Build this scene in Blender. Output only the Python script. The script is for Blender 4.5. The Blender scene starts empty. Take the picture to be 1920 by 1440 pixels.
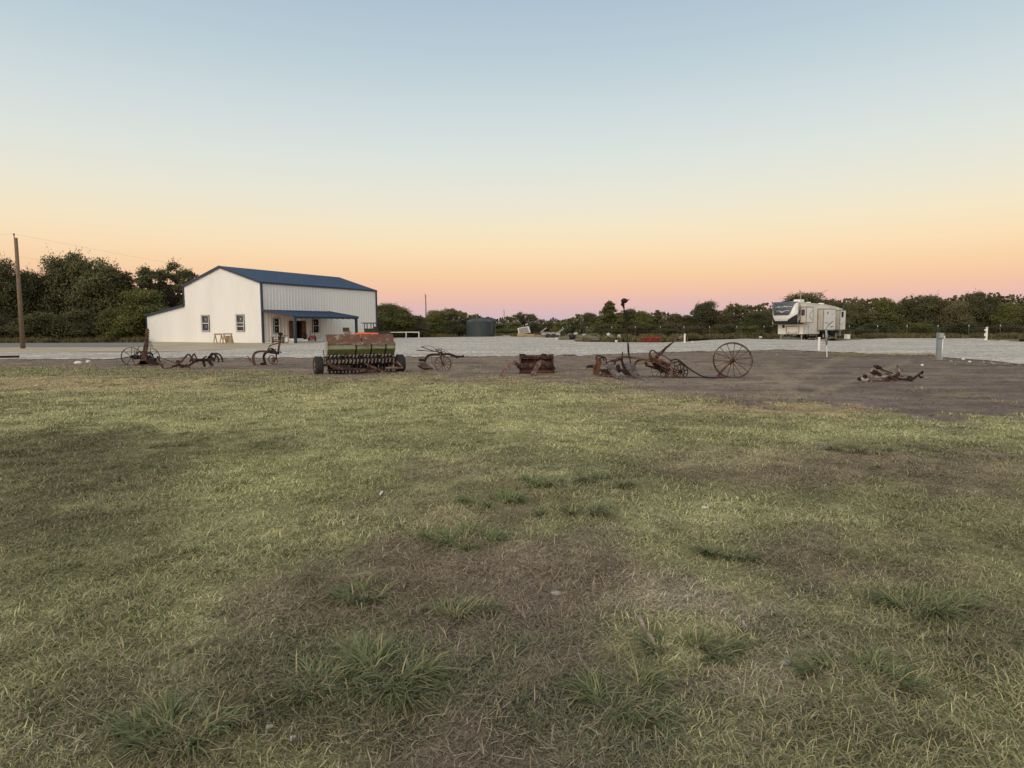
import bpy, math, random
import numpy as np
from mathutils import Vector, Matrix

random.seed(7)
rng = np.random.default_rng(7)
scene = bpy.context.scene
COL = scene.collection
R = math.radians

# ------------------------------------------------------------------ camera
F, EYE = 1200.0, 1.5
PITCH = math.atan(107 / F)
cam_rot = Matrix.Rotation(math.pi / 2 - PITCH, 3, 'X') @ Matrix.Rotation(R(-0.25), 3, 'Z')
cd = bpy.data.cameras.new('camera')
cam = bpy.data.objects.new('camera', cd)
COL.objects.link(cam)
cam.matrix_world = Matrix.Translation((0, 0, EYE)) @ cam_rot.to_4x4()
cd.sensor_width = 36.0
cd.sensor_fit = 'HORIZONTAL'
cd.lens = 36.0 * F / 1920
cd.clip_start = 0.05
cd.clip_end = 6000
scene.camera = cam


def ray(px, py):
    return cam_rot @ Vector(((px - 960) / F, -(py - 720) / F, -1.0))


def W(px, py, Y):
    """the world point seen at photo position (px, py) at distance Y ahead"""
    d = ray(px, py)
    t = Y / d.y
    return Vector((d.x * t, Y, EYE + d.z * t))


def G(px, py):
    """the ground point seen at photo position"""
    d = ray(px, py)
    t = -EYE / d.z
    return Vector((d.x * t, d.y * t, 0))


# ------------------------------------------------------------------ objects
def tag(o, label=None, cat=None, group=None, kind=None):
    if label: o['label'] = label
    if cat: o['category'] = cat
    if group: o['group'] = group
    if kind: o['kind'] = kind
    return o


def empty(name, loc, label=None, cat=None, group=None):
    o = bpy.data.objects.new(name, None)
    COL.objects.link(o)
    o.location = loc
    o.empty_display_size = 0.2
    return tag(o, label, cat, group)


def copy_tree(o, parent=None):
    c = o.copy()
    COL.objects.link(c)
    c.parent = parent
    for ch in o.children:
        copy_tree(ch, c)
    return c


def vec(p):
    return Vector(p)


class MB:
    """collects shapes and links them as ONE mesh object"""
    def __init__(s, xf=None):
        s.v, s.f, s.xf = [], [], xf

    def add(s, vs, fs):
        n = len(s.v)
        if s.xf is not None:
            vs = [s.xf @ Vector(v) for v in vs]
        s.v += [tuple(v) for v in vs]
        s.f += [tuple(i + n for i in f) for f in fs]

    def box(s, c, size, rot=None):
        c = Vector(c)
        hx, hy, hz = size[0] / 2, size[1] / 2, size[2] / 2
        vs = [Vector((x, y, z)) for x in (-hx, hx) for y in (-hy, hy) for z in (-hz, hz)]
        if rot is not None: vs = [rot @ v for v in vs]
        s.add([c + v for v in vs], [(0, 1, 3, 2), (4, 6, 7, 5), (0, 4, 5, 1), (2, 3, 7, 6), (0, 2, 6, 4), (1, 5, 7, 3)])

    def bar(s, a, b, w, h, up=(0, 0, 1)):
        a, b = Vector(a), Vector(b)
        d = (b - a)
        L = d.length
        if L < 1e-6: return
        d.normalize()
        side = d.cross(Vector(up))
        if side.length < 1e-3: side = d.cross(Vector((0, 1, 0)))
        side.normalize()
        u = side.cross(d)
        vs = []
        for p in (a, b):
            for sx, sz in ((-1, -1), (1, -1), (1, 1), (-1, 1)):
                vs.append(p + side * (sx * w / 2) + u * (sz * h / 2))
        s.add(vs, [(0, 3, 2, 1), (4, 5, 6, 7), (0, 1, 5, 4), (1, 2, 6, 5), (2, 3, 7, 6), (3, 0, 4, 7)])

    def tube(s, pts, r, n=8, r2=None, closed=False):
        pts = [Vector(p) for p in pts]
        m = len(pts)
        if m < 2: return
        vs, fs = [], []
        prev = None
        for i, p in enumerate(pts):
            if closed:
                t = pts[(i + 1) % m] - pts[i - 1]
            else:
                t = pts[min(i + 1, m - 1)] - pts[max(i - 1, 0)]
            t.normalize()
            if prev is None:
                a = t.orthogonal().normalized()
            else:
                a = (prev - t * prev.dot(t)).normalized()
            prev = a
            b = t.cross(a)
            rr = r if r2 is None else r + (r2 - r) * i / (m - 1)
            if isinstance(r, (list, tuple)): rr = r[i]
            for k in range(n):
                q = 2 * math.pi * k / n
                vs.append(p + a * (math.cos(q) * rr) + b * (math.sin(q) * rr))
        for i in range(m if closed else m - 1):
            j = (i + 1) % m
            for k in range(n):
                fs.append((i * n + k, i * n + (k + 1) % n, j * n + (k + 1) % n, j * n + k))
        if not closed:
            fs.append(tuple(range(n - 1, -1, -1)))
            fs.append(tuple((m - 1) * n + k for k in range(n)))
        s.add(vs, fs)

    def flat(s, pts, w, t, nrm=(0, -1, 0)):
        """flat bar of width w bent along pts, thickness t along nrm"""
        pts = [Vector(p) for p in pts]
        nrm = Vector(nrm).normalized()
        vs, fs = [], []
        m = len(pts)
        for i, p in enumerate(pts):
            d = (pts[min(i + 1, m - 1)] - pts[max(i - 1, 0)]).normalized()
            sd = d.cross(nrm).normalized()
            ww = w[i] if isinstance(w, (list, tuple)) else w
            for a, b in ((-1, -1), (1, -1), (1, 1), (-1, 1)):
                vs.append(p + sd * (a * ww / 2) + nrm * (b * t / 2))
        for i in range(m - 1):
            for k in range(4):
                fs.append((i * 4 + k, i * 4 + (k + 1) % 4, (i + 1) * 4 + (k + 1) % 4, (i + 1) * 4 + k))
        fs.append((3, 2, 1, 0))
        fs.append(tuple((m - 1) * 4 + k for k in range(4)))
        s.add(vs, fs)

    def poly(s, pts, t, nrm):
        """closed polygon pts extruded by t along nrm"""
        pts = [Vector(p) for p in pts]
        o = Vector(nrm).normalized() * t
        n = len(pts)
        s.add(pts + [p + o for p in pts],
              [tuple(range(n - 1, -1, -1)), tuple(range(n, 2 * n))] +
              [(i, (i + 1) % n, n + (i + 1) % n, n + i) for i in range(n)])

    def quad(s, *p):
        s.add(p, [tuple(range(len(p)))])

    def cyl(s, a, b, r, n=20, r2=None):
        s.tube([a, b], r, n, r2)

    def lathe(s, c, axis, prof, n=24):
        """prof = (radius, height along axis) list"""
        c, axis = Vector(c), Vector(axis).normalized()
        a = axis.orthogonal().normalized()
        b = axis.cross(a)
        vs, fs = [], []
        for r, h in prof:
            for k in range(n):
                q = 2 * math.pi * k / n
                vs.append(c + axis * h + a * (r * math.cos(q)) + b * (r * math.sin(q)))
        for i in range(len(prof) - 1):
            for k in range(n):
                fs.append((i * n + k, i * n + (k + 1) % n, (i + 1) * n + (k + 1) % n, (i + 1) * n + k))
        s.add(vs, fs)

    def blob(s, c, rad, n=10, jit=0.12, seed=0):
        rr = random.Random(seed)
        c = Vector(c)
        vs, fs = [], []
        m = n // 2 + 1
        for i in range(m):
            th = math.pi * i / (m - 1)
            for k in range(n):
                q = 2 * math.pi * k / n
                j = 1 + rr.uniform(-jit, jit) if 0 < i < m - 1 else 1
                vs.append(c + Vector((rad[0] * math.sin(th) * math.cos(q) * j, rad[1] * math.sin(th) * math.sin(q) * j, rad[2] * math.cos(th) * j)))
        for i in range(m - 1):
            for k in range(n):
                fs.append((i * n + k, (i + 1) * n + k, (i + 1) * n + (k + 1) % n, i * n + (k + 1) % n))
        s.add(vs, fs)

    def build(s, name, mat, parent=None, smooth=False, label=None, bevel=0):
        org = Vector((0, 0, 0))
        p = parent
        while p is not None:
            org += Vector(p.location)
            p = p.parent
        me = bpy.data.meshes.new(name)
        me.from_pydata([tuple(Vector(v) - org) for v in s.v], [], s.f)
        me.update()
        if smooth:
            me.polygons.foreach_set('use_smooth', [True] * len(me.polygons))
        if mat: me.materials.append(mat)
        o = bpy.data.objects.new(name, me)
        COL.objects.link(o)
        if parent: o.parent = parent
        if label: o['label'] = label
        if bevel:
            b = o.modifiers.new('bevel', 'BEVEL')
            b.width = bevel
            b.segments = 2
            b.limit_method = 'ANGLE'
        return o


def np_mesh(name, verts, faces, mat, cols=None, attr='Col', uv=None, smooth=False):
    """verts Nx3, faces = list of (array MxK) groups of equal K"""
    me = bpy.data.meshes.new(name)
    me.vertices.add(len(verts))
    me.vertices.foreach_set('co', np.asarray(verts, dtype=np.float32).ravel())
    li = np.concatenate([f.ravel() for f in faces]).astype(np.int32)
    tot = np.concatenate([np.full(len(f), f.shape[1], dtype=np.int32) for f in faces])
    st = np.concatenate([[0], np.cumsum(tot)[:-1]]).astype(np.int32)
    me.loops.add(len(li))
    me.loops.foreach_set('vertex_index', li)
    me.polygons.add(len(tot))
    me.polygons.foreach_set('loop_start', st)
    me.polygons.foreach_set('loop_total', tot)
    if smooth:
        me.polygons.foreach_set('use_smooth', np.ones(len(tot), dtype=bool))
    me.update(calc_edges=True)
    if cols is not None:
        a = me.attributes.new(attr, 'FLOAT_COLOR', 'POINT')
        c4 = np.ones((len(verts), 4), dtype=np.float32)
        c4[:, :3] = cols
        a.data.foreach_set('color', c4.ravel())
    me.materials.append(mat)
    o = bpy.data.objects.new(name, me)
    COL.objects.link(o)
    return o


# ------------------------------------------------------------------ value noise for shapes
def vnoise(x, y, seed=0):
    x = np.asarray(x, dtype=np.float64); y = np.asarray(y, dtype=np.float64)
    xi, yi = np.floor(x).astype(np.int64), np.floor(y).astype(np.int64)
    fx, fy = x - xi, y - yi
    fx = fx * fx * (3 - 2 * fx); fy = fy * fy * (3 - 2 * fy)

    def h(a, b):
        n = (a * 374761393 + b * 668265263 + seed * 1442695041) & 0xffffffff
        n = ((n ^ (n >> 13)) * 1274126177) & 0xffffffff
        return ((n ^ (n >> 16)) & 0xffff) / 65535.0
    return (h(xi, yi) * (1 - fx) + h(xi + 1, yi) * fx) * (1 - fy) + (h(xi, yi + 1) * (1 - fx) + h(xi + 1, yi + 1) * fx) * fy


def fbm(x, y, seed=0, o=4):
    s, a, t = 0, 1.0, 0
    for k in range(o):
        s = s + a * vnoise(x * 2 ** k, y * 2 ** k, seed + k * 17)
        t += a
        a *= 0.5
    return s / t


# ------------------------------------------------------------------ materials
def lin(r, g, b):
    return tuple((c / 255 / 12.92) if c / 255 <= 0.04045 else ((c / 255 + 0.055) / 1.055) ** 2.4 for c in (r, g, b)) + (1,)


def mat(name, stops, scale=4.0, rough=0.7, metal=0.0, bump=0.0, bscale=None, detail=6, spec=0.3, stretch=None, coords='Object', distort=0.0, nr=0.6):
    """procedural: a noise drives a colour ramp (stops = [(pos, linear rgb)...])"""
    m = bpy.data.materials.new(name)
    m.use_nodes = True
    nt = m.node_tree
    b = nt.nodes['Principled BSDF']
    b.inputs['Roughness'].default_value = rough
    b.inputs['Metallic'].default_value = metal
    b.inputs['Specular IOR Level'].default_value = spec
    tc = nt.nodes.new('ShaderNodeTexCoord')
    mp = nt.nodes.new('ShaderNodeMapping')
    if stretch: mp.inputs['Scale'].default_value = stretch
    nt.links.new(tc.outputs[coords], mp.inputs['Vector'])
    nz = nt.nodes.new('ShaderNodeTexNoise')
    nz.inputs['Scale'].default_value = scale
    nz.inputs['Detail'].default_value = detail
    nz.inputs['Roughness'].default_value = nr
    nz.inputs['Distortion'].default_value = distort
    nt.links.new(mp.outputs[0], nz.inputs['Vector'])
    cr = nt.nodes.new('ShaderNodeValToRGB')
    el = cr.color_ramp.elements
    while len(el) < len(stops): el.new(0.5)
    for e, (p, c) in zip(el, stops):
        e.position = p
        e.color = tuple(c)[:3] + (1,)
    nt.links.new(nz.outputs['Fac'], cr.inputs['Fac'])
    nt.links.new(cr.outputs['Color'], b.inputs['Base Color'])
    if bump:
        n2 = nt.nodes.new('ShaderNodeTexNoise')
        n2.inputs['Scale'].default_value = bscale or scale * 4
        n2.inputs['Detail'].default_value = 5
        nt.links.new(mp.outputs[0], n2.inputs['Vector'])
        bp = nt.nodes.new('ShaderNodeBump')
        bp.inputs['Strength'].default_value = bump
        bp.inputs['Distance'].default_value = 0.02
        nt.links.new(n2.outputs['Fac'], bp.inputs['Height'])
        nt.links.new(bp.outputs[0], b.inputs['Normal'])
    return m


M = {}
M['rust'] = mat('rust', [(0.36, (0.024, 0.015, 0.013)), (0.5, (0.066, 0.034, 0.027)), (0.63, (0.16, 0.085, 0.060))], 9, 0.85, 0.1, 0.5)
M['rust_dark'] = mat('rust_dark', [(0.3, (0.013, 0.009, 0.009)), (0.55, (0.030, 0.017, 0.015)), (0.72, (0.070, 0.036, 0.028))], 9, 0.8, 0.2, 0.5)
M['rust_orange'] = mat('rust_orange', [(0.3, (0.05, 0.023, 0.017)), (0.5, (0.11, 0.047, 0.031)), (0.7, (0.20, 0.095, 0.055))], 7, 0.9, 0.0, 0.5)
M['rust_pale'] = mat('rust_pale', [(0.36, (0.08, 0.045, 0.038)), (0.5, (0.18, 0.105, 0.085)), (0.64, (0.30, 0.20, 0.165))], 6, 0.85, 0.0, 0.3)
M['steel_worn'] = mat('steel_worn', [(0.35, (0.05, 0.034, 0.030)), (0.5, (0.12, 0.085, 0.075)), (0.66, (0.25, 0.20, 0.18))], 6, 0.6, 0.3, 0.2)
M['pale_metal'] = mat('pale_metal', [(0.34, (0.09, 0.070, 0.055)), (0.5, (0.22, 0.19, 0.16)), (0.66, (0.40, 0.36, 0.31))], 8, 0.6, 0.2, 0.2)
M['rusty_lid'] = mat('rusty_lid', [(0.36, (0.070, 0.048, 0.038)), (0.44, (0.165, 0.080, 0.052)), (0.50, (0.105, 0.046, 0.034)), (0.57, (0.17, 0.12, 0.085)), (0.64, (0.27, 0.24, 0.18))], 4.5, 0.85, 0.0, 0.3, stretch=(1, 1, 1.6), distort=0.8, nr=0.7)
M['green_paint'] = mat('green_paint', [(0.3, (0.070, 0.070, 0.032)), (0.45, (0.150, 0.175, 0.060)), (0.62, (0.190, 0.215, 0.085)), (0.75, (0.22, 0.16, 0.10))], 3, 0.6, 0, 0.1, stretch=(1, 1, 1.5))
M['green_pale'] = mat('green_pale', [(0.3, (0.11, 0.10, 0.07)), (0.45, (0.27, 0.29, 0.21)), (0.65, (0.36, 0.38, 0.29)), (0.78, (0.26, 0.16, 0.10))], 4, 0.6, 0, 0.1)
M['galvanised'] = mat('galvanised', [(0.3, (0.26, 0.27, 0.27)), (0.6, (0.40, 0.41, 0.41)), (0.8, (0.48, 0.48, 0.47))], 5, 0.45, 0.5)
M['rubber'] = mat('rubber', [(0.3, (0.018, 0.018, 0.019)), (0.6, (0.045, 0.043, 0.040)), (0.8, (0.085, 0.075, 0.065))], 8, 0.85, 0, 0.3)
M['white_wall'] = mat('white_wall', [(0.2, (0.68, 0.675, 0.64)), (0.5, (0.75, 0.745, 0.71)), (0.8, (0.80, 0.79, 0.76))], 0.35, 0.45, 0.0, 0.0, spec=0.4, stretch=(1, 1, 0.25))
M['blue_metal'] = mat('blue_metal', [(0.2, (0.022, 0.050, 0.105)), (0.8, (0.032, 0.066, 0.130))], 0.6, 0.4, 0.1, spec=0.4)
M['blue_trim'] = mat('blue_trim', [(0.2, (0.016, 0.028, 0.055)), (0.8, (0.024, 0.040, 0.075))], 1, 0.45, 0.0, spec=0.4)
M['white_paint'] = mat('white_paint', [(0.3, (0.66, 0.65, 0.62)), (0.7, (0.80, 0.79, 0.77))], 6, 0.5)
M['glass_dark'] = mat('glass_dark', [(0.3, (0.008, 0.014, 0.016)), (0.7, (0.016, 0.026, 0.030))], 2, 0.08, spec=0.6)
M['sticker'] = mat('sticker', [(0.3, (0.34, 0.36, 0.34)), (0.7, (0.46, 0.48, 0.44))], 9, 0.6)
M['wood_raw'] = mat('wood_raw', [(0.3, (0.26, 0.17, 0.10)), (0.5, (0.39, 0.275, 0.175)), (0.7, (0.50, 0.38, 0.26))], 5, 0.8, 0, 0.2, stretch=(1, 1, 6))
M['wood_soffit'] = mat('wood_soffit', [(0.3, (0.28, 0.13, 0.075)), (0.7, (0.44, 0.23, 0.14))], 4, 0.8, 0, 0.1)
M['wood_door'] = mat('wood_door', [(0.3, (0.10, 0.045, 0.025)), (0.6, (0.19, 0.085, 0.045)), (0.8, (0.25, 0.13, 0.07))], 5, 0.6, 0, 0.1, stretch=(4, 4, 0.5))
M['wood_grey'] = mat('wood_grey', [(0.3, (0.085, 0.062, 0.040)), (0.5, (0.17, 0.125, 0.085)), (0.75, (0.26, 0.20, 0.15))], 8, 0.9, 0, 0.4, stretch=(6, 6, 0.4))
M['bark'] = mat('bark', [(0.3, (0.030, 0.022, 0.016)), (0.7, (0.09, 0.07, 0.055))], 6, 0.95, 0, 0.6, stretch=(1, 1, 0.3))
M['concrete'] = mat('concrete', [(0.3, (0.36, 0.34, 0.31)), (0.7, (0.50, 0.48, 0.44))], 3, 0.9, 0, 0.1)
M['black'] = mat('black', [(0.3, (0.010, 0.010, 0.011)), (0.7, (0.028, 0.028, 0.030))], 5, 0.6)
M['red_paint'] = mat('red_paint', [(0.3, (0.10, 0.018, 0.015)), (0.5, (0.24, 0.026, 0.024)), (0.75, (0.30, 0.050, 0.040))], 5, 0.6)
M['orange_paint'] = mat('orange_paint', [(0.3, (0.60, 0.09, 0.025)), (0.7, (0.80, 0.15, 0.04))], 3, 0.4)
M['tank_green'] = mat('tank_green', [(0.3, (0.033, 0.042, 0.045)), (0.7, (0.050, 0.060, 0.062))], 1.0, 0.5, stretch=(1, 1, 0.3))
M['mint'] = mat('mint', [(0.3, (0.36, 0.48, 0.40)), (0.7, (0.50, 0.60, 0.52))], 5, 0.6)
M['stone'] = mat('stone', [(0.3, (0.22, 0.21, 0.195)), (0.7, (0.40, 0.385, 0.36))], 9, 0.9, 0, 0.4)
M['white_stone'] = mat('white_stone', [(0.3, (0.55, 0.54, 0.52)), (0.7, (0.78, 0.77, 0.75))], 9, 0.9, 0, 0.4)
M['foam'] = mat('foam', [(0.3, (0.62, 0.60, 0.56)), (0.7, (0.78, 0.77, 0.74))], 3, 0.8)
M['grey_box'] = mat('grey_box', [(0.3, (0.20, 0.225, 0.235)), (0.7, (0.27, 0.295, 0.305))], 3, 0.5)
M['wire'] = mat('wire', [(0.3, (0.05, 0.05, 0.05)), (0.7, (0.10, 0.10, 0.10))], 3, 0.6)
M['asphalt'] = mat('asphalt', [(0.3, (0.16, 0.155, 0.15)), (0.7, (0.22, 0.21, 0.205))], 3, 0.9, 0, 0.2)
# camper paints
M['rv_cream'] = mat('rv_cream', [(0.3, (0.68, 0.65, 0.58)), (0.7, (0.76, 0.73, 0.66))], 0.8, 0.35, spec=0.4)
M['rv_white'] = mat('rv_white', [(0.3, (0.70, 0.69, 0.66)), (0.7, (0.78, 0.77, 0.74))], 0.8, 0.35, spec=0.4)
M['rv_tan'] = mat('rv_tan', [(0.3, (0.42, 0.385, 0.32)), (0.7, (0.50, 0.46, 0.39))], 0.8, 0.4)
M['rv_blue'] = mat('rv_blue', [(0.3, (0.040, 0.050, 0.070)), (0.7, (0.068, 0.082, 0.105))], 0.8, 0.3, spec=0.5)
M['rv_black'] = mat('rv_black', [(0.3, (0.018, 0.019, 0.024)), (0.7, (0.035, 0.036, 0.042))], 0.8, 0.4)
M['rv_trim_grey'] = mat('rv_grey', [(0.3, (0.16, 0.145, 0.13)), (0.7, (0.24, 0.22, 0.19))], 2, 0.4)  # dark grey of the trims, seams, latches and stripes


def leaf_mat(name, a, b, c):
    m = bpy.data.materials.new(name)
    m.use_nodes = True
    nt = m.node_tree
    bs = nt.nodes['Principled BSDF']
    bs.inputs['Roughness'].default_value = 0.75
    bs.inputs['Specular IOR Level'].default_value = 0.15
    g = nt.nodes.new('ShaderNodeNewGeometry')
    oi = nt.nodes.new('ShaderNodeObjectInfo')
    ad = nt.nodes.new('ShaderNodeMath'); ad.operation = 'MULTIPLY_ADD'
    ad.inputs[1].default_value = 0.55
    nt.links.new(g.outputs['Random Per Island'], ad.inputs[0])
    nz = nt.nodes.new('ShaderNodeTexNoise')
    nz.inputs['Scale'].default_value = 0.45
    nz.inputs['Detail'].default_value = 3
    tc = nt.nodes.new('ShaderNodeTexCoord')
    nt.links.new(tc.outputs['Object'], nz.inputs['Vector'])
    m3 = nt.nodes.new('ShaderNodeMath'); m3.operation = 'MULTIPLY_ADD'
    m3.inputs[1].default_value = 0.35
    m3.inputs[2].default_value = -0.05
    nt.links.new(oi.outputs['Random'], m3.inputs[0])
    m4 = nt.nodes.new('ShaderNodeMath'); m4.operation = 'MULTIPLY_ADD'
    m4.inputs[1].default_value = 0.9
    nt.links.new(nz.outputs['Fac'], m4.inputs[0])
    nt.links.new(m3.outputs[0], m4.inputs[2])
    m5 = nt.nodes.new('ShaderNodeMath'); m5.operation = 'SUBTRACT'
    m5.inputs[1].default_value = 0.3
    nt.links.new(m4.outputs[0], m5.inputs[0])
    nt.links.new(m5.outputs[0], ad.inputs[2])
    cr = nt.nodes.new('ShaderNodeValToRGB')
    el = cr.color_ramp.elements
    el.new(0.5)
    for e, (p, col) in zip(el, ((0.1, a), (0.5, b), (0.95, c))):
        e.position = p
        e.color = col + (1,)
    nt.links.new(ad.outputs[0], cr.inputs['Fac'])
    nt.links.new(cr.outputs['Color'], bs.inputs['Base Color'])
    return m


M['leaf_dark'] = leaf_mat('leaf_dark', (0.040, 0.042, 0.023), (0.078, 0.080, 0.038), (0.145, 0.140, 0.062))
M['leaf_mid'] = leaf_mat('leaf_mid', (0.055, 0.060, 0.022), (0.115, 0.122, 0.040), (0.22, 0.215, 0.068))
M['leaf_brown'] = leaf_mat('leaf_brown', (0.050, 0.043, 0.027), (0.105, 0.092, 0.050), (0.19, 0.155, 0.080))


def vcol_mat(name, rough=0.85, spec=0.15, noise=None, bump=0.0, bscale=30.0):
    m = bpy.data.materials.new(name)
    m.use_nodes = True
    nt = m.node_tree
    bs = nt.nodes['Principled BSDF']
    bs.inputs['Roughness'].default_value = rough
    bs.inputs['Specular IOR Level'].default_value = spec
    at = nt.nodes.new('ShaderNodeAttribute')
    at.attribute_name = 'Col'
    out = at.outputs['Color']
    if noise:
        for sc, lo, hi in noise:
            nz = nt.nodes.new('ShaderNodeTexNoise')
            nz.inputs['Scale'].default_value = sc
            nz.inputs['Detail'].default_value = 6
            nz.inputs['Roughness'].default_value = 0.65
            tc = nt.nodes.new('ShaderNodeTexCoord')
            nt.links.new(tc.outputs['Object'], nz.inputs['Vector'])
            mr = nt.nodes.new('ShaderNodeMapRange')
            mr.inputs['From Min'].default_value = 0.3
            mr.inputs['From Max'].default_value = 0.7
            mr.inputs['To Min'].default_value = lo
            mr.inputs['To Max'].default_value = hi
            nt.links.new(nz.outputs['Fac'], mr.inputs['Value'])
            vm = nt.nodes.new('ShaderNodeVectorMath')
            vm.operation = 'SCALE'
            nt.links.new(out, vm.inputs[0])
            nt.links.new(mr.outputs[0], vm.inputs['Scale'])
            out = vm.outputs[0]
    nt.links.new(out, bs.inputs['Base Color'])
    if bump:
        n2 = nt.nodes.new('ShaderNodeTexNoise')
        n2.inputs['Scale'].default_value = bscale
        n2.inputs['Detail'].default_value = 6
        tc = nt.nodes.new('ShaderNodeTexCoord')
        nt.links.new(tc.outputs['Object'], n2.inputs['Vector'])
        bp = nt.nodes.new('ShaderNodeBump')
        bp.inputs['Strength'].default_value = bump
        bp.inputs['Distance'].default_value = 0.03
        nt.links.new(n2.outputs['Fac'], bp.inputs['Height'])
        nt.links.new(bp.outputs[0], bs.inputs['Normal'])
    return m


# ------------------------------------------------------------------ sky and light
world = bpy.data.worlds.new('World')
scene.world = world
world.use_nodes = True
nt = world.node_tree
bg = nt.nodes['Background']
tc = nt.nodes.new('ShaderNodeTexCoord')
sep = nt.nodes.new('ShaderNodeSeparateXYZ')
nt.links.new(tc.outputs['Generated'], sep.inputs[0])
ramp = nt.nodes.new('ShaderNodeValToRGB')
# dusk sky opposite the sunset: earth shadow, belt of pink, peach, cream, pale blue
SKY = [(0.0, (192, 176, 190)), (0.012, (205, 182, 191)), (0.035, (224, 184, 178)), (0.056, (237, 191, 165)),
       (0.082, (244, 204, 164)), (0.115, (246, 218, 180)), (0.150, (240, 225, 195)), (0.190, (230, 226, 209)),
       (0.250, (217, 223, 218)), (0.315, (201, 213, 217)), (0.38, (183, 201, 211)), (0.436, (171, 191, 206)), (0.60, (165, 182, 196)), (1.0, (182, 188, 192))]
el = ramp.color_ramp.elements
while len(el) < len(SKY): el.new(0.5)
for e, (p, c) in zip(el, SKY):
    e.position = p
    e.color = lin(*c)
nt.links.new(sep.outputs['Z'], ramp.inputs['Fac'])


def wmath(op, a=None, b=None, c=None):
    n = nt.nodes.new('ShaderNodeMath')
    n.operation = op
    for i, v in enumerate((a, b, c)):
        if v is None: continue
        if isinstance(v, (int, float)): n.inputs[i].default_value = v
        else: nt.links.new(v, n.inputs[i])
    return n.outputs[0]


# the afterglow of the set sun on the other side of the sky
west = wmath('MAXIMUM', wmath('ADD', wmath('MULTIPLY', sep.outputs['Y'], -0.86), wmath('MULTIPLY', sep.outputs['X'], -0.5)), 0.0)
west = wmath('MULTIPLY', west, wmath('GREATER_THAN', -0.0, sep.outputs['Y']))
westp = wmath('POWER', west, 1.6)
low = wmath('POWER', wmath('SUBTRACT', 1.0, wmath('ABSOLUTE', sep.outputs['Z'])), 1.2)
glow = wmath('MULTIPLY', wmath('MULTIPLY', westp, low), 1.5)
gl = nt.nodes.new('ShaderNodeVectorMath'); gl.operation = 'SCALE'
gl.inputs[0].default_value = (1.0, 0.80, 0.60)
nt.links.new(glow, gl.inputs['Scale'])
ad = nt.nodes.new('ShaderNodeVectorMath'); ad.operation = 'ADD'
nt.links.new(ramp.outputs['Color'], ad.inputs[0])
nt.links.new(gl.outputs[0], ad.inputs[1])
# a real low-sun sky adds to it
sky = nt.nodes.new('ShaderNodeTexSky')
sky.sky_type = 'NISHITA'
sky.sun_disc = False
LAMP_EL, SUN_AZ = R(42), R(212)
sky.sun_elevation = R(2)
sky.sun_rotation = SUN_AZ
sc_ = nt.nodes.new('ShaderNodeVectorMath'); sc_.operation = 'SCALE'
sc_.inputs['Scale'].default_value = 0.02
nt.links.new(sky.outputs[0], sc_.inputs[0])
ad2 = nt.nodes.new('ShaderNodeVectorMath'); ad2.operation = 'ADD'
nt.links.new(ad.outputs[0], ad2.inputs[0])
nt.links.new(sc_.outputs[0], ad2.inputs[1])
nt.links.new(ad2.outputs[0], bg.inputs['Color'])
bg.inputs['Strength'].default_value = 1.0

sd = bpy.data.lights.new('sun', 'SUN')  # soft lamp added well above the set sun to brighten level ground
sd.energy = 1.45
sd.angle = R(55)
sd.color = (1.0, 0.88, 0.74)
sun = bpy.data.objects.new('sun', sd)
COL.objects.link(sun)
sun.location = (-6, -30, 20)
sdir = Vector((math.sin(SUN_AZ) * math.cos(LAMP_EL), math.cos(SUN_AZ) * math.cos(LAMP_EL), math.sin(LAMP_EL)))
sun.rotation_euler = (-sdir).to_track_quat('-Z', 'Y').to_euler()
vs = scene.view_settings
vs.view_transform = 'Standard'
vs.look = 'None'
vs.exposure = 0.0
vs.gamma = 1.0
# ================================================================== GROUND
CR = np.array(cam_rot)


def proj(x, y, z=0.0):
    """ground position -> photo position (arrays)"""
    d = np.stack([np.asarray(x, float), np.asarray(y, float), np.full(np.shape(x), float(z)) - EYE], -1)
    c = d @ CR
    w = np.minimum(c[..., 2], -0.05)
    return 960 + F * c[..., 0] / -w, 720 - F * c[..., 1] / -w


def slin(c):
    c = np.asarray(c, float) / 255
    return np.where(c <= 0.04045, c / 12.92, ((c + 0.055) / 1.055) ** 2.4)


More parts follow.
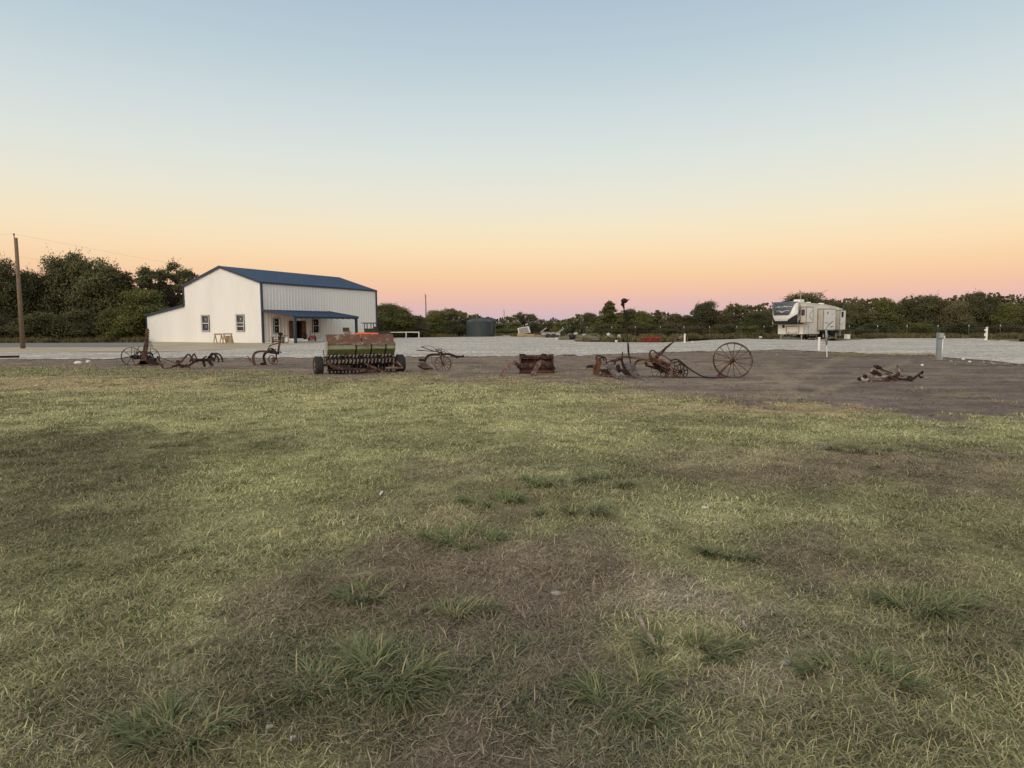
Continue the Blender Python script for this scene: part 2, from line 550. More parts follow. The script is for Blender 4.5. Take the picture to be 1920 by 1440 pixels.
# patches of differently coloured turf: centre, radii (as they lie on the ground), colour, weight
PATCH = [
    (960, 790, 1500, 60, (139, 138, 88), 0.9),
    (150, 722, 320, 16, (150, 132, 92), 0.9),
    (900, 716, 420, 12, (138, 124, 92), 0.8),
    (1500, 768, 330, 16, (146, 130, 92), 0.85),
    (1180, 742, 150, 10, (140, 126, 94), 0.8),
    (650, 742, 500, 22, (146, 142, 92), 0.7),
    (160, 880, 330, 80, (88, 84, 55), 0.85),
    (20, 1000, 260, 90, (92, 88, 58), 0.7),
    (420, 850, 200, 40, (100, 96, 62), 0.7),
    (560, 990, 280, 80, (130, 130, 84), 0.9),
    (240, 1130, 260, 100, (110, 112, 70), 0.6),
    (640, 890, 320, 60, (134, 136, 84), 0.95),
    (850, 960, 200, 60, (120, 112, 82), 0.7),
    (860, 880, 170, 22, (112, 100, 78), 0.6),
    (900, 1080, 330, 90, (115, 101, 85), 1.0),
    (560, 1130, 220, 70, (108, 98, 76), 0.85),
    (1000, 1340, 250, 170, (113, 100, 88), 1.0),
    (700, 1280, 170, 70, (92, 98, 72), 0.9),
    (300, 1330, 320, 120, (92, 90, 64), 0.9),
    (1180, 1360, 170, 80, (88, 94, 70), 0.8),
    (1330, 960, 250, 50, (134, 134, 90), 1.0),
    (1420, 1040, 180, 45, (138, 137, 92), 1.0),
    (1480, 1060, 220, 50, (124, 124, 86), 0.8),
    (1180, 900, 200, 40, (118, 120, 80), 0.6),
    (1560, 880, 320, 48, (114, 101, 80), 0.95),
    (1850, 900, 200, 60, (112, 102, 78), 0.85),
    (1700, 985, 260, 30, (110, 112, 72), 0.7),
    (1650, 1060, 260, 55, (114, 101, 79), 0.8),
    (1800, 1040, 160, 30, (118, 118, 76), 0.7),
    (1750, 1200, 300, 90, (100, 99, 70), 0.8),
    (1500, 1250, 160, 60, (112, 104, 84), 0.8),
    (1650, 1370, 300, 80, (98, 98, 72), 0.8),
    (1700, 815, 330, 22, (137, 138, 90), 0.9),
    (1250, 790, 200, 14, (122, 116, 80), 0.6),
    (1270, 1125, 105, 34, (150, 140, 116), 1.0),
    (1380, 1150, 150, 26, (138, 130, 104), 0.9),
    (1450, 1290, 120, 40, (134, 126, 100), 0.8),
    (1350, 860, 160, 22, (142, 134, 98), 0.8),
    (1510, 1115, 60, 20, (84, 78, 76), 1.0),
    (1440, 1175, 55, 16, (92, 88, 80), 0.9),
    (1160, 1275, 45, 16, (90, 82, 78), 0.9),
    (1280, 1300, 60, 20, (96, 86, 80), 0.8),
    (1130, 1000, 60, 12, (118, 104, 92), 0.8),
]
TURF_K = 1.66


def turf(x, y):
    px, py = proj(x, y)
    n1 = fbm(np.asarray(x) * 0.9, np.asarray(y) * 0.9, 3) - 0.5
    n2 = fbm(np.asarray(x) * 2.3 + 9, np.asarray(y) * 2.3, 5) - 0.5
    n3 = fbm(np.asarray(x) * 7.0 + 4, np.asarray(y) * 7.0, 7, 3) - 0.5
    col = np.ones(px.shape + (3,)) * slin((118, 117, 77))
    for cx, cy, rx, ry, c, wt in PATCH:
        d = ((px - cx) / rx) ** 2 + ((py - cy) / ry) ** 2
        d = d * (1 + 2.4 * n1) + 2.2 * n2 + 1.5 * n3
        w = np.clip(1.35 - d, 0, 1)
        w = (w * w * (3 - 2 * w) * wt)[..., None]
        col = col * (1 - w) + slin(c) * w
    # green and straw mottling
    g = np.clip((fbm(np.asarray(x) * 4.1, np.asarray(y) * 4.1, 11) - 0.5) * 3.2, -1, 1)[..., None]
    g2 = np.clip((fbm(np.asarray(x) * 1.25 + 31, np.asarray(y) * 1.25, 15) - 0.5) * 3.2, -1, 1)[..., None]
    col = col * (1 + 0.26 * g) * (1 + 0.24 * g2) * (1 + 0.9 * n3[..., None])
    lum = (col @ np.array([0.3, 0.6, 0.1]))[..., None]
    col = col * 0.72 + lum * 0.28 * np.array([1.02, 1.0, 0.88])
    return col * TURF_K * np.array([1.055, 0.995, 0.94])


EDGE = [(-600, 688), (-200, 689), (0, 690), (150, 694), (300, 699), (450, 704), (600, 708), (800, 708), (1000, 714), (1150, 724),
        (1300, 746), (1420, 762), (1500, 757), (1600, 768), (1700, 781), (1800, 786), (1920, 784), (2300, 790), (2900, 800)]
_e = [G(*p) for p in EDGE]
EB = np.array([p.x / p.y for p in _e]); EY = np.array([p.y for p in _e])


def edge_y(x, y):
    return np.interp(np.asarray(x) / np.asarray(y), EB, EY)


def lawn_w(x, y):
    """1 on the lawn, 0 on the bare dirt"""
    s = (edge_y(x, y) - y) / np.maximum(0.06 * np.asarray(y), 0.5)
    n = fbm(np.asarray(x) * 0.8, np.asarray(y) * 0.35, 21) - 0.5
    n2 = fbm(np.asarray(x) * 3.0, np.asarray(y) * 1.6, 23) - 0.5
    return np.clip(0.45 + s * 0.42 + 2.3 * n + 1.6 * n2, 0, 1)


def bump_z(x, y):
    return 0.060 * (fbm(x * 1.6, y * 1.6, 31) - 0.5) + 0.045 * (fbm(x * 6, y * 6, 33, 3) - 0.5)


def dirt_col(x, y):
    px, py = proj(x, y)
    base = np.ones(px.shape + (3,)) * slin((110, 100, 93))
    r = np.clip((px - 1150) / 500, 0, 1)[..., None]
    base = base * (1 - r) + slin((101, 92, 88)) * r
    st = fbm(np.asarray(x) * 0.55 + 0.15 * np.asarray(y), np.asarray(y) * 1.7, 41)
    base = base * (0.50 + 1.0 * st)[..., None]
    base = base * (0.78 + 0.44 * fbm(np.asarray(x) * 2.2, np.asarray(y) * 3.5, 49))[..., None]
    # pale wheel tracks curving round the big wheel, straw left in them
    for x0, y0, x1, y1, w in ((1420, 745, 1600, 660, 8), (1450, 765, 1700, 680, 5), (1500, 760, 1450, 690, 9), (1600, 700, 1920, 705, 3), (1250, 720, 1500, 716, 5), (1350, 685, 1560, 735, 6)):
        t = np.clip((px - x0) / (x1 - x0 + 1e-6), 0, 1) if abs(x1 - x0) > abs(y1 - y0) else np.clip((py - y0) / (y1 - y0 + 1e-6), 0, 1)
        dx = px - (x0 + (x1 - x0) * t); dy = py - (y0 + (y1 - y0) * t)
        d = np.sqrt((dx * 0.5) ** 2 + dy ** 2)
        k = (np.clip(1.2 - d / w, 0, 1) * 0.5 * (fbm(np.asarray(x) * 2, np.asarray(y) * 2, 43) + 0.3))[..., None]
        base = base * (1 - k) + slin((134, 124, 110)) * k
    s = np.clip((fbm(np.asarray(x) * 1.1, np.asarray(y) * 2.6, 47) - 0.60) * 6, 0, 1)[..., None] * 0.55
    base = base * (1 - s) + slin((132, 122, 92)) * s
    return base * np.array([1.21, 1.14, 1.06])


# near ground, with its bumps
nx, ny = 760, 380
gx = np.linspace(-46, 46, nx)
gy = 0.3 + 43.7 * np.linspace(0, 1, ny) ** 1.6
X, Y = np.meshgrid(gx, gy)
lw = lawn_w(X, Y)
Z = 0.02 + bump_z(X, Y) * (0.3 + 0.7 * lw) + (0.012 + 0.05 * (1 - lw)) * (fbm(X * 3, Y * 3, 51) - 0.5)
fade = np.clip((43.5 - Y) / 2.5, 0, 1) * np.clip((45.5 - np.abs(X)) / 2, 0, 1)
Z = Z * fade - 0.04 * (1 - fade)
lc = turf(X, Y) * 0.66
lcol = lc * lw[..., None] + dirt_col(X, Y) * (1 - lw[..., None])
idx = np.arange(nx * ny).reshape(ny, nx)
fc = np.stack([idx[:-1, :-1], idx[:-1, 1:], idx[1:, 1:], idx[1:, :-1]], -1).reshape(-1, 4)
M['near_soil'] = vcol_mat('near_soil', 0.95, 0.05, [(190, 0.55, 1.45), (55, 0.65, 1.35), (12, 0.75, 1.28), (3.0, 0.82, 1.2)], 0.6, 45)
o = np_mesh('soil', np.stack([X, Y, Z], -1).reshape(-1, 3), [fc], M['near_soil'], lcol.reshape(-1, 3), smooth=True)
tag(o, kind='structure')

# the ground sheet that reaches the horizon
mb = MB()
mb.quad((-3000, -200, -0.03), (3000, -200, -0.03), (3000, 5000, -0.03), (-3000, 5000, -0.03))
M['far_ground'] = mat('far_ground', [(0.3, (0.085, 0.078, 0.045)), (0.5, (0.14, 0.125, 0.080)), (0.7, (0.19, 0.17, 0.115))], 0.25, 0.95, 0, 0.3, 3)
tag(mb.build('ground', M['far_ground']), kind='structure')


def band(name, near, far, z, m, cfun=None, rows=14, jn=0.0, jf=0.0, x0=-700, x1=2700, step=5, seed=1):
    """a sheet lying on the ground between two edges, given as a near and a far line"""
    pxs = np.arange(x0, x1 + 1, step)
    nn = np.interp(pxs, [p[0] for p in near], [p[1] for p in near])
    ff = np.interp(pxs, [p[0] for p in far], [p[1] for p in far])
    vs = []
    for i, p in enumerate(pxs):
        a, b = G(p, nn[i]), G(p, ff[i])
        na = 1 + jn * float(fbm(a.x * 1.1, 3.3, seed) - 0.5) + jn * 0.5 * float(vnoise(a.x * 5, 1.7, seed + 3) - 0.5)
        nb = 1 + jf * float(fbm(b.x * 0.6, 7.3, seed + 5) - 0.5)
        for k in range(rows):
            t = (k / (rows - 1))
            y = a.y * na * (1 - t) + b.y * nb * t
            x = (a.x * na) * (1 - t) + (b.x * nb) * t
            vs.append((x, y, z))
    vs = np.array(vs)
    vs[:, 2] += 0.03 * (fbm(vs[:, 0] * 0.3, vs[:, 1] * 0.3, seed + 9) - 0.5) * 0.5
    n = len(pxs)
    idx = np.arange(n * rows).reshape(n, rows)
    fc = np.stack([idx[:-1, :-1], idx[1:, :-1], idx[1:, 1:], idx[:-1, 1:]], -1).reshape(-1, 4)
    o = np_mesh(name, vs, [fc], m)
    tag(o, kind='structure')
    return o


M['gravel_old'] = mat('gravel_m', [(0.36, (0.20, 0.175, 0.145)), (0.5, (0.36, 0.325, 0.28)), (0.64, (0.56, 0.52, 0.46))], 0.5, 0.95, 0, 0.35, 30, detail=15, stretch=(0.5, 1, 1), nr=0.88)
def gravel_mat():
    m = bpy.data.materials.new('gravel_m'); m.use_nodes = True
    nt = m.node_tree; bs = nt.nodes['Principled BSDF']
    bs.inputs['Roughness'].default_value = 0.95
    bs.inputs['Specular IOR Level'].default_value = 0.1
    tc = nt.nodes.new('ShaderNodeTexCoord')
    def layer(kind, scale, st, lo, hi, a=0.35, b=0.65, det=3):
        mp = nt.nodes.new('ShaderNodeMapping'); mp.inputs['Scale'].default_value = st
        nt.links.new(tc.outputs['Object'], mp.inputs['Vector'])
        n = nt.nodes.new(kind); n.inputs['Scale'].default_value = scale
        if kind == 'ShaderNodeTexNoise':
            n.inputs['Detail'].default_value = det; out = n.outputs['Fac']
        else:
            sp = nt.nodes.new('ShaderNodeSeparateColor'); nt.links.new(n.outputs['Color'], sp.inputs[0]); out = sp.outputs[0]
        nt.links.new(mp.outputs[0], n.inputs['Vector'])
        mr = nt.nodes.new('ShaderNodeMapRange')
        for k, v in (('From Min', a), ('From Max', b), ('To Min', lo), ('To Max', hi)): mr.inputs[k].default_value = v
        nt.links.new(out, mr.inputs['Value'])
        return mr.outputs[0]
    # stones, handfuls of stones, ruts worn by wheels, dusty patches
    ls = [layer('ShaderNodeTexVoronoi', 22, (1, .6, 1), 0.55, 1.35, 0, 1), layer('ShaderNodeTexNoise', 5, (1, .5, 1), 0.72, 1.25), layer('ShaderNodeTexNoise', 0.35, (.35, 1.6, 1), 0.84, 1.14), layer('ShaderNodeTexNoise', 1.2, (.5, 1, 1), 0.9, 1.1)]
    out = ls[0]
    for l in ls[1:]:
        q = nt.nodes.new('ShaderNodeMath'); q.operation = 'MULTIPLY'
        nt.links.new(out, q.inputs[0]); nt.links.new(l, q.inputs[1]); out = q.outputs[0]
    v = nt.nodes.new('ShaderNodeVectorMath'); v.operation = 'SCALE'; v.inputs[0].default_value = (0.455, 0.415, 0.365)
    nt.links.new(out, v.inputs['Scale']); nt.links.new(v.outputs[0], bs.inputs['Base Color'])
    return m


M['gravel_m'] = gravel_mat()
M['apron_m'] = mat('apron_m', [(0.3, (0.24, 0.19, 0.125)), (0.5, (0.40, 0.33, 0.23)), (0.7, (0.50, 0.43, 0.32))], 0.8, 0.95, 0, 0.4, 6, stretch=(0.4, 1, 1))
M['weed_ground'] = mat('weed_ground', [(0.3, (0.070, 0.070, 0.032)), (0.5, (0.14, 0.125, 0.070)), (0.7, (0.22, 0.185, 0.12))], 0.6, 0.95, 0, 0.5, 5, stretch=(0.5, 1, 1))
# tan earth in front of and under the barn
band('dirt_apron', [(-700, 654), (275, 662), (420, 660), (500, 656), (620, 650), (760, 645), (900, 640), (2700, 640)],
     [(-700, 650.3), (275, 649), (290, 635), (740, 632), (900, 631), (2700, 628)], -0.005, M['apron_m'], jn=0.03, x1=1000, seed=4)
GN = [(-700, 676), (0, 675), (100, 675), (300, 673), (450, 672), (600, 672), (750, 671), (900, 670), (1000, 668), (1100, 667), (1180, 664),
      (1240, 662), (1290, 660), (1400, 658.5), (1460, 657), (1500, 658.5), (1560, 661.5), (1640, 664.5), (1750, 666.5), (1765, 670), (1850, 676), (1920, 684), (2300, 700), (2700, 716)]
GF = [(-700, 663), (0, 661.5), (270, 662), (400, 659), (500, 653), (560, 647), (620, 641.5), (700, 637), (740, 633.8), (800, 633.2), (900, 631.8), (1000, 631.6), (1066, 633), (1080, 641), (1150, 642.6),
      (1240, 643), (1290, 641.2), (1340, 637.5), (1400, 636), (1500, 637.2), (1560, 640), (1600, 638.5), (1640, 636), (1700, 634), (1840, 633.5), (1850, 640), (1920, 641.5), (2300, 644), (2700, 646)]
band('gravel_lot', GN, GF, 0.042, M['gravel_m'], jn=0.075, jf=0.01, rows=24, seed=2)
# the rough strip under the trees at the back
band('weedy_strip', [(-700, 641), (600, 640), (900, 636), (1060, 642), (1240, 644.5), (1340, 640), (2700, 648)], [(-700, 620), (2700, 617)], -0.02, M['weed_ground'], rows=8, step=20, seed=6)
mb = MB()
a, b, c, d = G(-700, 652.5), G(288, 650.2), G(283, 642.5), G(-700, 645.5)
mb.quad(*[Vector((p.x, p.y, 0.012)) for p in (a, b, c, d)])
tag(mb.build('road', M['asphalt']), kind='structure')


# ================================================================== GRASS
M['blade'] = vcol_mat('blade', 0.75, 0.12)


def blades(name, x, y, z, L, w, az, tilt, bend, col, label=None):
    """every blade is a bent ribbon of a quad and a tip"""
    n = len(x)
    dx, dy = np.cos(az), np.sin(az)
    sx, sy = -dy, dx
    t1, t2 = tilt, tilt + bend
    p0 = np.stack([x, y, z], -1)
    dir1 = np.stack([dx * np.sin(t1), dy * np.sin(t1), np.cos(t1)], -1)
    dir2 = np.stack([dx * np.sin(t2), dy * np.sin(t2), np.cos(t2)], -1)
    p1 = p0 + dir1 * (L * 0.5)[:, None]
    p2 = p1 + dir2 * (L * 0.5)[:, None]
    p1[:, 2] = np.maximum(p1[:, 2], z + 0.004)
    p2[:, 2] = np.maximum(p2[:, 2], z + 0.002)
    s = np.stack([sx, sy, np.zeros(n)], -1) * (w / 2)[:, None]
    v = np.stack([p0 - s, p0 + s, p1 + s * 0.85, p1 - s * 0.85, p2], 1).reshape(-1, 3)
    b = np.arange(n) * 5
    q = np.stack([b, b + 1, b + 2, b + 3], -1)
    t = np.stack([b + 3, b + 2, b + 4], -1)
    c = np.repeat(col, 5, 0)
    # blades are paler towards the root sheath and at the dry tip
    c = c.reshape(n, 5, 3).copy()
    c[:, 4] *= 1.15
    c = c.reshape(-1, 3)
    return v, q, t, c


def blade_obj(name, parts, m, parent_loc=None):
    off = 0
    V, Q, T, C = [], [], [], []
    for v, q, t, c in parts:
        V.append(v); Q.append(q + off); T.append(t + off); C.append(c)
        off += len(v)
    V = np.concatenate(V)
    if parent_loc is not None: V = V - np.array(parent_loc)
    return np_mesh(name, V, [np.concatenate(Q), np.concatenate(T)], m, np.clip(np.concatenate(C), 0.004, 1))


def scatter(n, y0, y1, p, spread=0.86):
    """random ground points, density falling with distance as y^-p"""
    u = rng.random(n)
    a = 2 - p
    y = (y0 ** a + u * (y1 ** a - y0 ** a)) ** (1 / a)
    x = (rng.random(n) * 2 - 1) * (y * spread + 0.9)
    return x, y


def margins(n, y0=0.8, y1=12.0, p=1.0, a0=0.9, a1=4.6):
    """the strips of lawn just outside the view on both sides"""
    a = 2 - p
    y = (y0 ** a + rng.random(n) * (y1 ** a - y0 ** a)) ** (1 / a)
    x = (0.86 * y + a0 + (a1 - a0) * rng.random(n)) * np.where(rng.random(n) < 0.5, -1, 1)
    return x, y


GREEN = slin((98, 110, 62)); STRAW = slin((160, 146, 112)); BROWN = slin((96, 80, 66))


def blade_cols(x, y, n, dry):
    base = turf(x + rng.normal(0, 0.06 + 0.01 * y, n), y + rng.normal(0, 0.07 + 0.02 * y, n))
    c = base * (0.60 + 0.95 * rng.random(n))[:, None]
    r = rng.random(n)
    c = np.where((r < 0.06 + 0.10 * dry)[:, None], STRAW * (0.6 + 0.6 * rng.random(n))[:, None], c)
    c = np.where(((r > 0.86) & (dry < 0.6))[:, None], GREEN * (0.6 + 0.6 * rng.random(n))[:, None], c)
    return c


NB = 560000
x, y = scatter(NB, 1.7, 27, 1.45)
_mx, _my = margins(170000)
_nx = (rng.random(14000) * 2 - 1) * 4.0; _ny = 0.7 + 1.0 * rng.random(14000)
x = np.concatenate([x, _mx, _nx]); y = np.concatenate([y, _my, _ny]); NB = len(x)
lwv = lawn_w(x, y)
clump = fbm(x * 2.6, y * 2.6, 61)
keep = (rng.random(NB) < np.clip(lwv * 1.5, 0, 1) ** 1.5) & (rng.random(NB) < 0.35 + 1.1 * clump)
x, y = x[keep], y[keep]
n = len(x)
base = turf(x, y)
dry = np.clip((base[:, 0] / np.maximum(base[:, 1], 1e-4) - 0.98) * 3.5, 0, 1)   # browner turf is drier
hgt = fbm(x * 1.9, y * 1.9, 71)
z = 0.02 + bump_z(x, y) - 0.004
L = (0.030 + 0.045 * rng.random(n) + 0.0016 * y) * (0.35 + 1.35 * hgt)
w = (0.0021 + 0.0016 * rng.random(n)) * (1 - 0.35 * dry) + 0.00050 * y
tilt = 0.55 + 0.80 * rng.random(n) + 0.30 * dry
bend = 0.2 + 0.9 * rng.random(n)
az = rng.random(n) * 6.283
parts = [blades('g', x, y, z, L, w, az, tilt, bend, blade_cols(x, y, n, dry))]

# flat straws of thatch near the camera
x, y = scatter(76000, 1.7, 9, 1.7)
base = turf(x, y)
dry = np.clip((base[:, 0] / np.maximum(base[:, 1], 1e-4) - 0.98) * 3.5, 0, 1)
k = rng.random(len(x)) < (0.18 + 0.75 * dry) * np.clip(2.6 * (fbm(x * 3.1, y * 3.1, 83) - 0.22), 0, 1)
x, y, dry = x[k], y[k], dry[k]
n = len(x)
pale = rng.random(n) ** 3.2
cc = slin((104, 88, 74)) * (1 - pale[:, None]) + slin((182, 164, 138)) * pale[:, None]
cc = cc * (0.7 + 0.5 * rng.random(n))[:, None]
z = 0.02 + bump_z(x, y) + 0.006 + 0.022 * rng.random(n)
parts.append(blades('s', x, y, z, 0.02 + 0.06 * rng.random(n) ** 1.5 + 0.09 * pale * rng.random(n), 0.0018 + 0.0014 * rng.random(n) + 0.0002 * y,
                    rng.random(n) * 6.283, 1.25 + 0.45 * rng.random(n), -0.5 + 0.8 * rng.random(n), cc))

# short matted thatch that fills the turf near the camera
x, y = scatter(210000, 1.7, 10, 1.6)
_mx, _my = margins(60000)
x = np.concatenate([x, _mx]); y = np.concatenate([y, _my])
kk = lawn_w(x, y) > 0.4
x, y = x[kk], y[kk]
n = len(x)
cc = turf(x + rng.normal(0, 0.10, n), y + rng.normal(0, 0.12, n)) * (0.45 + 1.0 * rng.random(n) ** 1.3)[:, None]
z = 0.02 + bump_z(x, y) + 0.016 * rng.random(n)
parts.append(blades('m', x, y, z, 0.012 + 0.028 * rng.random(n), 0.0016 + 0.0016 * rng.random(n) + 0.0002 * y, rng.random(n) * 6.283,
                    0.9 + 0.8 * rng.random(n), -0.3 + 0.9 * rng.random(n), cc))

# low, coarser green clumps scattered through the lawn
cx, cy = scatter(900, 2.2, 22, 1.2)
kk = (lawn_w(cx, cy) > 0.7)
cx, cy = cx[kk], cy[kk]
rep = 46
x = np.repeat(cx, rep); y = np.repeat(cy, rep)
n = len(x)
sz = np.repeat(0.5 + 0.7 * rng.random(len(cx)), rep)
a = rng.random(n) * 6.283
rr = np.sqrt(rng.random(n)) * 0.10 * sz
x = x + rr * np.cos(a); y = y + rr * np.sin(a)
gcol = turf(x, y) * 0.45 + slin((112, 122, 86)) * 0.5
gcol = gcol * (0.6 + 0.6 * rng.random(n))[:, None]
parts.append(blades('c', x, y, 0.015 + bump_z(x, y), (0.05 + 0.07 * rng.random(n)) * sz, 0.003 + 0.002 * rng.random(n) + 0.0004 * y,
                    a + rng.normal(0, 0.5, n), 0.75 + 0.6 * rng.random(n), 0.3 + 0.6 * rng.random(n), gcol))
grass = blade_obj('grass', parts, M['blade'])
tag(grass, 'short mown lawn grass, green mixed with dry brown straw, covering the foreground', 'grass', kind='stuff')

# sparse dry tufts on the dirt beyond the lawn edge
cx = rng.random(5200) * 62 - 31
cy = 10 + rng.random(5200) * 17
ey = edge_y(cx, cy)
ok = (cy > ey - 0.5) & (rng.random(5200) < np.exp(-(cy - ey) / 1.5) * 0.9 + 0.012) & (fbm(cx * 0.5, cy * 0.9, 77) > 0.47)
pxx, pyy = proj(cx, cy)
extra = (pxx > 1560) & (pxx < 1755) & (pyy > 662) & (pyy < 670)
ok = ok | extra
cx, cy = cx[ok], cy[ok]
# a strip of dry grass between the dirt and the gravel, right of the white post
ex = np.array([G(1560 + 195 * rng.random(), 663.5 + 6.0 * rng.random())[:2] for _ in range(230)])
cx = np.concatenate([cx, ex[:, 0]]); cy = np.concatenate([cy, ex[:, 1]])
rep = 40
x = np.repeat(cx, rep); y = np.repeat(cy, rep); n = len(x)
a = rng.random(n) * 6.283
rr = np.sqrt(rng.random(n)) * np.repeat(0.12 + 0.35 * rng.random(len(cx)), rep)
x = x + 1.6 * rr * np.cos(a); y = y + rr * np.sin(a)
mixv = np.repeat(rng.random(len(cx)), rep)[:, None]
cc = (slin((158, 142, 104)) * (1 - mixv) + slin((124, 120, 80)) * mixv) * np.where(x > 14, 0.95, 1.2)[:, None] * (0.6 + 0.6 * rng.random(n))[:, None]
o = blade_obj('dry_grass', [blades('d', x, y, np.full(n, 0.012), 0.04 + 0.09 * rng.random(n), 0.008 + 0.006 * rng.random(n), a, 0.5 + 0.9 * rng.random(n), 0.4 * rng.random(n), cc)], M['blade'])
tag(o, 'sparse dry grass growing on the bare dirt beyond the lawn', 'grass', kind='stuff')

# big coarse tufts that stand out of the lawn
TUFTS = [
    (710, 1285, 0.34, 420, 'largest coarse green grass tuft, broad and sprawling, in the near lawn'),
    (590, 1300, 0.20, 200, 'coarse green grass tuft directly left of the largest tuft'),
    (1285, 1225, 0.20, 260, 'round dark green grass tuft just right of the long strip of bark'),
    (1150, 1335, 0.26, 300, 'wide coarse grass tuft at the bottom, below the long bark strip'),
    (690, 1125, 0.20, 170, 'low dark green grass tuft beside the short pale upright wood chip'),
    (850, 1165, 0.20, 150, 'thin sprawling grass tuft between the wood chip tuft and the grey stone'),
    (1365, 1050, 0.20, 240, 'dense dark green grass tuft on the yellow-green turf right of centre'),
    (1075, 965, 0.28, 260, 'grey-green fountain-shaped grass tuft at the top edge of the brown patch'),
    (925, 948, 0.30, 260, 'long low bright green grass tuft left of the fountain-shaped one'),
    (870, 1020, 0.26, 200, 'dull green grass tuft inside the brown patch below the long low bright one'),
    (1150, 910, 0.30, 200, 'soft green grass tuft above and right of the fountain-shaped tuft'),
    (1020, 915, 0.24, 160, 'small green grass tuft between the long low bright one and the soft one'),
    (1600, 1290, 0.26, 200, 'straggly green grass tuft in the lower right lawn'),
    (1700, 1150, 0.30, 220, 'broad dark green grass tuft near the right side above the straggly one'),
    (1610, 850, 0.45, 220, 'green grass tuft in the brownish turf below the rusty linkage pile'),
    (330, 1395, 0.24, 260, 'coarse grass tuft at the bottom left corner beside a white feather'),
]
for i, (px, py, rad, cnt, lab) in enumerate(TUFTS):
    c = G(px, py)
    n = int(cnt * rng.uniform(1.5, 2.1))
    a = rng.random(n) * 6.283
    # blades leave from several crowns in the tuft
    kc = rng.integers(0, 7, n)
    ka = rng.random(7) * 6.283; kr = np.sqrt(rng.random(7)) * rad * rng.uniform(0.42, 0.68)
    x = c.x + kr[kc] * np.cos(ka[kc]) * 1.5 + rng.normal(0, 0.025, n)
    y = c.y + kr[kc] * np.sin(ka[kc]) + rng.normal(0, 0.02, n)
    az = np.arctan2(y - c.y, x - c.x) + rng.normal(0, 0.85, n)
    col = slin((102, 108, 74)) * (0.50 + 1.0 * rng.random(n))[:, None]
    if 'bright' in lab: col = col * np.array([1.05, 1.2, 0.95])
    d = rng.random(n) < 0.14
    col[d] = slin((158, 142, 108)) * (0.7 + 0.4 * rng.random(d.sum()))[:, None]
    z = 0.02 + bump_z(x, y)
    o = blade_obj('grass_tuft', [blades('t', x, y, z, (0.075 + 0.125 * rng.random(n) ** 1.2) * (rad / 0.26) ** 0.5, 0.0028 + 0.0035 * rng.random(n) + 0.0003 * c.y, az,
                                        0.75 + 0.60 * rng.random(n), 0.25 + 0.65 * rng.random(n), col)], M['blade'], (c.x, c.y, 0))
    o.location = (c.x, c.y, 0)
    tag(o, lab, 'grass tuft', 'coarse tufts in the lawn')
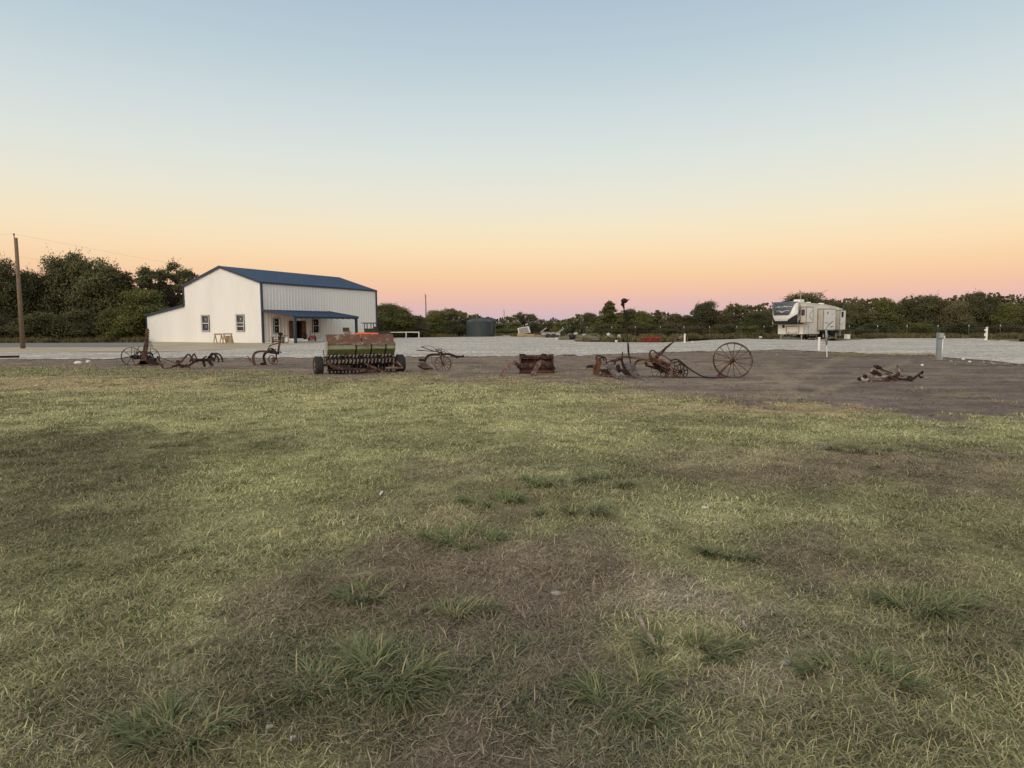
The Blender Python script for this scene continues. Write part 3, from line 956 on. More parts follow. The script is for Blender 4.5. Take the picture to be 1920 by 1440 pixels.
# ================================================================== TREES
def crown_arrays(seed, kind, h=8.0, w=8.0):
    rg = np.random.default_rng(seed)
    P, N, S = [], [], []
    lobes = []
    if kind == 'broad':
        for k in range(38):
            t = rg.random()
            z = h * (0.12 + 0.76 * t)
            R_ = w * 0.5 * (0.55 + 0.45 * math.sin(min(1, t * 1.15 + 0.12) * math.pi)) * 0.78
            a = rg.random() * 6.283
            rr = math.sqrt(rg.random()) * R_
            s = w * (0.13 + 0.10 * rg.random())
            lobes.append((rr * math.cos(a), rr * math.sin(a), z, s, s * 0.75))
        n, ls = 520, 0.165
    elif kind == 'conical':
        for k in range(52):
            t = (k + rg.random()) / 52
            z = h * (0.05 + 0.90 * t)
            R_ = w * 0.42 * (1 - t) ** 0.75
            a = rg.random() * 6.283
            rr = math.sqrt(rg.random()) * R_
            s = w * (0.045 + 0.10 * (1 - t))
            lobes.append((rr * math.cos(a), rr * math.sin(a), z, s, s * 0.8))
        n, ls = 300, 0.15
    elif kind == 'open':
        for k in range(46):
            a = rg.random() * 6.283
            q_ = math.sqrt(rg.random())
            rr = q_ * w * 0.44
            z = h * (0.56 + 0.36 * math.sqrt(max(0, 1 - q_ * q_)) * rg.random() ** 0.35)
            s = w * (0.05 + 0.055 * rg.random())
            lobes.append((rr * math.cos(a), rr * math.sin(a), z, s, s * 0.6))
        n, ls = 230, 0.14
    else:   # bush
        for k in range(20):
            t = rg.random()
            z = h * (0.03 + 0.72 * t)
            a = rg.random() * 6.283
            rr = math.sqrt(rg.random()) * w * 0.42 * (1.1 - 0.6 * t)
            s = w * (0.10 + 0.09 * rg.random())
            lobes.append((rr * math.cos(a), rr * math.sin(a), z, s, s * 0.9))
        n, ls = 520, 0.155
    for (cx, cy, cz, s, sz) in lobes:
        d = rg.normal(size=(n, 3)); d /= np.linalg.norm(d, axis=1)[:, None]
        d[:, 2] = np.where(d[:, 2] < -0.3, -d[:, 2], d[:, 2])
        r = (0.45 + 0.62 * rg.random(n) ** 0.6)
        lump = 1 + 0.35 * (fbm(d[:, 0] * 2.5 + cx, d[:, 1] * 2.5 + cy + d[:, 2] * 2, int(seed) + 5) - 0.5) * 2
        p = np.stack([cx + d[:, 0] * s * r * lump, cy + d[:, 1] * s * r * lump, cz + d[:, 2] * sz * r * lump], -1)
        P.append(p); N.append(d); S.append(ls * (0.6 + 0.8 * rg.random(n)))
        # twigs that stick out and make the outline ragged
        for t in range(9):
            dd = rg.normal(size=3); dd[2] = abs(dd[2]) * 0.9 + 0.2; dd /= np.linalg.norm(dd)
            m = 12
            tt = np.linspace(0.85, 1.0 + 0.65 * rg.random() ** 1.5, m)
            p = np.array([cx, cy, cz]) + dd * (tt * s)[:, None] * np.array([1, 1, 0.95]) + rg.normal(0, 0.07, (m, 3))
            P.append(p); N.append(rg.normal(size=(m, 3))); S.append(ls * (0.4 + 0.5 * rg.random(m)))
    if kind in ('broad', 'bush', 'conical'):
        m = 4200 if kind != 'conical' else 2200
        t = rg.random(m)
        prof = np.sin(np.clip(t * 0.85 + 0.14, 0, 1) * math.pi) ** 0.5 if kind != 'conical' else (1 - t) ** 0.8
        a = rg.random(m) * 6.283
        rr = np.sqrt(rg.random(m)) * w * (0.40 if kind != 'conical' else 0.34) * prof * (0.8 + 0.4 * fbm(np.cos(a) * 2 + t * 4, np.sin(a) * 2, seed))
        P.append(np.stack([rr * np.cos(a), rr * np.sin(a), h * (0.03 + (0.84 if kind == 'broad' else 0.78) * t)], -1))
        N.append(rg.normal(size=(m, 3))); S.append(np.full(m, ls * 1.25))
    P = np.concatenate(P); N = np.concatenate(N); S = np.concatenate(S)
    P[:, 2] = np.maximum(P[:, 2], 0.05)
    n = len(P)
    N = N + rg.normal(0, 0.75, (n, 3)); N /= np.linalg.norm(N, axis=1)[:, None]
    A = np.cross(N, rg.normal(size=(n, 3))); A /= np.linalg.norm(A, axis=1)[:, None]
    B = np.cross(N, A)
    sA = A * S[:, None] * 0.62; sB = B * S[:, None] * 0.40
    # a leaf cluster is a bent diamond of two triangles
    v = np.stack([P - sA, P + sB + N * (S * 0.12)[:, None], P + sA, P - sB + N * (S * 0.12)[:, None]], 1).reshape(-1, 3)
    b = np.arange(n) * 4
    f = np.stack([np.stack([b, b + 1, b + 2], -1), np.stack([b, b + 2, b + 3], -1)], 1).reshape(-1, 3)
    return v, f, lobes


def make_tree(kind, seed, leaf, h=8.0, w=8.0):
    root = empty('tree', (0, 0, 0))
    v, f, lobes = crown_arrays(seed, kind, h, w)
    o = np_mesh('crown', v, [f], M[leaf])
    o.parent = root
    rr = random.Random(seed)
    mb = MB()
    top = h * {'broad': 0.45, 'conical': 0.8, 'open': 0.42, 'bush': 0.25}[kind]
    stems = 1 if kind in ('conical',) else (2 if kind == 'broad' else 3)
    for s in range(stems):
        ox, oy = (rr.uniform(-.3, .3), rr.uniform(-.3, .3)) if stems > 1 else (0, 0)
        lean = (rr.uniform(-.8, .8), rr.uniform(-.8, .8)) if stems > 1 else (0, 0)
        tip = Vector((ox + lean[0], oy + lean[1], top))
        rad = 0.20 if kind != 'bush' else 0.07
        mb.tube([(ox, oy, -0.1), (ox + lean[0] * 0.2, oy + lean[1] * 0.3, top * 0.4), tip], [rad, rad * 0.75, rad * 0.5], 8)
        for lb in rr.sample(lobes, min(len(lobes), 9)):
            e = Vector(lb[:3])
            m = tip.lerp(e, 0.5) + Vector((rr.uniform(-.3, .3), rr.uniform(-.3, .3), 0.1 * h * rr.random()))
            mb.tube([tip * 0.92, m, e], [rad * 0.45, rad * 0.28, rad * 0.12], 6)
    t = mb.build('trunk', M['bark'], root, smooth=True)
    return root


protos = {}
for key, args in {
    'b1': ('broad', 11, 'leaf_dark'), 'b2': ('broad', 12, 'leaf_dark'), 'b3': ('broad', 13, 'leaf_mid'), 'b4': ('broad', 14, 'leaf_dark'), 'b5': ('broad', 19, 'leaf_brown'),
    'c1': ('conical', 21, 'leaf_mid'), 'c2': ('conical', 22, 'leaf_dark'),
    'o1': ('open', 31, 'leaf_dark'), 'o2': ('open', 32, 'leaf_mid'),
    'u1': ('bush', 41, 'leaf_mid'), 'u2': ('bush', 42, 'leaf_brown'), 'u3': ('bush', 43, 'leaf_dark'),
}.items():
    protos[key] = [make_tree(*args), False]

# (proto, px, top py, width in px, distance, label)
TREES = [
    # behind the road on the left
    ('b4', -60, 500, 110, 78, None), ('b1', 10, 493, 90, 76, 'dark broad tree at the left edge, left of the wooden utility pole'),
    ('b2', 62, 506, 84, 78, 'dark broad tree just right of the wooden utility pole'),
    ('b1', 130, 480, 110, 80, 'tallest dark broad tree of the left wood, with a ragged pointed top'),
    ('b4', 190, 490, 110, 79, 'big dark round-topped tree right of the tallest one in the left wood'),
    ('b5', 232, 512, 80, 82, 'brownish thin tree between the round-topped tree and the umbrella-shaped one'),
    ('o1', 318, 490, 120, 82, 'umbrella-shaped open tree with sky showing between its limbs, above the barn lean-to'),
    ('b5', 300, 530, 90, 84, 'brown-green tree under the umbrella-shaped one, left of the barn'),
    ('b3', 275, 545, 110, 76, 'lighter green bushy tree right beside the barn lean-to'),
    ('u1', 220, 570, 90, 74, 'light green bush in front of the left wood, next to the lighter bushy tree'),
    ('u3', 150, 575, 110, 75, 'dark bush at the foot of the big dark trees on the left'),
    ('u3', 70, 578, 110, 74.5, 'dark bush at the foot of the wood behind the utility pole'),
    ('u2', 5, 580, 100, 75, 'brown-green bush at the left edge under the dark trees'),
    ('b3', 345, 560, 70, 84, 'green tree mostly hidden behind the barn lean-to roof'),
    ('b2', -150, 495, 120, 80, None),
    # right of the barn
    ('b3', 735, 570, 90, 96, 'bright green bushy tree right behind the barn corner'),
    ('u1', 706, 585, 60, 95, 'green bush touching the right corner of the barn'),
    ('b5', 778, 592, 56, 98, 'low brown-green tree left of the thin distant pole by the barn'),
    ('b3', 817, 582, 54, 104, 'green tree right of the thin pole, between the barn and the water tanks'),
    ('o2', 845, 577, 60, 104, 'spindly tree with bare upright twigs left of the water tanks'),
    ('u3', 850, 596, 60, 101, 'dark bush under the spindly tree left of the water tanks'),
    ('b5', 880, 594, 50, 108, 'brown-green tree right behind the left edge of the water tanks'),
    ('u2', 760, 602, 70, 99, 'brown-green bush behind the white pipe rail'),
    # far centre
    ('u1', 935, 605, 60, 128, 'low green bush right of the water tanks, at the foot of the far pole'),
    ('o1', 982, 585, 52, 150, 'arched open-crowned tree far away behind the tilted white box'),
    ('u1', 965, 601, 50, 126, 'green bush behind the tilted white box'),
    ('u3', 1000, 602, 44, 130, 'dark bush right of the tilted white box'),
    ('u2', 1030, 600, 44, 135, 'flat-topped green bush behind the utility trailer'),
    ('u1', 1052, 601, 40, 130, 'small round bush above the right ramp of the utility trailer'),
    ('o2', 1076, 594, 34, 150, 'small sparse tree far away between the trailer and the dark wood'),
    ('u3', 1078, 606, 44, 118, 'dark low bush behind the rubble heap'),
    # the wood on the right
    ('b2', 1107, 586, 40, 96, 'small dark round tree at the left end of the right-hand wood'),
    ('c1', 1142, 565, 84, 90, 'pointed green cedar left of the tall iron rod'),
    ('b1', 1178, 581, 50, 92, 'dark round tree behind the tall iron rod'),
    ('b3', 1205, 584, 46, 90, 'green tree directly right of the tall iron rod'),
    ('c2', 1232, 582, 56, 90, 'dark spiky-topped tree above the red steel attachment'),
    ('b5', 1262, 588, 46, 88, 'low brown-green tree right of the red steel attachment'),
    ('b4', 1290, 592, 46, 88, 'low dark tree left of the dome-shaped one'),
    ('b1', 1320, 568, 66, 86, 'large dark dome-shaped tree behind the big spoked wheel'),
    ('o2', 1376, 567, 44, 86, 'tall thin-leaved tree with gaps, right of the dome-shaped one'),
    ('b5', 1362, 590, 50, 84, 'brown-green tree at the foot of the thin-leaved one'),
    ('b2', 1410, 583, 56, 84, 'rounded dark tree left of the camper'),
    ('b4', 1440, 580, 46, 86, 'dark tree just at the front of the camper'),
    ('u1', 1405, 608, 60, 80, 'green bush left of the camper front'),
    ('b2', 1502, 549, 104, 92, 'big dark tree rising above the camper roof'),
    ('b1', 1560, 566, 70, 90, 'dark tree behind the rear end of the camper'),
    ('b4', 1604, 566, 66, 84, 'dark green tree just right of the camper'),
    ('b3', 1655, 561, 64, 83, 'green tree second to the right of the camper'),
    ('b1', 1698, 563, 60, 82, 'dark tree third to the right of the camper'),
    ('b2', 1742, 553, 76, 82, 'dark broad tree above the grey electric pedestal'),
    ('b5', 1786, 563, 60, 80, 'brownish tree right of the one above the grey pedestal'),
    ('b4', 1822, 550, 62, 81, 'tallest dark tree left of the far white hook-up post'),
    ('o1', 1846, 552, 34, 84, 'thin open tree poking out above the far white hook-up post'),
    ('c2', 1868, 552, 34, 84, 'narrow pointed cedar near the right edge'),
    ('b3', 1890, 568, 60, 78, 'green tree right of the narrow cedar'),
    ('b1', 1925, 567, 70, 78, 'dark tree cut by the right edge of the picture'),
    ('b2', 1990, 560, 90, 77, None), ('b4', 2070, 562, 90, 76, None), ('b3', 2150, 560, 90, 76, None),
    ('u3', 1640, 600, 80, 78.5, 'dark bush at the foot of the wood right of the camper'),
    ('u1', 1720, 602, 80, 78, 'green bush at the foot of the wood above the grey pedestal'),
    ('u3', 1800, 600, 90, 77, 'dark bush between the grey pedestal and the far white hook-up post'),
    ('u2', 1885, 603, 80, 76, 'brown-green bush behind the far white hook-up post'),
    ('u3', 1135, 604, 60, 88, 'dark bush at the foot of the pointed green cedar'),
    ('u2', 1190, 604, 60, 87, 'brown-green bush left of the red steel attachment'),
    ('u3', 1250, 606, 60, 86, 'dark bush behind the red steel attachment'),
    ('u2', 1305, 606, 60, 84, 'brown-green bush under the dome-shaped tree'),
    ('u3', 1345, 607, 50, 83, 'dark bush between the dome-shaped tree and the thin-leaved one'),
]
tr = random.Random(5)
for key, px, top, wpx, Yd, lab in TREES:
    p = protos[key]
    if not p[1]:
        o = p[0]; p[1] = True
    else:
        o = copy_tree(p[0])
    if lab is None: lab = 'dark broad tree of the wood standing beyond the edge of the picture'
    b = W(px, 640, Yd)
    t = W(px, top, Yd)
    hh = t.z / (8.0 * 0.97)
    ww = wpx / F * Yd / (8.0 * 0.92)
    o.location = (b.x, Yd, 0)
    o.scale = (ww, ww, hh)
    o.rotation_euler = (0, 0, tr.uniform(0, 6.28))
    o.name = 'bush' if key[0] == 'u' else 'tree'
    tag(o, lab, 'bush' if key[0] == 'u' else 'tree', 'bushes along the edge of the woods' if key[0] == 'u' else 'trees of the woods around the lot')

# dense thicket under and behind the trees
def thicket(name, spans, lab, per=26, seed=3):
    rg = np.random.default_rng(seed)
    P, S = [], []
    for (x0, y0, x1, y1, h0, h1) in spans:
        Ln = math.hypot(x1 - x0, y1 - y0)
        n = int(Ln * per * (h0 + h1) / 2 * 1.6)
        t = rg.random(n)
        hh = (h0 + (h1 - h0) * t) * (0.62 + 0.75 * fbm(t * Ln * 0.30, 0.5, seed + 2))
        z = hh * rg.random(n) ** 0.8
        dep = rg.normal(0, 1.1, n)
        P.append(np.stack([x0 + (x1 - x0) * t, y0 + (y1 - y0) * t + dep, z], -1))
        S.append(0.30 + 0.30 * rg.random(n))
    P = np.concatenate(P); S = np.concatenate(S)
    n = len(P)
    N = rg.normal(size=(n, 3)); N /= np.linalg.norm(N, axis=1)[:, None]
    A = np.cross(N, rg.normal(size=(n, 3))); A /= np.linalg.norm(A, axis=1)[:, None]
    B = np.cross(N, A)
    sA = A * S[:, None] * 0.6; sB = B * S[:, None] * 0.4
    v = np.stack([P - sA, P + sB, P + sA, P - sB], 1).reshape(-1, 3)
    b = np.arange(n) * 4
    o = np_mesh(name, v, [np.stack([b, b + 1, b + 2, b + 3], -1)], M['leaf_dark'])
    tag(o, lab, 'undergrowth', kind='stuff')


def gp(px, Yd):
    return W(px, 640, Yd).x, Yd


sp = []
for (pa, Ya, ha), (pb, Yb, hb) in (((-160, 84, 7), (60, 84, 7.5)), ((60, 84, 7.5), (250, 86, 8)), ((250, 86, 6.5), (400, 88, 5)), ((690, 104, 4.2), (770, 104, 3.2)), ((770, 106, 3.2), (900, 112, 3.3)),
                                   ((900, 160, 3.6), (1080, 160, 3.4)), ((1080, 100, 3.0), (1300, 95, 3.2)), ((1300, 93, 3.6), (1460, 92, 4.0)), ((1460, 95, 4.4), (1700, 90, 4.8)), ((1700, 88, 4.8), (2250, 82, 5.0))):
    sp.append((*gp(pa, Ya), *gp(pb, Yb), ha, hb))
thicket('undergrowth', sp, 'dense dark thicket of brush filling the woods behind the lot')

# tall dry weeds along the foot of the woods
wx, wy = [], []
for (pa, Ya, pb, Yb, k) in ((-100, 71, 275, 72, 1800), (735, 99, 870, 99, 700), (1062, 76, 1150, 75, 500), (920, 100, 1070, 96, 900), (1080, 80, 1340, 79, 2600), (1340, 80, 1460, 78, 900), (1580, 76, 1920, 69, 3800), (1920, 69, 2200, 66, 900), (1080, 62, 1280, 66, 700)):
    t = rng.random(k)
    a = gp(pa, Ya); b = gp(pb, Yb)
    keepv = vnoise(t * 22, pa * 0.1, 91) > 0.35
    t = t[keepv]
    wx.append(a[0] + (b[0] - a[0]) * t); wy.append(Ya + (Yb - Ya) * t + rng.normal(0, 0.8, len(t)))
wx = np.concatenate(wx); wy = np.concatenate(wy)
rep = 9
x = np.repeat(wx, rep) + rng.normal(0, 0.10, len(wx) * rep); y = np.repeat(wy, rep) + rng.normal(0, 0.10, len(wx) * rep)
n = len(x)
k = np.repeat(rng.random(len(wx)), rep)[:, None]
cc = (slin((128, 110, 78)) * (1 - k) + slin((84, 88, 52)) * k) * (0.6 + 0.6 * rng.random(n))[:, None]
o = blade_obj('dry_weeds', [blades('w', x, y, np.full(n, -0.02), np.repeat(0.25 + 0.45 * rng.random(len(wx)), rep) * (0.7 + 0.5 * rng.random(n)), 0.03 + 0.02 * rng.random(n),
                                  rng.random(n) * 6.283, 0.1 + 0.4 * rng.random(n), 0.5 * rng.random(n), cc)], M['blade'])
tag(o, 'tall dry tan weeds along the fence and the foot of the woods', 'weeds', kind='stuff')
# ================================================================== BARN
def frame(o, ux, uy):
    """matrix whose x,y axes are ux,uy on the ground at o"""
    m = Matrix.Identity(4)
    for i in range(3):
        m[i][0] = ux[i]; m[i][1] = uy[i]; m[i][3] = o[i]
    return m


def u_at(px, o, d):
    """how far along the ground line o + t d stands at photo column px (near the horizon)"""
    r = ray(px, 625)
    q = r.x / r.y
    return (q * o[1] - o[0]) / (d[0] - q * d[1])


BC = G(494, 643)
bg_ = Vector((-0.888, 0.459, 0)).normalized()
bl_ = Vector((0.459, 0.888, 0)).normalized()
bg_ = Vector((-bl_.y, bl_.x, 0))
BX = frame(BC, bg_, bl_)
barn = empty('barn', BC, 'white ribbed metal barn with a blue roof, lean-to on the left and open porch', 'barn')
EH, AH, BW, BL = 6.05, 7.85, u_at(349, BC, bg_), u_at(706, BC, bl_)
LW, LH1, LH2 = u_at(277, BC, bg_), 3.95, 2.95


def wall(name, org, du, L, top, nrm, openings=(), rib=0.42, parent=barn, m='white_wall', rd=0.050):
    """ribbed sheet-metal wall from z=0 to top(u); openings = (u0,u1,z0,z1)"""
    us = {0.0, L}
    k = 0.15
    while k < L - 0.06:
        for dv in (-0.065, -0.030, 0.030, 0.065):
            us.add(round(k + dv, 4))
        k += rib
    for o_ in openings: us |= {o_[0], o_[1]}
    for bp in getattr(top, 'brk', ()): us |= {bp - 1e-4, bp + 1e-4}
    us = sorted(us)

    def off(u):
        f = abs(((u - 0.15 + rib / 2) % rib) - rib / 2)
        return rd if f <= 0.031 else 0.0
    mb = MB()
    org, du, nrm = Vector(org), Vector(du), Vector(nrm)
    for a, b in zip(us[:-1], us[1:]):
        if b - a < 1e-5: continue
        mid = (a + b) / 2
        segs = [(0.0, None)]
        for (u0, u1, z0, z1) in openings:
            if u0 < mid < u1: segs = [(0.0, z0), (z1, None)]
        for z0, z1 in segs:
            ta, tb = (top(a), top(b)) if z1 is None else (z1, z1)
            pa, pb = org + du * a + nrm * off(a), org + du * b + nrm * off(b)
            if z1 is not None and z1 <= 0: continue
            mb.quad(pa + Vector((0, 0, z0)), pb + Vector((0, 0, z0)), pb + Vector((0, 0, tb)), pa + Vector((0, 0, ta)))
    return mb.build(name, M[m], parent)


def topg(u):
    if u < BW: return EH + (AH - EH) * (1 - abs(u - BW / 2) / (BW / 2))
    return LH1 + (LH2 - LH1) * (u - BW) / (LW - BW)


topg.brk = (BW, BW / 2)
B = lambda u, v, z: BX @ Vector((u, v, z))


def window(org, du, nrm, u0, u1, z0, z1, parent=barn, sash=(0.5,), lab=None, open_=False):
    org, du, nrm = Vector(org), Vector(du), Vector(nrm)
    P = lambda u, z, o=0.0: org + du * u + nrm * o + Vector((0, 0, z))
    fr = MB()
    t = 0.06
    zc = z0 + (z1 - z0) * sash[0]
    fr.bar(P(u0 - t / 2, z0 - t, 0.02), P(u0 - t / 2, z1 + t, 0.02), 0.18, t, up=du)
    fr.bar(P(u1 + t / 2, z0 - t, 0.02), P(u1 + t / 2, z1 + t, 0.02), 0.18, t, up=du)
    fr.bar(P(u0, z0 - t / 2, 0.02), P(u1, z0 - t / 2, 0.02), 0.12, t)
    fr.bar(P(u0, z1 + t / 2, 0.02), P(u1, z1 + t / 2, 0.02), 0.12, t)
    for s in sash:
        zc = z0 + (z1 - z0) * s
        fr.bar(P(u0, zc, 0.01), P(u1, zc, 0.01), 0.06, 0.06)
    f = fr.build('window', M['white_paint'], parent)
    j = MB()
    o2 = 0.06
    for a, b in ((u0 - t - .03, u0 - t), (u1 + t, u1 + t + .03)):
        j.box(P((a + b) / 2, (z0 + z1) / 2, o2), (0.001, 0.001, 0.001))
        j.bar(P((a + b) / 2, z0 - t - .03, o2), P((a + b) / 2, z1 + t + .03, o2), 0.09, 0.03, up=du)
    j.bar(P(u0 - t, z0 - t - .015, o2), P(u1 + t, z0 - t - .015, o2), 0.09, 0.03)
    j.bar(P(u0 - t, z1 + t + .015, o2), P(u1 + t, z1 + t + .015, o2), 0.09, 0.03)
    j.build('trim', M['blue_trim'], f)
    g = MB()
    g.quad(P(u0, z0, -0.03), P(u1, z0, -0.03), P(u1, z1, -0.03), P(u0, z1, -0.03))
    g.build('pane', M['glass_dark'], f)
    s = MB()
    uc, hw, hz = (u0 + u1) / 2, (u1 - u0), (z1 - z0)
    s.quad(P(uc - .06, z0 + hz * .68, -.02), P(uc + .06, z0 + hz * .68, -.02), P(uc + .05, z0 + hz * .82, -.02), P(uc - .05, z0 + hz * .82, -.02))
    s.build('sticker', M['sticker'], f)
    if not open_:
        s = MB(); s.quad(P(uc - .03, z0 + hz * .18, -.02), P(uc + .03, z0 + hz * .18, -.02), P(uc + .03, z0 + hz * .34, -.02), P(uc - .03, z0 + hz * .34, -.02))
        s.build('sticker', M['sticker'], f)
    return f


gn, ln = -bl_, -bg_      # outward from gable wall, from long wall
wu = [(u_at(a, BC, bg_), u_at(b, BC, bg_)) for a, b in ((393, 380.5), (458.5, 445.5))]
gop = [(min(a, b) - .02, max(a, b) + .02, 1.25, 2.82) for a, b in wu]
wall('wall', BC, bg_, LW, topg, gn, gop, rib=0.34, rd=0.016)
for k, o_ in enumerate(gop):
    window(BC, bg_, gn, *o_, sash=(0.5,) if k == 0 else (0.5, 0.28), open_=(k == 1))
lw_ = [(u_at(a, BC, bl_), u_at(b, BC, bl_)) for a, b in ((514, 524.5), (587, 598), (557, 569))]
lop = [(lw_[0][0], lw_[0][1] - .05, 1.0, 2.45), (lw_[1][0], lw_[1][1], 1.0, 2.45), (lw_[2][0] - 1.1, lw_[2][0] + 1.25, 0.0, 2.25)]
wall('wall', BC, bl_, BL, lambda u: EH, ln, lop)
window(BC, bl_, ln, *lop[0])
window(BC, bl_, ln, *lop[1])
wall('wall', B(0, BL, 0), bg_, LW, topg, bl_)
def toplean(u): return LH2
wall('wall', B(LW, 0, 0), bl_, BL, lambda u: LH2, bg_)
wall('wall', B(BW, 0, 0), bl_, BL, lambda u: EH, bg_)
# door: frame, one leaf shut, one leaf swung inwards, room sheets behind coloured dark for its shade
d0, d1 = lop[2][0], lop[2][1]
mb = MB()
for v in (d0 + .04, d1 - .04): mb.bar(B(v * 0 + -0.03, v, 0), B(-0.03, v, 2.25), 0.08, 0.1, up=bl_)
mb.bar(B(-0.03, d0, 2.21), B(-0.03, d1, 2.21), 0.1, 0.08)
df = mb.build('door_frame', M['wood_door'], barn)
dm = d0 + (d1 - d0) * 0.36
mb = MB(); mb.box(B(0.04, (d0 + .08 + dm) / 2, 1.08), (0.05, dm - d0 - .1, 2.1), rot=BX.to_3x3())
dd_ = mb.build('door', M['wood_door'], barn)
mb = MB(); mb.box(B(-0.01, dm - .14, 1.0), (0.03, 0.04, 0.16), rot=BX.to_3x3()); mb.build('handle', M['black'], dd_)
mb = MB(); mb.box(B(0.55, d1 - .10, 1.08), (1.0, 0.05, 2.1), rot=BX.to_3x3())
mb.box(B(-0.02, d1 - .32, 1.08), (0.05, 0.45, 2.1), rot=BX.to_3x3())
mb.build('door', M['wood_door'], barn)
mb = MB()
mb.quad(B(3.5, d0 - 1, 0.02), B(3.5, d1 + 3, 0.02), B(3.5, d1 + 3, 3), B(3.5, d0 - 1, 3))
mb.quad(B(0.03, d0 - 1, 0.01), B(3.5, d0 - 1, 0.01), B(3.5, d1 + 3, 0.01), B(0.03, d1 + 3, 0.01))
mb.quad(B(0.03, d0 - 1, 2.6), B(3.5, d0 - 1, 2.6), B(3.5, d1 + 3, 2.6), B(0.03, d1 + 3, 2.6))
mb.build('interior', M['rust_dark'], barn)


def roof(name, pts, ribs_n, m='blue_metal', th=0.07, parent=barn):
    """sloping sheet roof; pts = eave a, eave b, ridge b, ridge a"""
    a, b, c, d = [Vector(p) for p in pts]
    n = (b - a).cross(d - a).normalized()
    if n.z < 0: n = -n
    mb = MB()
    mb.add([a, b, c, d, a - n * th, b - n * th, c - n * th, d - n * th], [(0, 1, 2, 3), (7, 6, 5, 4), (0, 4, 5, 1), (1, 5, 6, 2), (2, 6, 7, 3), (3, 7, 4, 0)])
    for k in range(ribs_n):
        t = (k + 0.5) / ribs_n
        p, q = a.lerp(b, t), d.lerp(c, t)
        mb.bar(p + n * 0.012, q + n * 0.012, 0.05, 0.03, up=n)
    return mb.build(name, M[m], parent)


ov = 0.12
sl = (AH - EH) / (BW / 2)
roof('roof', [B(-ov, -ov, EH - sl * ov + .10), B(-ov, BL + ov, EH - sl * ov + .10), B(BW / 2, BL + ov, AH + .10), B(BW / 2, -ov, AH + .10)], 58)
roof('roof', [B(BW + ov, -ov, EH - sl * ov + .10), B(BW + ov, BL + ov, EH - sl * ov + .10), B(BW / 2, BL + ov, AH + .10), B(BW / 2, -ov, AH + .10)], 58)
roof('lean_to_roof', [B(LW + ov, -ov, LH2 - .02 + .08), B(LW + ov, BL + ov, LH2 + .06), B(BW + .03, BL + ov, LH1 + .08), B(BW + .03, -ov, LH1 + .08)], 58)
mb = MB()
e = -ov - 0.03
for (ua, za), (ub, zb) in (((-ov, EH - sl * ov), (BW / 2, AH)), ((BW / 2, AH), (BW + ov, EH - sl * ov)), ((BW + 0.03, LH1 - .01), (LW + ov, LH2 - .03))):
    mb.bar(B(ua, e, za + .02), B(ub, e, zb + .02), 0.05, 0.24)
mb.bar(B(-ov - .03, -ov, EH - sl * ov + .02), B(-ov - .03, BL + ov, EH - sl * ov + .02), 0.05, 0.17)
mb.bar(B(BW + ov + .03, -ov, EH - sl * ov + .02), B(BW + ov + .03, BL + ov, EH - sl * ov + .02), 0.05, 0.17)
for u, h in ((-0.03, EH - .1), (BW + .03, EH - .1), (LW + .03, LH2 - .02)):
    for v in (-0.04, BL + .04):
        z0 = LH1 if abs(u - BW - .03) < .01 else 0.02
        mb.box(B(u, v, (z0 + h) / 2), (0.20 if u < 1 else 0.12, 0.16, h - z0), rot=BX.to_3x3())
mb.build('corner_trim', M['blue_trim'], barn)
# porch
PD = 4.35
PL = u_at(670.5, B(-PD, 0, 0), bl_)
PH1, PH2 = 3.30, 2.62
roof('porch_roof', [B(-PD - .15, -.1, PH2 + .02), B(-PD - .15, PL + .1, PH2 + .02), B(-.03, PL + .1, PH1 + .04), B(-.03, -.1, PH1 + .04)], 30)
mb = MB()
mb.quad(B(-PD, 0.05, PH2 - .10), B(-PD, PL - .1, PH2 - .10), B(-.06, PL - .1, PH1 - .10), B(-.06, 0.05, PH1 - .10))
for k in range(11):
    v = 0.2 + (PL - .5) * k / 10
    mb.bar(B(-PD + .1, v, PH2 - .17), B(-.08, v, PH1 - .17), 0.05, 0.13)
mb.build('soffit', M['wood_soffit'], barn)
mb = MB()
mb.bar(B(-PD, -.05, PH2 - .08), B(-PD, PL + .05, PH2 - .08), 0.14, 0.20)
mb.bar(B(-PD - .1, -.12, PH2 + .0), B(-.04, -.12, PH1 + .0), 0.06, 0.20)
mb.bar(B(-PD - .1, PL + .12, PH2 + .0), B(-.04, PL + .12, PH1 + .0), 0.06, 0.20)
mb.build('porch_beam', M['blue_trim'], barn)
for v in (0.12, PL - .12):
    mb = MB(); mb.box(B(-PD + .05, v, (PH2 - .18) / 2), (0.22, 0.22, PH2 - .18), rot=BX.to_3x3()); mb.build('porch_post', M['blue_trim'], barn)
mb = MB(); mb.box(B(-PD / 2 - .03, PL / 2, 0.06), (PD - .1, PL - .1, 0.12), rot=BX.to_3x3()); mb.build('porch_floor', M['concrete'], barn)
mb = MB(); mb.blob(B(-PD + .25, 0.9, PH2 - .30), (.10, .10, .08), 10, 0); mb.build('porch_lamp', M['white_paint'], barn)

# ---- things on and around the porch
def thing1(name, label, cat, parts, group=None, at_=None):
    """parts = [(name, material, MB, extra)]; root sits below the first shape"""
    v = parts[0][2].v
    c = at_ or (sum(p[0] for p in v) / len(v), sum(p[1] for p in v) / len(v), 0)
    if len(parts) == 1:
        o = parts[0][2].build(name, M[parts[0][1]])
        off = Vector(c)
        o.data.transform(Matrix.Translation(-off)); o.location = off
        return tag(o, label, cat, group)
    r = empty(name, c, label, cat, group)
    for nm, mt, mb, *x in parts:
        mb.build(nm, M[mt], r, smooth=bool(x and x[0]))
    return r


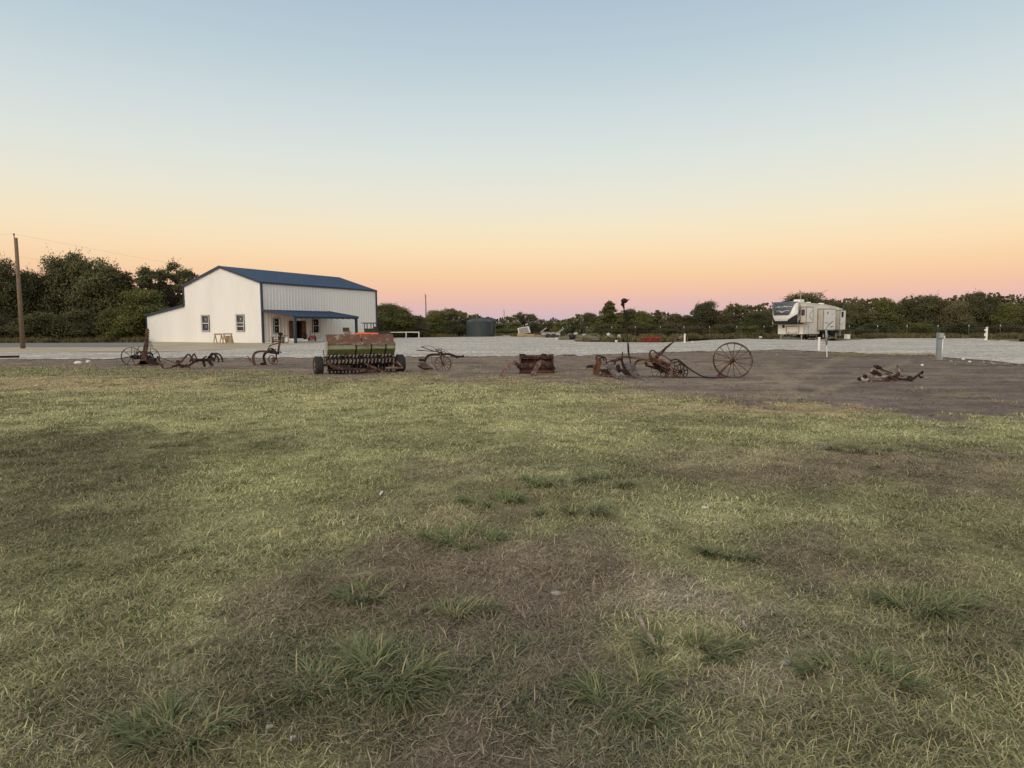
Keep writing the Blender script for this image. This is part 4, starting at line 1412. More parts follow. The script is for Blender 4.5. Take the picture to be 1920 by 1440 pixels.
# white slabs stacked in front of the porch door
for k, (u, v, z, a, b, t, lab) in enumerate(((-2.6, 4.3, 0.22, 1.3, 2.6, .16, 'white foam slab lying flat on the porch floor, right of the porch post'),
                                           (-2.7, 5.6, 0.40, 1.2, 1.5, .12, 'small white foam slab stacked on the larger one on the porch'),
                                           (-3.4, 1.1, 0.30, .9, 1.0, .28, 'white foam block on the porch just left of the porch post'))):
    mb = MB(); mb.box(B(u, v, z), (a, b, t), rot=BX.to_3x3()); thing1('foam_slab', lab, 'foam slab', [('s', 'foam', mb)], 'white slabs on the porch')
mb = MB(); c = W(537.5, 640, 63.2); mb.lathe((c.x, c.y, 0.12), (0, 0, 1), [(0, 0), (.16, 0), (.19, .5), (.17, .5), (.15, .04), (0, .04)], 18)
thing1('bucket', 'white bucket standing on the porch under the first porch window', 'bucket', [('b', 'white_paint', mb)])
c = W(571, 640, 66.5)
mb = MB(); mb.blob((c.x, c.y, .62), (.30, .26, .26), 10, .08, 3); mb2 = MB()
for a in (0, 2.1, 4.2): mb2.tube([(c.x + .1 * math.cos(a), c.y + .1 * math.sin(a), .5), (c.x + .3 * math.cos(a), c.y + .3 * math.sin(a), .12)], .02)
mb3 = MB(); mb3.lathe((c.x, c.y, .80), (0, 0, 1), [(.26, 0), (.20, .13), (.08, .19), (.03, .25), (0, .25)], 14)
thing1('kettle_grill', 'small black kettle grill on the porch beside the open door', 'grill', [('bowl', 'black', mb, 1), ('leg', 'black', mb2), ('lid', 'black', mb3, 1)])
c = W(586, 641, 66.0)
mb = MB(); mb.box((c.x, c.y, .55), (.55, .45, .30)); mb2 = MB()
for dx in (-.32, .32): mb2.lathe((c.x + dx, c.y - .1, .34), (1, 0, 0), [(0, -.05), (.20, -.05), (.22, 0), (.20, .05), (0, .05)], 18)
mb2.tube([(c.x - .32, c.y - .1, .34), (c.x + .32, c.y - .1, .34)], .03)
mb3 = MB(); mb3.tube([(c.x - .2, c.y + .1, .7), (c.x - .4, c.y + .7, 1.15)], .02); mb3.tube([(c.x + .2, c.y + .1, .7), (c.x, c.y + .7, 1.15)], .02); mb3.tube([(c.x - .4, c.y + .7, 1.15), (c.x, c.y + .7, 1.15)], .02)
thing1('garden_tiller', 'red-brown garden tiller parked on the porch under the second porch window', 'tiller', [('engine_cover', 'red_paint', mb), ('wheels', 'rubber', mb2), ('handle', 'black', mb3)])
c = W(597, 641, 69)
mb = MB(); mb.box((c.x, c.y, .32), (.5, .5, .35)); mb.box((c.x + .5, c.y + .3, .25), (.35, .4, .25))
thing1('brown_box', 'low brown box against the barn wall right of the tiller', 'box', [('b', 'wood_grey', mb)])
c = W(521, 642, 63.0)
mb = MB(); mb.box((c.x, c.y, .62), (1.25, .40, .06)); mb2 = MB()
for dx in (-.5, .5): mb2.box((c.x + dx, c.y, .3), (.06, .36, .6))
mb2.box((c.x, c.y, .35), (1.0, .30, .05))
thing1('bench', 'dark wooden bench on the porch below the first porch window', 'bench', [('seat', 'wood_grey', mb), ('leg', 'wood_grey', mb2)])
c = W(652, 640, 71.5)
mb = MB()
for k in range(6): mb.box((c.x + .05 * (k % 2), c.y, .35 + .14 * k), (1.2 - .12 * k, .5, .11), rot=Matrix.Rotation(.05 * k, 3, 'Z'))
thing1('lumber_stack', 'small stack of tan lumber near the far porch post, behind the seed drill', 'lumber', [('b', 'wood_raw', mb)])
mb = MB(); mb.box((c.x - .15, c.y, 1.28), (.62, .45, .46)); mb.box((c.x - .15, c.y - .23, 1.28), (.45, .012, .3))
thing1('wooden_crate', 'brown wooden crate on the lumber stack near the far porch post', 'crate', [('b', 'wood_grey', mb)])


# sawhorses in front of the gable wall
def sawhorse(xa, xb, ztop, lab, board):
    a, b = W(xa, 643, 62.6), W(xb, 643, 62.9)
    a.z = b.z = ztop
    r = empty('sawhorse', ((a.x + b.x) / 2, (a.y + b.y) / 2, 0), lab, 'sawhorse', 'sawhorses at the gable wall')
    mb = MB(); mb.bar(a, b, .09, .14); mb.build('beam', M['wood_raw'], r)
    for p in (a.lerp(b, .12), a.lerp(b, .88)):
        for s in (-1, 1):
            mb = MB(); mb.bar(p + Vector((0, 0, -.04)), Vector((p.x + s * .05, p.y + s * .28, 0.0)), .09, .05); mb.build('leg', M['wood_raw'], r)
    if board:
        mb = MB(); mb.box(((a.x + b.x) / 2, (a.y + b.y) / 2 + .25, .42), (abs(b.x - a.x) * .8, .03, .7), rot=Matrix.Rotation(.12, 3, 'X')); mb.build('panel', M['wood_raw'], r)


sawhorse(402, 417.5, .92, 'left one of the two wooden sawhorses against the white gable wall', False)
sawhorse(418.5, 436.5, .94, 'right one of the two wooden sawhorses, with a tan panel leaning behind its legs', True)

# ================================================================== CAMPER
K = W(1494, 638, 66.0); K.z = 0
ru = Vector((0.77, 0.64, 0)).normalized()
rw = Vector((-ru.y, ru.x, 0))
RX = frame(K, ru, rw)
rv = empty('camper', K, 'white and tan fifth-wheel camper with dark blue front and extended slide-outs', 'camper')
RP = lambda u, w, z: RX @ Vector((u, w, z))
RW, RL = 2.72, 10.4
r3 = RX.to_3x3()


def zroof(u):
    return 3.92 - 0.02 * u - (0.028 * (u - 5.0) ** 2 * 0.45 if u > 5 else 0)


mb = MB()
# side walls, rear wall, roof, undersides
us = [0, 1.25, 1.26, 3, 5, 6, 7, 8, 9, 10, RL]
zb = lambda u: 1.65 if u < 1.255 else (0.62 if u < 4.2 else 0.95)
for w in (0, RW):
    for a, b in zip(us[:-1], us[1:]):
        z0 = zb((a + b) / 2)
        mb.quad(RP(a, w, z0), RP(b, w, z0), RP(b, w, zroof(b)), RP(a, w, zroof(a)))
mb.quad(RP(RL, 0, .95), RP(RL, RW, .95), RP(RL, RW, zroof(RL)), RP(RL, 0, zroof(RL)))
mb.build('body', M['rv_cream'], rv)
mb = MB()
for a, b in zip(us[:-1], us[1:]):
    mb.quad(RP(a, -.03, zroof(a)), RP(b, -.03, zroof(b)), RP(b, RW / 2, zroof(b) + .09), RP(a, RW / 2, zroof(a) + .09))
    mb.quad(RP(a, RW + .03, zroof(a)), RP(b, RW + .03, zroof(b)), RP(b, RW / 2, zroof(b) + .09), RP(a, RW / 2, zroof(a) + .09))
    mb.quad(RP(a, -.03, zroof(a)), RP(b, -.03, zroof(b)), RP(b, -.03, zroof(b) - .07), RP(a, -.03, zroof(a) - .07))
rf = mb.build('roof', M['rv_white'], rv)
mb = MB()
mb.box(RP(2.6, 1.2, 4.12), (.9, .75, .30), rot=r3)
mb.build('air_conditioner', M['rv_white'], rf, bevel=0.06)
mb = MB(); mb.tube([RP(1.5, .5, 3.9), RP(1.5, .5, 4.75)], .025); mb.tube([RP(1.5, .2, 4.7), RP(1.5, .8, 4.7)], .02); mb.build('antenna', M['rv_tan'], rf)
mb = MB(); mb.box(RP(8.0, 1.3, 3.95), (.45, .45, .14), rot=r3); mb.build('roof_vent', M['rv_white'], rf); mb = MB(); mb.box(RP(5.0, 1.3, 4.0), (.35, .35, .12), rot=r3); mb.build('roof_vent', M['rv_white'], rf)
# front cap: profile seen from the side, rounded towards the corners
PROF = [(0.35, 4.00), (0.02, 3.97), (-0.28, 3.84), (-0.42, 3.60), (-0.50, 3.20), (-0.52, 2.85), (-0.50, 2.66), (-0.47, 2.58), (-0.36, 2.25), (-0.20, 2.00), (0.0, 1.84), (0.28, 1.68)]
NW = 15


def cap_pt(i, j):
    u, z = PROF[i]
    t = j / (NW - 1)
    w = RW * t
    s = math.sin(math.pi * min(1, max(0, t))) ** 0.35 if 0 < t < 1 else 0
    uu = 0.35 + (u - 0.35) * (0.30 + 0.70 * s)
    return RP(uu, w, z)


def cap(name, m, rows, c0=0, c1=NW - 1, off=0.0, taper=None):
    mb = MB()
    for i in rows:
        for j in range(c0, c1):
            mb.quad(*[cap_pt(a, b) - ru * off for a, b in ((i, j), (i, j + 1), (i + 1, j + 1), (i + 1, j))])
    return mb.build(name, M[m], rv, smooth=True)


cap('front_cap', 'rv_white', range(0, 9))
for w in (0, RW):
    mb = MB()
    vs_ = [cap_pt(i, 0 if w == 0 else NW - 1) for i in range(len(PROF))]
    for p, q in zip(vs_[:-1], vs_[1:]):
        c_ = RP(1.0, w, 3.0)
        mb.quad(p, q, c_)
    mb.build('front_corner', M['rv_cream'], rv)
cap('underside', 'rv_black', range(9, 11))
# dark blue panel of the cap, wide at the top and narrow at the chin
mb = MB()
for i in range(1, 7):
    k = (i - 1) / 6
    a0, a1 = 0.2 + 3.9 * k, NW - 1.3 - 1.5 * k
    k2 = i / 6
    b0, b1 = 0.2 + 3.9 * k2, NW - 1.3 - 1.5 * k2
    n = 14
    for q in range(n):
        f0, f1 = q / n, (q + 1) / n
        def cp_(i_, jf):
            t = jf / (NW - 1)
            u, z = PROF[i_]
            s = math.sin(math.pi * min(1, max(0, t))) ** 0.35
            return RP(0.35 + (u - 0.35) * (0.30 + 0.70 * s) - 0.02, RW * t, z)
        mb.quad(cp_(i, a0 + (a1 - a0) * f0), cp_(i, a0 + (a1 - a0) * f1), cp_(i + 1, b0 + (b1 - b0) * f1), cp_(i + 1, b0 + (b1 - b0) * f0))
bp = mb.build('front_panel', M['rv_blue'], rv, smooth=True)
# swash lettering and a bird-like mark on it
mb = MB()
def on_panel(t, z, off=-0.04):
    u = np.interp(z, [2.58, 2.62, 2.8, 3.2, 3.6, 3.84], [-0.44, -0.46, -0.52, -0.50, -0.42, -0.28])
    s = math.sin(math.pi * t) ** 0.35
    return RP(0.35 + (u - 0.35) * (0.30 + 0.70 * s) + off, RW * t, z)
for pts in ([(.82, 3.38), (.74, 3.44), (.66, 3.40), (.58, 3.46), (.52, 3.40), (.44, 3.48), (.36, 3.41), (.26, 3.47), (.16, 3.43)],
            [(.70, 3.40), (.68, 3.56), (.64, 3.42)], [(.46, 3.40), (.45, 3.60), (.41, 3.44)], [(.40, 3.44), (.34, 3.56), (.33, 3.42)],
            [(.74, 2.98), (.66, 3.06), (.58, 3.00), (.50, 2.92), (.42, 3.02), (.32, 3.06), (.24, 3.02)], [(.60, 2.96), (.52, 2.86), (.44, 2.96)]):
    mb.tube([on_panel(*p) for p in pts], .022, 5)
mb.build('lettering', M['rv_cream'], bp)
# black lower corner of the cap
def cap_uw(w, z, off):
    u = float(np.interp(z, [1.68, 1.84, 2.00, 2.25, 2.58, 2.66, 2.85], [0.28, 0.0, -0.20, -0.36, -0.47, -0.50, -0.52]))
    t = w / RW
    s = math.sin(math.pi * t) ** 0.35 if 0 < t < 1 else 0
    return RP(0.35 + (u - 0.35) * (0.30 + 0.70 * s) - off, w, z)
for side in (0, 1):
    mb = MB()
    zs = [2.66, 2.5, 2.35, 2.2, 2.05, 1.95, 1.85, 1.70]
    for z0, z1 in zip(zs[:-1], zs[1:]):
        for q in range(6):
            def wq(z, f):
                m_ = min(1.0, (2.68 - z) / 0.62) * (0.95 if side == 0 else 0.35)
                return m_ * f if side == 0 else RW - m_ * f
            mb.quad(cap_uw(wq(z0, q / 6), z0, .03), cap_uw(wq(z0, (q + 1) / 6), z0, .03), cap_uw(wq(z1, (q + 1) / 6), z1, .03), cap_uw(wq(z1, q / 6), z1, .03))
    mb.build('corner_panel', M['rv_black'], rv)
# lower front compartment
mb = MB()
mb.quad(RP(1.25, 0, .62), RP(1.25, RW, .62), RP(1.25, RW, 1.65), RP(1.25, 0, 1.65))
mb.build('front_wall', M['rv_cream'], rv)
mb = MB(); mb.quad(RP(0.28, 0.02, 1.66), RP(1.27, 0.02, 1.66), RP(1.27, RW - .02, 1.66), RP(0.28, RW - .02, 1.66)); mb.quad(RP(1.27, 0.02, .63), RP(10.3, 0.02, .63 + .3), RP(10.3, RW - .02, .93), RP(1.27, RW - .02, .63)); mb.build('floor', M['rv_black'], rv)
mb = MB()
for a, b in (((0.42, .72), (1.78, .72)), ((1.78, .72), (1.78, 1.42)), ((1.78, 1.42), (0.42, 1.42)), ((0.42, 1.42), (0.42, .72))):
    mb.bar(RP(1.22, a[0], a[1]), RP(1.22, b[0], b[1]), .05, .05)
for w in (.7, 1.5): mb.box(RP(1.21, w, .84), (.05, .1, .08), rot=r3)
mb.build('front_hatch', M['rv_trim_grey'], rv)
mb = MB(); mb.box(RP(1.21, 2.1, 1.42), (.08, .22, .28), rot=r3); mb.build('pin_box', M['rv_black'], rv)
mb = MB(); mb.box(RP(2.5, -.015, 1.1), (1.5, .03, .75), rot=r3); h_ = mb.build('side_hatch', M['rv_white'], rv)
mb = MB(); mb.box(RP(2.35, -.035, 1.1), (.02, .02, .72), rot=r3); mb.build('seam', M['rv_trim_grey'], h_); mb = MB(); mb.box(RP(3.0, -.04, 1.1), (.05, .03, .1), rot=r3); mb.build('latch', M['rv_trim_grey'], h_)
# stripes
def ribbon(name, m, pts, ws, w=-.02, parent=rv):
    mb = MB()
    mb.flat([RP(u, w, z) for u, z in pts], ws, .012, nrm=-rw)
    return mb.build(name, M[m], parent)
ribbon('stripe', 'rv_trim_grey', [(0.0, 2.30), (.45, 2.75), (1.0, 3.05), (1.9, 3.20), (3.3, 3.26)], [.20, .26, .26, .16, .05], -.03)
ribbon('stripe', 'rv_black', [(0.0, 2.62), (.35, 2.98), (.8, 3.22), (1.5, 3.36), (2.6, 3.42)], [.06, .16, .16, .12, .03], -.03)
ribbon('stripe', 'rv_tan', [(0.0, 2.05), (.4, 2.42), (.9, 2.75), (1.4, 2.86)], [.20, .20, .16, .05])
mb = MB(); mb.poly([RP(0.0, -.012, 1.67), RP(1.25, -.012, 1.67), RP(1.25, -.012, 2.95), RP(.55, -.012, 2.25), RP(0.0, -.012, 1.85)], .008, -rw)
mb.build('side_panel', M['rv_black'], rv)


def slide(u0, u1, z0, z1, dep, win=None, label=None):
    r = MB()
    r.box(RP((u0 + u1) / 2, -dep / 2, (z0 + z1) / 2), (u1 - u0, dep, z1 - z0), rot=r3)
    o = r.build('slide_out', M['rv_tan'], rv)
    f = MB()
    f.box(RP((u0 + u1) / 2, -dep - .015, (z0 + z1) / 2), (u1 - u0 - .02, .03, z1 - z0 - .02), rot=r3)
    f.build('slide_face', M['rv_white'], o)
    e = MB()
    t = .06
    for a, b in (((u0, z0), (u0, z1)), ((u1, z0), (u1, z1))):
        e.bar(RP(a[0], -dep - .03, a[1]), RP(b[0], -dep - .03, b[1]), t, t)
    for z in (z0, z1): e.bar(RP(u0, -dep - .03, z), RP(u1, -dep - .03, z), t, t)
    for z in (z0, z1): e.bar(RP(u0 - .02, -.03, z), RP(u0 - .02, -dep, z), t, t)
    e.bar(RP(u0 - .02, -.03, z0), RP(u0 - .02, -.03, z1), t, t, up=ru)
    e.build('edge_trim', M['rv_trim_grey'], o)
    return o


s1 = slide(.55, 2.0, 1.83, 3.42, .6)
mb = MB(); mb.box(RP(.54, -.30, 2.85), (.04, .36, .62), rot=r3); mb.build('window', M['glass_dark'], s1, bevel=.02)
s2 = slide(4.4, 7.3, 1.05, 3.28, .6)
mb = MB(); mb.lathe(RP(5.35, -.635, 2.85), -rw, [(0, .01), (.15, .01), (.16, .0)], 16); mb.build('vent', M['rv_trim_grey'], s2)
s3 = slide(8.35, 9.75, 1.05, 3.18, .6)
mb = MB(); mb.box(RP(8.95, -.635, 2.72), (.5, .03, .62), rot=r3); mb.build('window', M['glass_dark'], s3, bevel=.02)
ribbon('stripe', 'rv_trim_grey', [(5.0, 1.10), (5.6, 1.55), (6.3, 1.85), (6.9, 2.0)], [.03, .14, .10, .02], -.645, s2)
ribbon('stripe', 'rv_trim_grey', [(6.1, 1.42), (6.3, 1.35), (6.6, 1.38), (6.9, 1.42)], [.10, .09, .08, .03], -.645, s2)
ribbon('stripe', 'rv_tan', [(6.3, 2.65), (6.7, 2.8), (7.1, 3.0)], [.02, .07, .02], -.645, s2)
ribbon('lettering', 'rv_trim_grey', [(4.75, 1.78), (5.0, 1.80), (5.25, 1.78), (5.5, 1.79)], [.05, .07, .05, .06], -.645, s2)
ribbon('stripe', 'rv_tan', [(1.95, 2.05), (1.25, 2.45), (1.3, 2.75), (1.95, 3.1)], [.03, .18, .16, .03], -.645, s1)
ribbon('stripe', 'rv_trim_grey', [(8.5, 1.5), (8.9, 1.68), (9.3, 1.85)], [.02, .07, .02], -.645, s3)
# running gear
for u in (6.2, 7.2):
    for w in (.25, RW - .25):
        mb = MB(); mb.lathe(RP(u, w, .40), rw, [(.20, -.13), (.36, -.13), (.40, -.08), (.40, .08), (.36, .13), (.20, .13)], 22)
        wl = mb.build('wheel', M['rubber'], rv, smooth=False)
        mb = MB(); mb.lathe(RP(u, w, .40), rw, [(0, -.06), (.12, -.08), (.21, -.10), (.21, .10), (0, .08)], 18); mb.build('rim', M['rv_white'], wl)
mb = MB(); mb.box(RP(5.8, 1.2, .78), (9.0, 1.6, .22), rot=r3)
for u, s in ((5.65, 1), (6.7, 0), (7.75, 1)): mb.box(RP(u, -.02, .80), (.45, .06, .34), rot=r3)
mb.build('chassis', M['rv_black'], rv)
for u, w in ((1.45, .25), (1.45, RW - .25), (9.6, .3), (9.6, RW - .3)):
    mb = MB(); mb.bar(RP(u, w, .04), RP(u, w, .75), .10, .10); mb.box(RP(u, w, .04), (.26, .26, .05), rot=r3); mb.build('stabiliser_leg', M['galvanised'], rv)
mb = MB(); mb.box(RP(10.0, .2, .60), (.5, .4, .5), rot=r3); mb.build('storage_box', M['galvanised'], rv)
c = RP(8.3, -1.5, 0)
mb = MB(); mb.box((c.x, c.y, .28), (.45, .4, .5), rot=Matrix.Rotation(.3, 3, 'Z')); thing1('white_tub', 'white tub on the ground beside the rear of the camper', 'tub', [('b', 'white_paint', mb)])
c = RP(2.6, -1.3, 0)
mb = MB(); mb.box((c.x, c.y, .05), (1.3, .4, .1), rot=Matrix.Rotation(.35, 3, 'Z')); thing1('timber_block', 'flat tan timber block on the gravel under the camper front', 'timber', [('b', 'wood_raw', mb)])

# ================================================================== TANKS, POLES, POSTS
def tank(px, Yd, rad, h, lab):
    c = W(px, 631, Yd)
    r = empty('water_tank', (c.x, c.y, 0), lab, 'water tank', 'dark green water tanks')
    mb = MB(); n = 72
    rr = lambda k: rad * (1 + (0.012 if k % 6 < 2 else 0))
    vs_, fs_ = [], []
    hs = [0, h * .25, h * .5, h * .75, h * .82]
    for z in hs:
        for k in range(n):
            q = 2 * math.pi * k / n; vs_.append((c.x + rr(k) * math.cos(q), c.y + rr(k) * math.sin(q), z))
    for i in range(len(hs) - 1):
        for k in range(n): fs_.append((i * n + k, i * n + (k + 1) % n, (i + 1) * n + (k + 1) % n, (i + 1) * n + k))
    mb.add(vs_, fs_); mb.build('wall', M['tank_green'], r, smooth=False)
    mb = MB()
    vs_, fs_ = [], []
    pr = [(1.01, .815), (.99, .83), (.75, .90), (.45, .96), (.22, 1.0), (.20, 1.0), (0, 1.0)]
    for q_, z in pr:
        for k in range(n):
            q = 2 * math.pi * k / n
            s = 1 + (.0 if q_ > .95 or q_ < .3 else 0)
            dz = (.04 * h if (k % 12) < 3 and .3 < q_ < .95 else 0)
            vs_.append((c.x + rad * q_ * math.cos(q), c.y + rad * q_ * math.sin(q), h * z + dz))
    for i in range(len(pr) - 1):
        for k in range(n): fs_.append((i * n + k, i * n + (k + 1) % n, (i + 1) * n + (k + 1) % n, (i + 1) * n + k))
    mb.add(vs_, fs_); mb.build('lid', M['tank_green'], r, smooth=False)
    mb = MB(); mb.lathe((c.x, c.y, h), (0, 0, 1), [(.24, -.02), (.26, .08), (.10, .13), (0, .13)], 18); mb.build('cap', M['black'], r)
    return r


tank(899, 99, 2.02, 2.85, 'front dark green ribbed water tank, the larger one in view left of the lot centre')
tank(915, 104.5, 1.28, 3.05, 'dark green water tank peeking out behind the front tank on its right')


def pole(px_b, py_b, px_t, py_t, Yd, r0, lab, cap_=True):
    b = W(px_b, py_b, Yd); t = W(px_t, py_t, Yd)
    r = empty('utility_pole', (b.x, b.y, 0), lab, 'utility pole')
    mb = MB(); mb.tube([(b.x, b.y, -.1), Vector((b.x, b.y, 0)).lerp(t, .5), t], [r0, r0 * .85, r0 * .7], 12); mb.build('shaft', M['wood_grey'], r, smooth=True)
    mb = MB(); mb.tube([t + Vector((-.12, 0, -.5)), t + Vector((-.12, 0, .22))], .03, 6)
    mb.lathe(t + Vector((-.12, 0, .20)), (0, 0, 1), [(0, 0), (.06, 0), (.045, .05), (.06, .08), (.04, .14), (0, .14)], 10)
    mb.build('insulator', M['black'], r)
    return t


t1 = pole(43, 652, 29.5, 446, 50, .17, 'tall leaning wooden utility pole at the left edge, in front of the dark wood')
t2 = pole(799.5, 632, 798, 553, 150, .16, 'thin distant utility pole standing between the barn and the water tanks')
t3 = pole(946, 631, 945, 582, 250, .16, 'very thin far utility pole just right of the water tanks')
t4 = pole(1034, 630, 1033, 597, 400, .16, 'tiny farthest utility pole above the utility trailer')


def wire(a, b, sag, lab):
    mb = MB()
    n = 40
    mb.tube([a.lerp(b, k / n) - Vector((0, 0, sag * 4 * (k / n) * (1 - k / n))) for k in range(n + 1)], .0045, 4)
    o = mb.build('power_line', M['wire']); tag(o, lab, 'power line')


wire(t1 + Vector((-.1, 0, .3)), t2 + Vector((0, 0, .2)), 1.2, 'thin upper power line running from the left pole towards the distant pole')
wire(t1 + Vector((-.1, 0, .3)), Vector((t1.x - 30, t1.y - 12, t1.z + .3)), .8, 'thin power line leaving the left pole out of the picture on the left')
wire(t1 + Vector((0, 0, -1.4)), t2 + Vector((0, 0, -1.4)), 1.2, 'thin lower power line running from the left pole towards the distant pole')

# fence along the right-hand wood
F0 = W(1055, 630, 81.0); F1 = W(1990, 630, 68.0)
F0.z = F1.z = 0
fence = empty('wire_fence', F0, 'barbed wire fence on thin steel posts with white caps in front of the right-hand wood', 'fence')
dv_ = (F1 - F0); Ln = dv_.length; du_ = dv_.normalized()
zc = 1.38
pmb = MB(); pmb.bar(F0, F0 + Vector((0, 0, zc)), .05, .05)
p0 = pmb.build('post', M['wire'], fence)
cmb = MB(); cmb.box(F0 + Vector((0, 0, zc + .04)), (.075, .075, .17)); c0 = cmb.build('post_cap', M['concrete'], p0)
xs = [1055, 1101, 1147, 1191, 1238, 1282, 1330, 1381, 1432, 1484, 1538, 1592, 1645, 1700, 1758, 1816, 1875, 1936]
posts = []
for k, px in enumerate(xs):
    u = u_at(px, F0, du_)
    if k == 0:
        q = p0
    else:
        q = p0.copy(); COL.objects.link(q); q.parent = fence
        c = c0.copy(); COL.objects.link(c); c.parent = q
    q.location = du_ * u
for z in (.35, .65, .95, 1.22):
    mb = MB(); mb.tube([F0 + Vector((0, 0, z)), F1 + Vector((0, 0, z))], .006, 4); mb.build('wire', M['wire'], fence)

# white pipe rail right of the barn
a, b = W(728, 632, 88), W(785.5, 632, 89)
rail = empty('pipe_rail', (a.x, a.y, 0), 'white pipe rail on three posts standing right of the barn', 'rail')
a.z = b.z = 0
mb = MB(); mb.bar(a + Vector((-.06, 0, .84)), b + Vector((.06, 0, .84)), .12, .12); mb.build('top_rail', M['white_paint'], rail)
for t in (0.0, .58, 1.0):
    mb = MB(); mb.bar(a.lerp(b, t), a.lerp(b, t) + Vector((0, 0, .78)), .12, .12, up=(1, 0, 0)); mb.build('post', M['white_paint'], rail)


def hook(px, py0, py1, w, name, lab, cat, m='white_paint', capr=True):
    g = G(px, py1); top = W(px, py0, g.y)
    r = empty(name, g, lab, cat)
    mb = MB(); mb.box((g.x, g.y, top.z / 2 - .02), (w, w, top.z - .04)); mb.build('shaft', M[m], r, bevel=.008)
    mb = MB(); mb.box((g.x, g.y, top.z - .02), (w * 1.15, w * 1.15, .05)); mb.build('cap', M[m], r, bevel=.008)
    return g, top, r


hook(1283.5, 626, 643.7, .13, 'marker_post', 'short white marker post on the gravel behind the plough levers', 'post')
hook(1535, 632.5, 658, .10, 'marker_post', 'thick white marker post at the near edge of the gravel below the camper', 'post')
# survey stake
g = G(1550.5, 670.5); t = W(1549, 619, g.y)
r = empty('survey_stake', g, 'thin leaning stake topped by a grey tube, right of the thick white marker post', 'stake')
m_ = g.lerp(t, .45)
mb = MB(); mb.bar(g, m_, .045, .03); mb.build('stake', M['white_paint'], r)
mb = MB(); mb.bar(m_, m_.lerp(t, .12), .05, .035); mb.build('band', M['red_paint'], r)
mb = MB(); mb.tube([m_.lerp(t, .12), t], .045, 10); mb.build('tube', M['grey_box'], r, smooth=True)
# near pedestal
g = G(1760.5, 675.4); top = W(1760, 624.2, g.y).z
ped = empty('electric_pedestal', g, 'grey electric hook-up pedestal with a meter box on top, at the gravel edge', 'pedestal')
mb = MB(); mb.box((g.x - .03, g.y, top * .40), (.165, .14, top * .80)); mb.build('post', M['grey_box'], ped, bevel=.01)
mb = MB(); mb.box((g.x - .005, g.y - .01, top * .90), (.225, .20, top * .20)); bx_ = mb.build('meter_box', M['grey_box'], ped, bevel=.015)
mb = MB(); mb.box((g.x - .005, g.y - .115, top * .89), (.17, .02, top * .14)); mb.build('door', M['galvanised'], bx_)
mb = MB(); mb.tube([(g.x + .085, g.y - .03, 0), (g.x + .085, g.y - .03, top * .83)], .035, 12); mb.build('pipe', M['white_paint'], ped, smooth=True)
mb = MB(); mb.box((g.x + .13, g.y - .03, top * .85), (.06, .1, .12)); mb.build('outlet', M['white_paint'], ped)
# far hook-up post
g, top, r = hook(1849, 613.5, 640.5, .12, 'hookup_post', 'far white hook-up post with small boxes on its left side, near the right edge', 'post')
for k, z in enumerate((1.05, .62, .20)):
    mb = MB(); mb.box((g.x - .13, g.y - .02, z), (.12, .12, .16 + .1 * (k == 1))); mb.build('outlet', M['white_paint'], r)
mb = MB(); mb.poly([(g.x - .2, g.y - .4, .015), (g.x + 1.6, g.y - .6, .015), (g.x + 1.7, g.y + .3, .015), (g.x - .2, g.y + .3, .015)], .08, (0, 0, 1))
thing1('concrete_pad', 'thin concrete pad at the foot of the far white hook-up post', 'pad', [('p', 'concrete', mb)])
# ================================================================== MID-GROUND CLUTTER
def cpx(x0, y0, s):
    return lambda x, y: (x0 + x / s, y0 + y / s)


class Pic:
    """lays pieces out at a given distance: coordinates are read off an enlarged crop of the photo"""
    def __init__(s, x0, y0, sc, Y):
        s.x0, s.y0, s.sc, s.Y = x0, y0, sc, Y

    def __call__(s, x, y, d=0.0):
        p = W(s.x0 + x / s.sc, s.y0 + y / s.sc, s.Y + d)
        p.z = max(p.z, 0.035)
        return p

    def line(s, pts, d=0.0):
        return [s(p[0], p[1], (p[2] if len(p) > 2 else 0) + d) for p in pts]


def smooth_path(pts, k=4):
    """Catmull-Rom through the points"""
    if len(pts) < 3: return pts
    out = []
    P = [pts[0]] + list(pts) + [pts[-1]]
    for i in range(1, len(P) - 2):
        for j in range(k):
            t = j / k
            a, b, c, d = P[i - 1], P[i], P[i + 1], P[i + 2]
            out.append(0.5 * ((2 * b) + (c - a) * t + (2 * a - 5 * b + 4 * c - d) * t * t + (3 * b - a - 3 * c + d) * t ** 3))
    out.append(pts[-1])
    return out


def part(root, name, m, fn, smooth=False, bevel=0, label=None):
    mb = MB(); fn(mb)
    return mb.build(name, M[m], root, smooth=smooth, bevel=bevel, label=label)


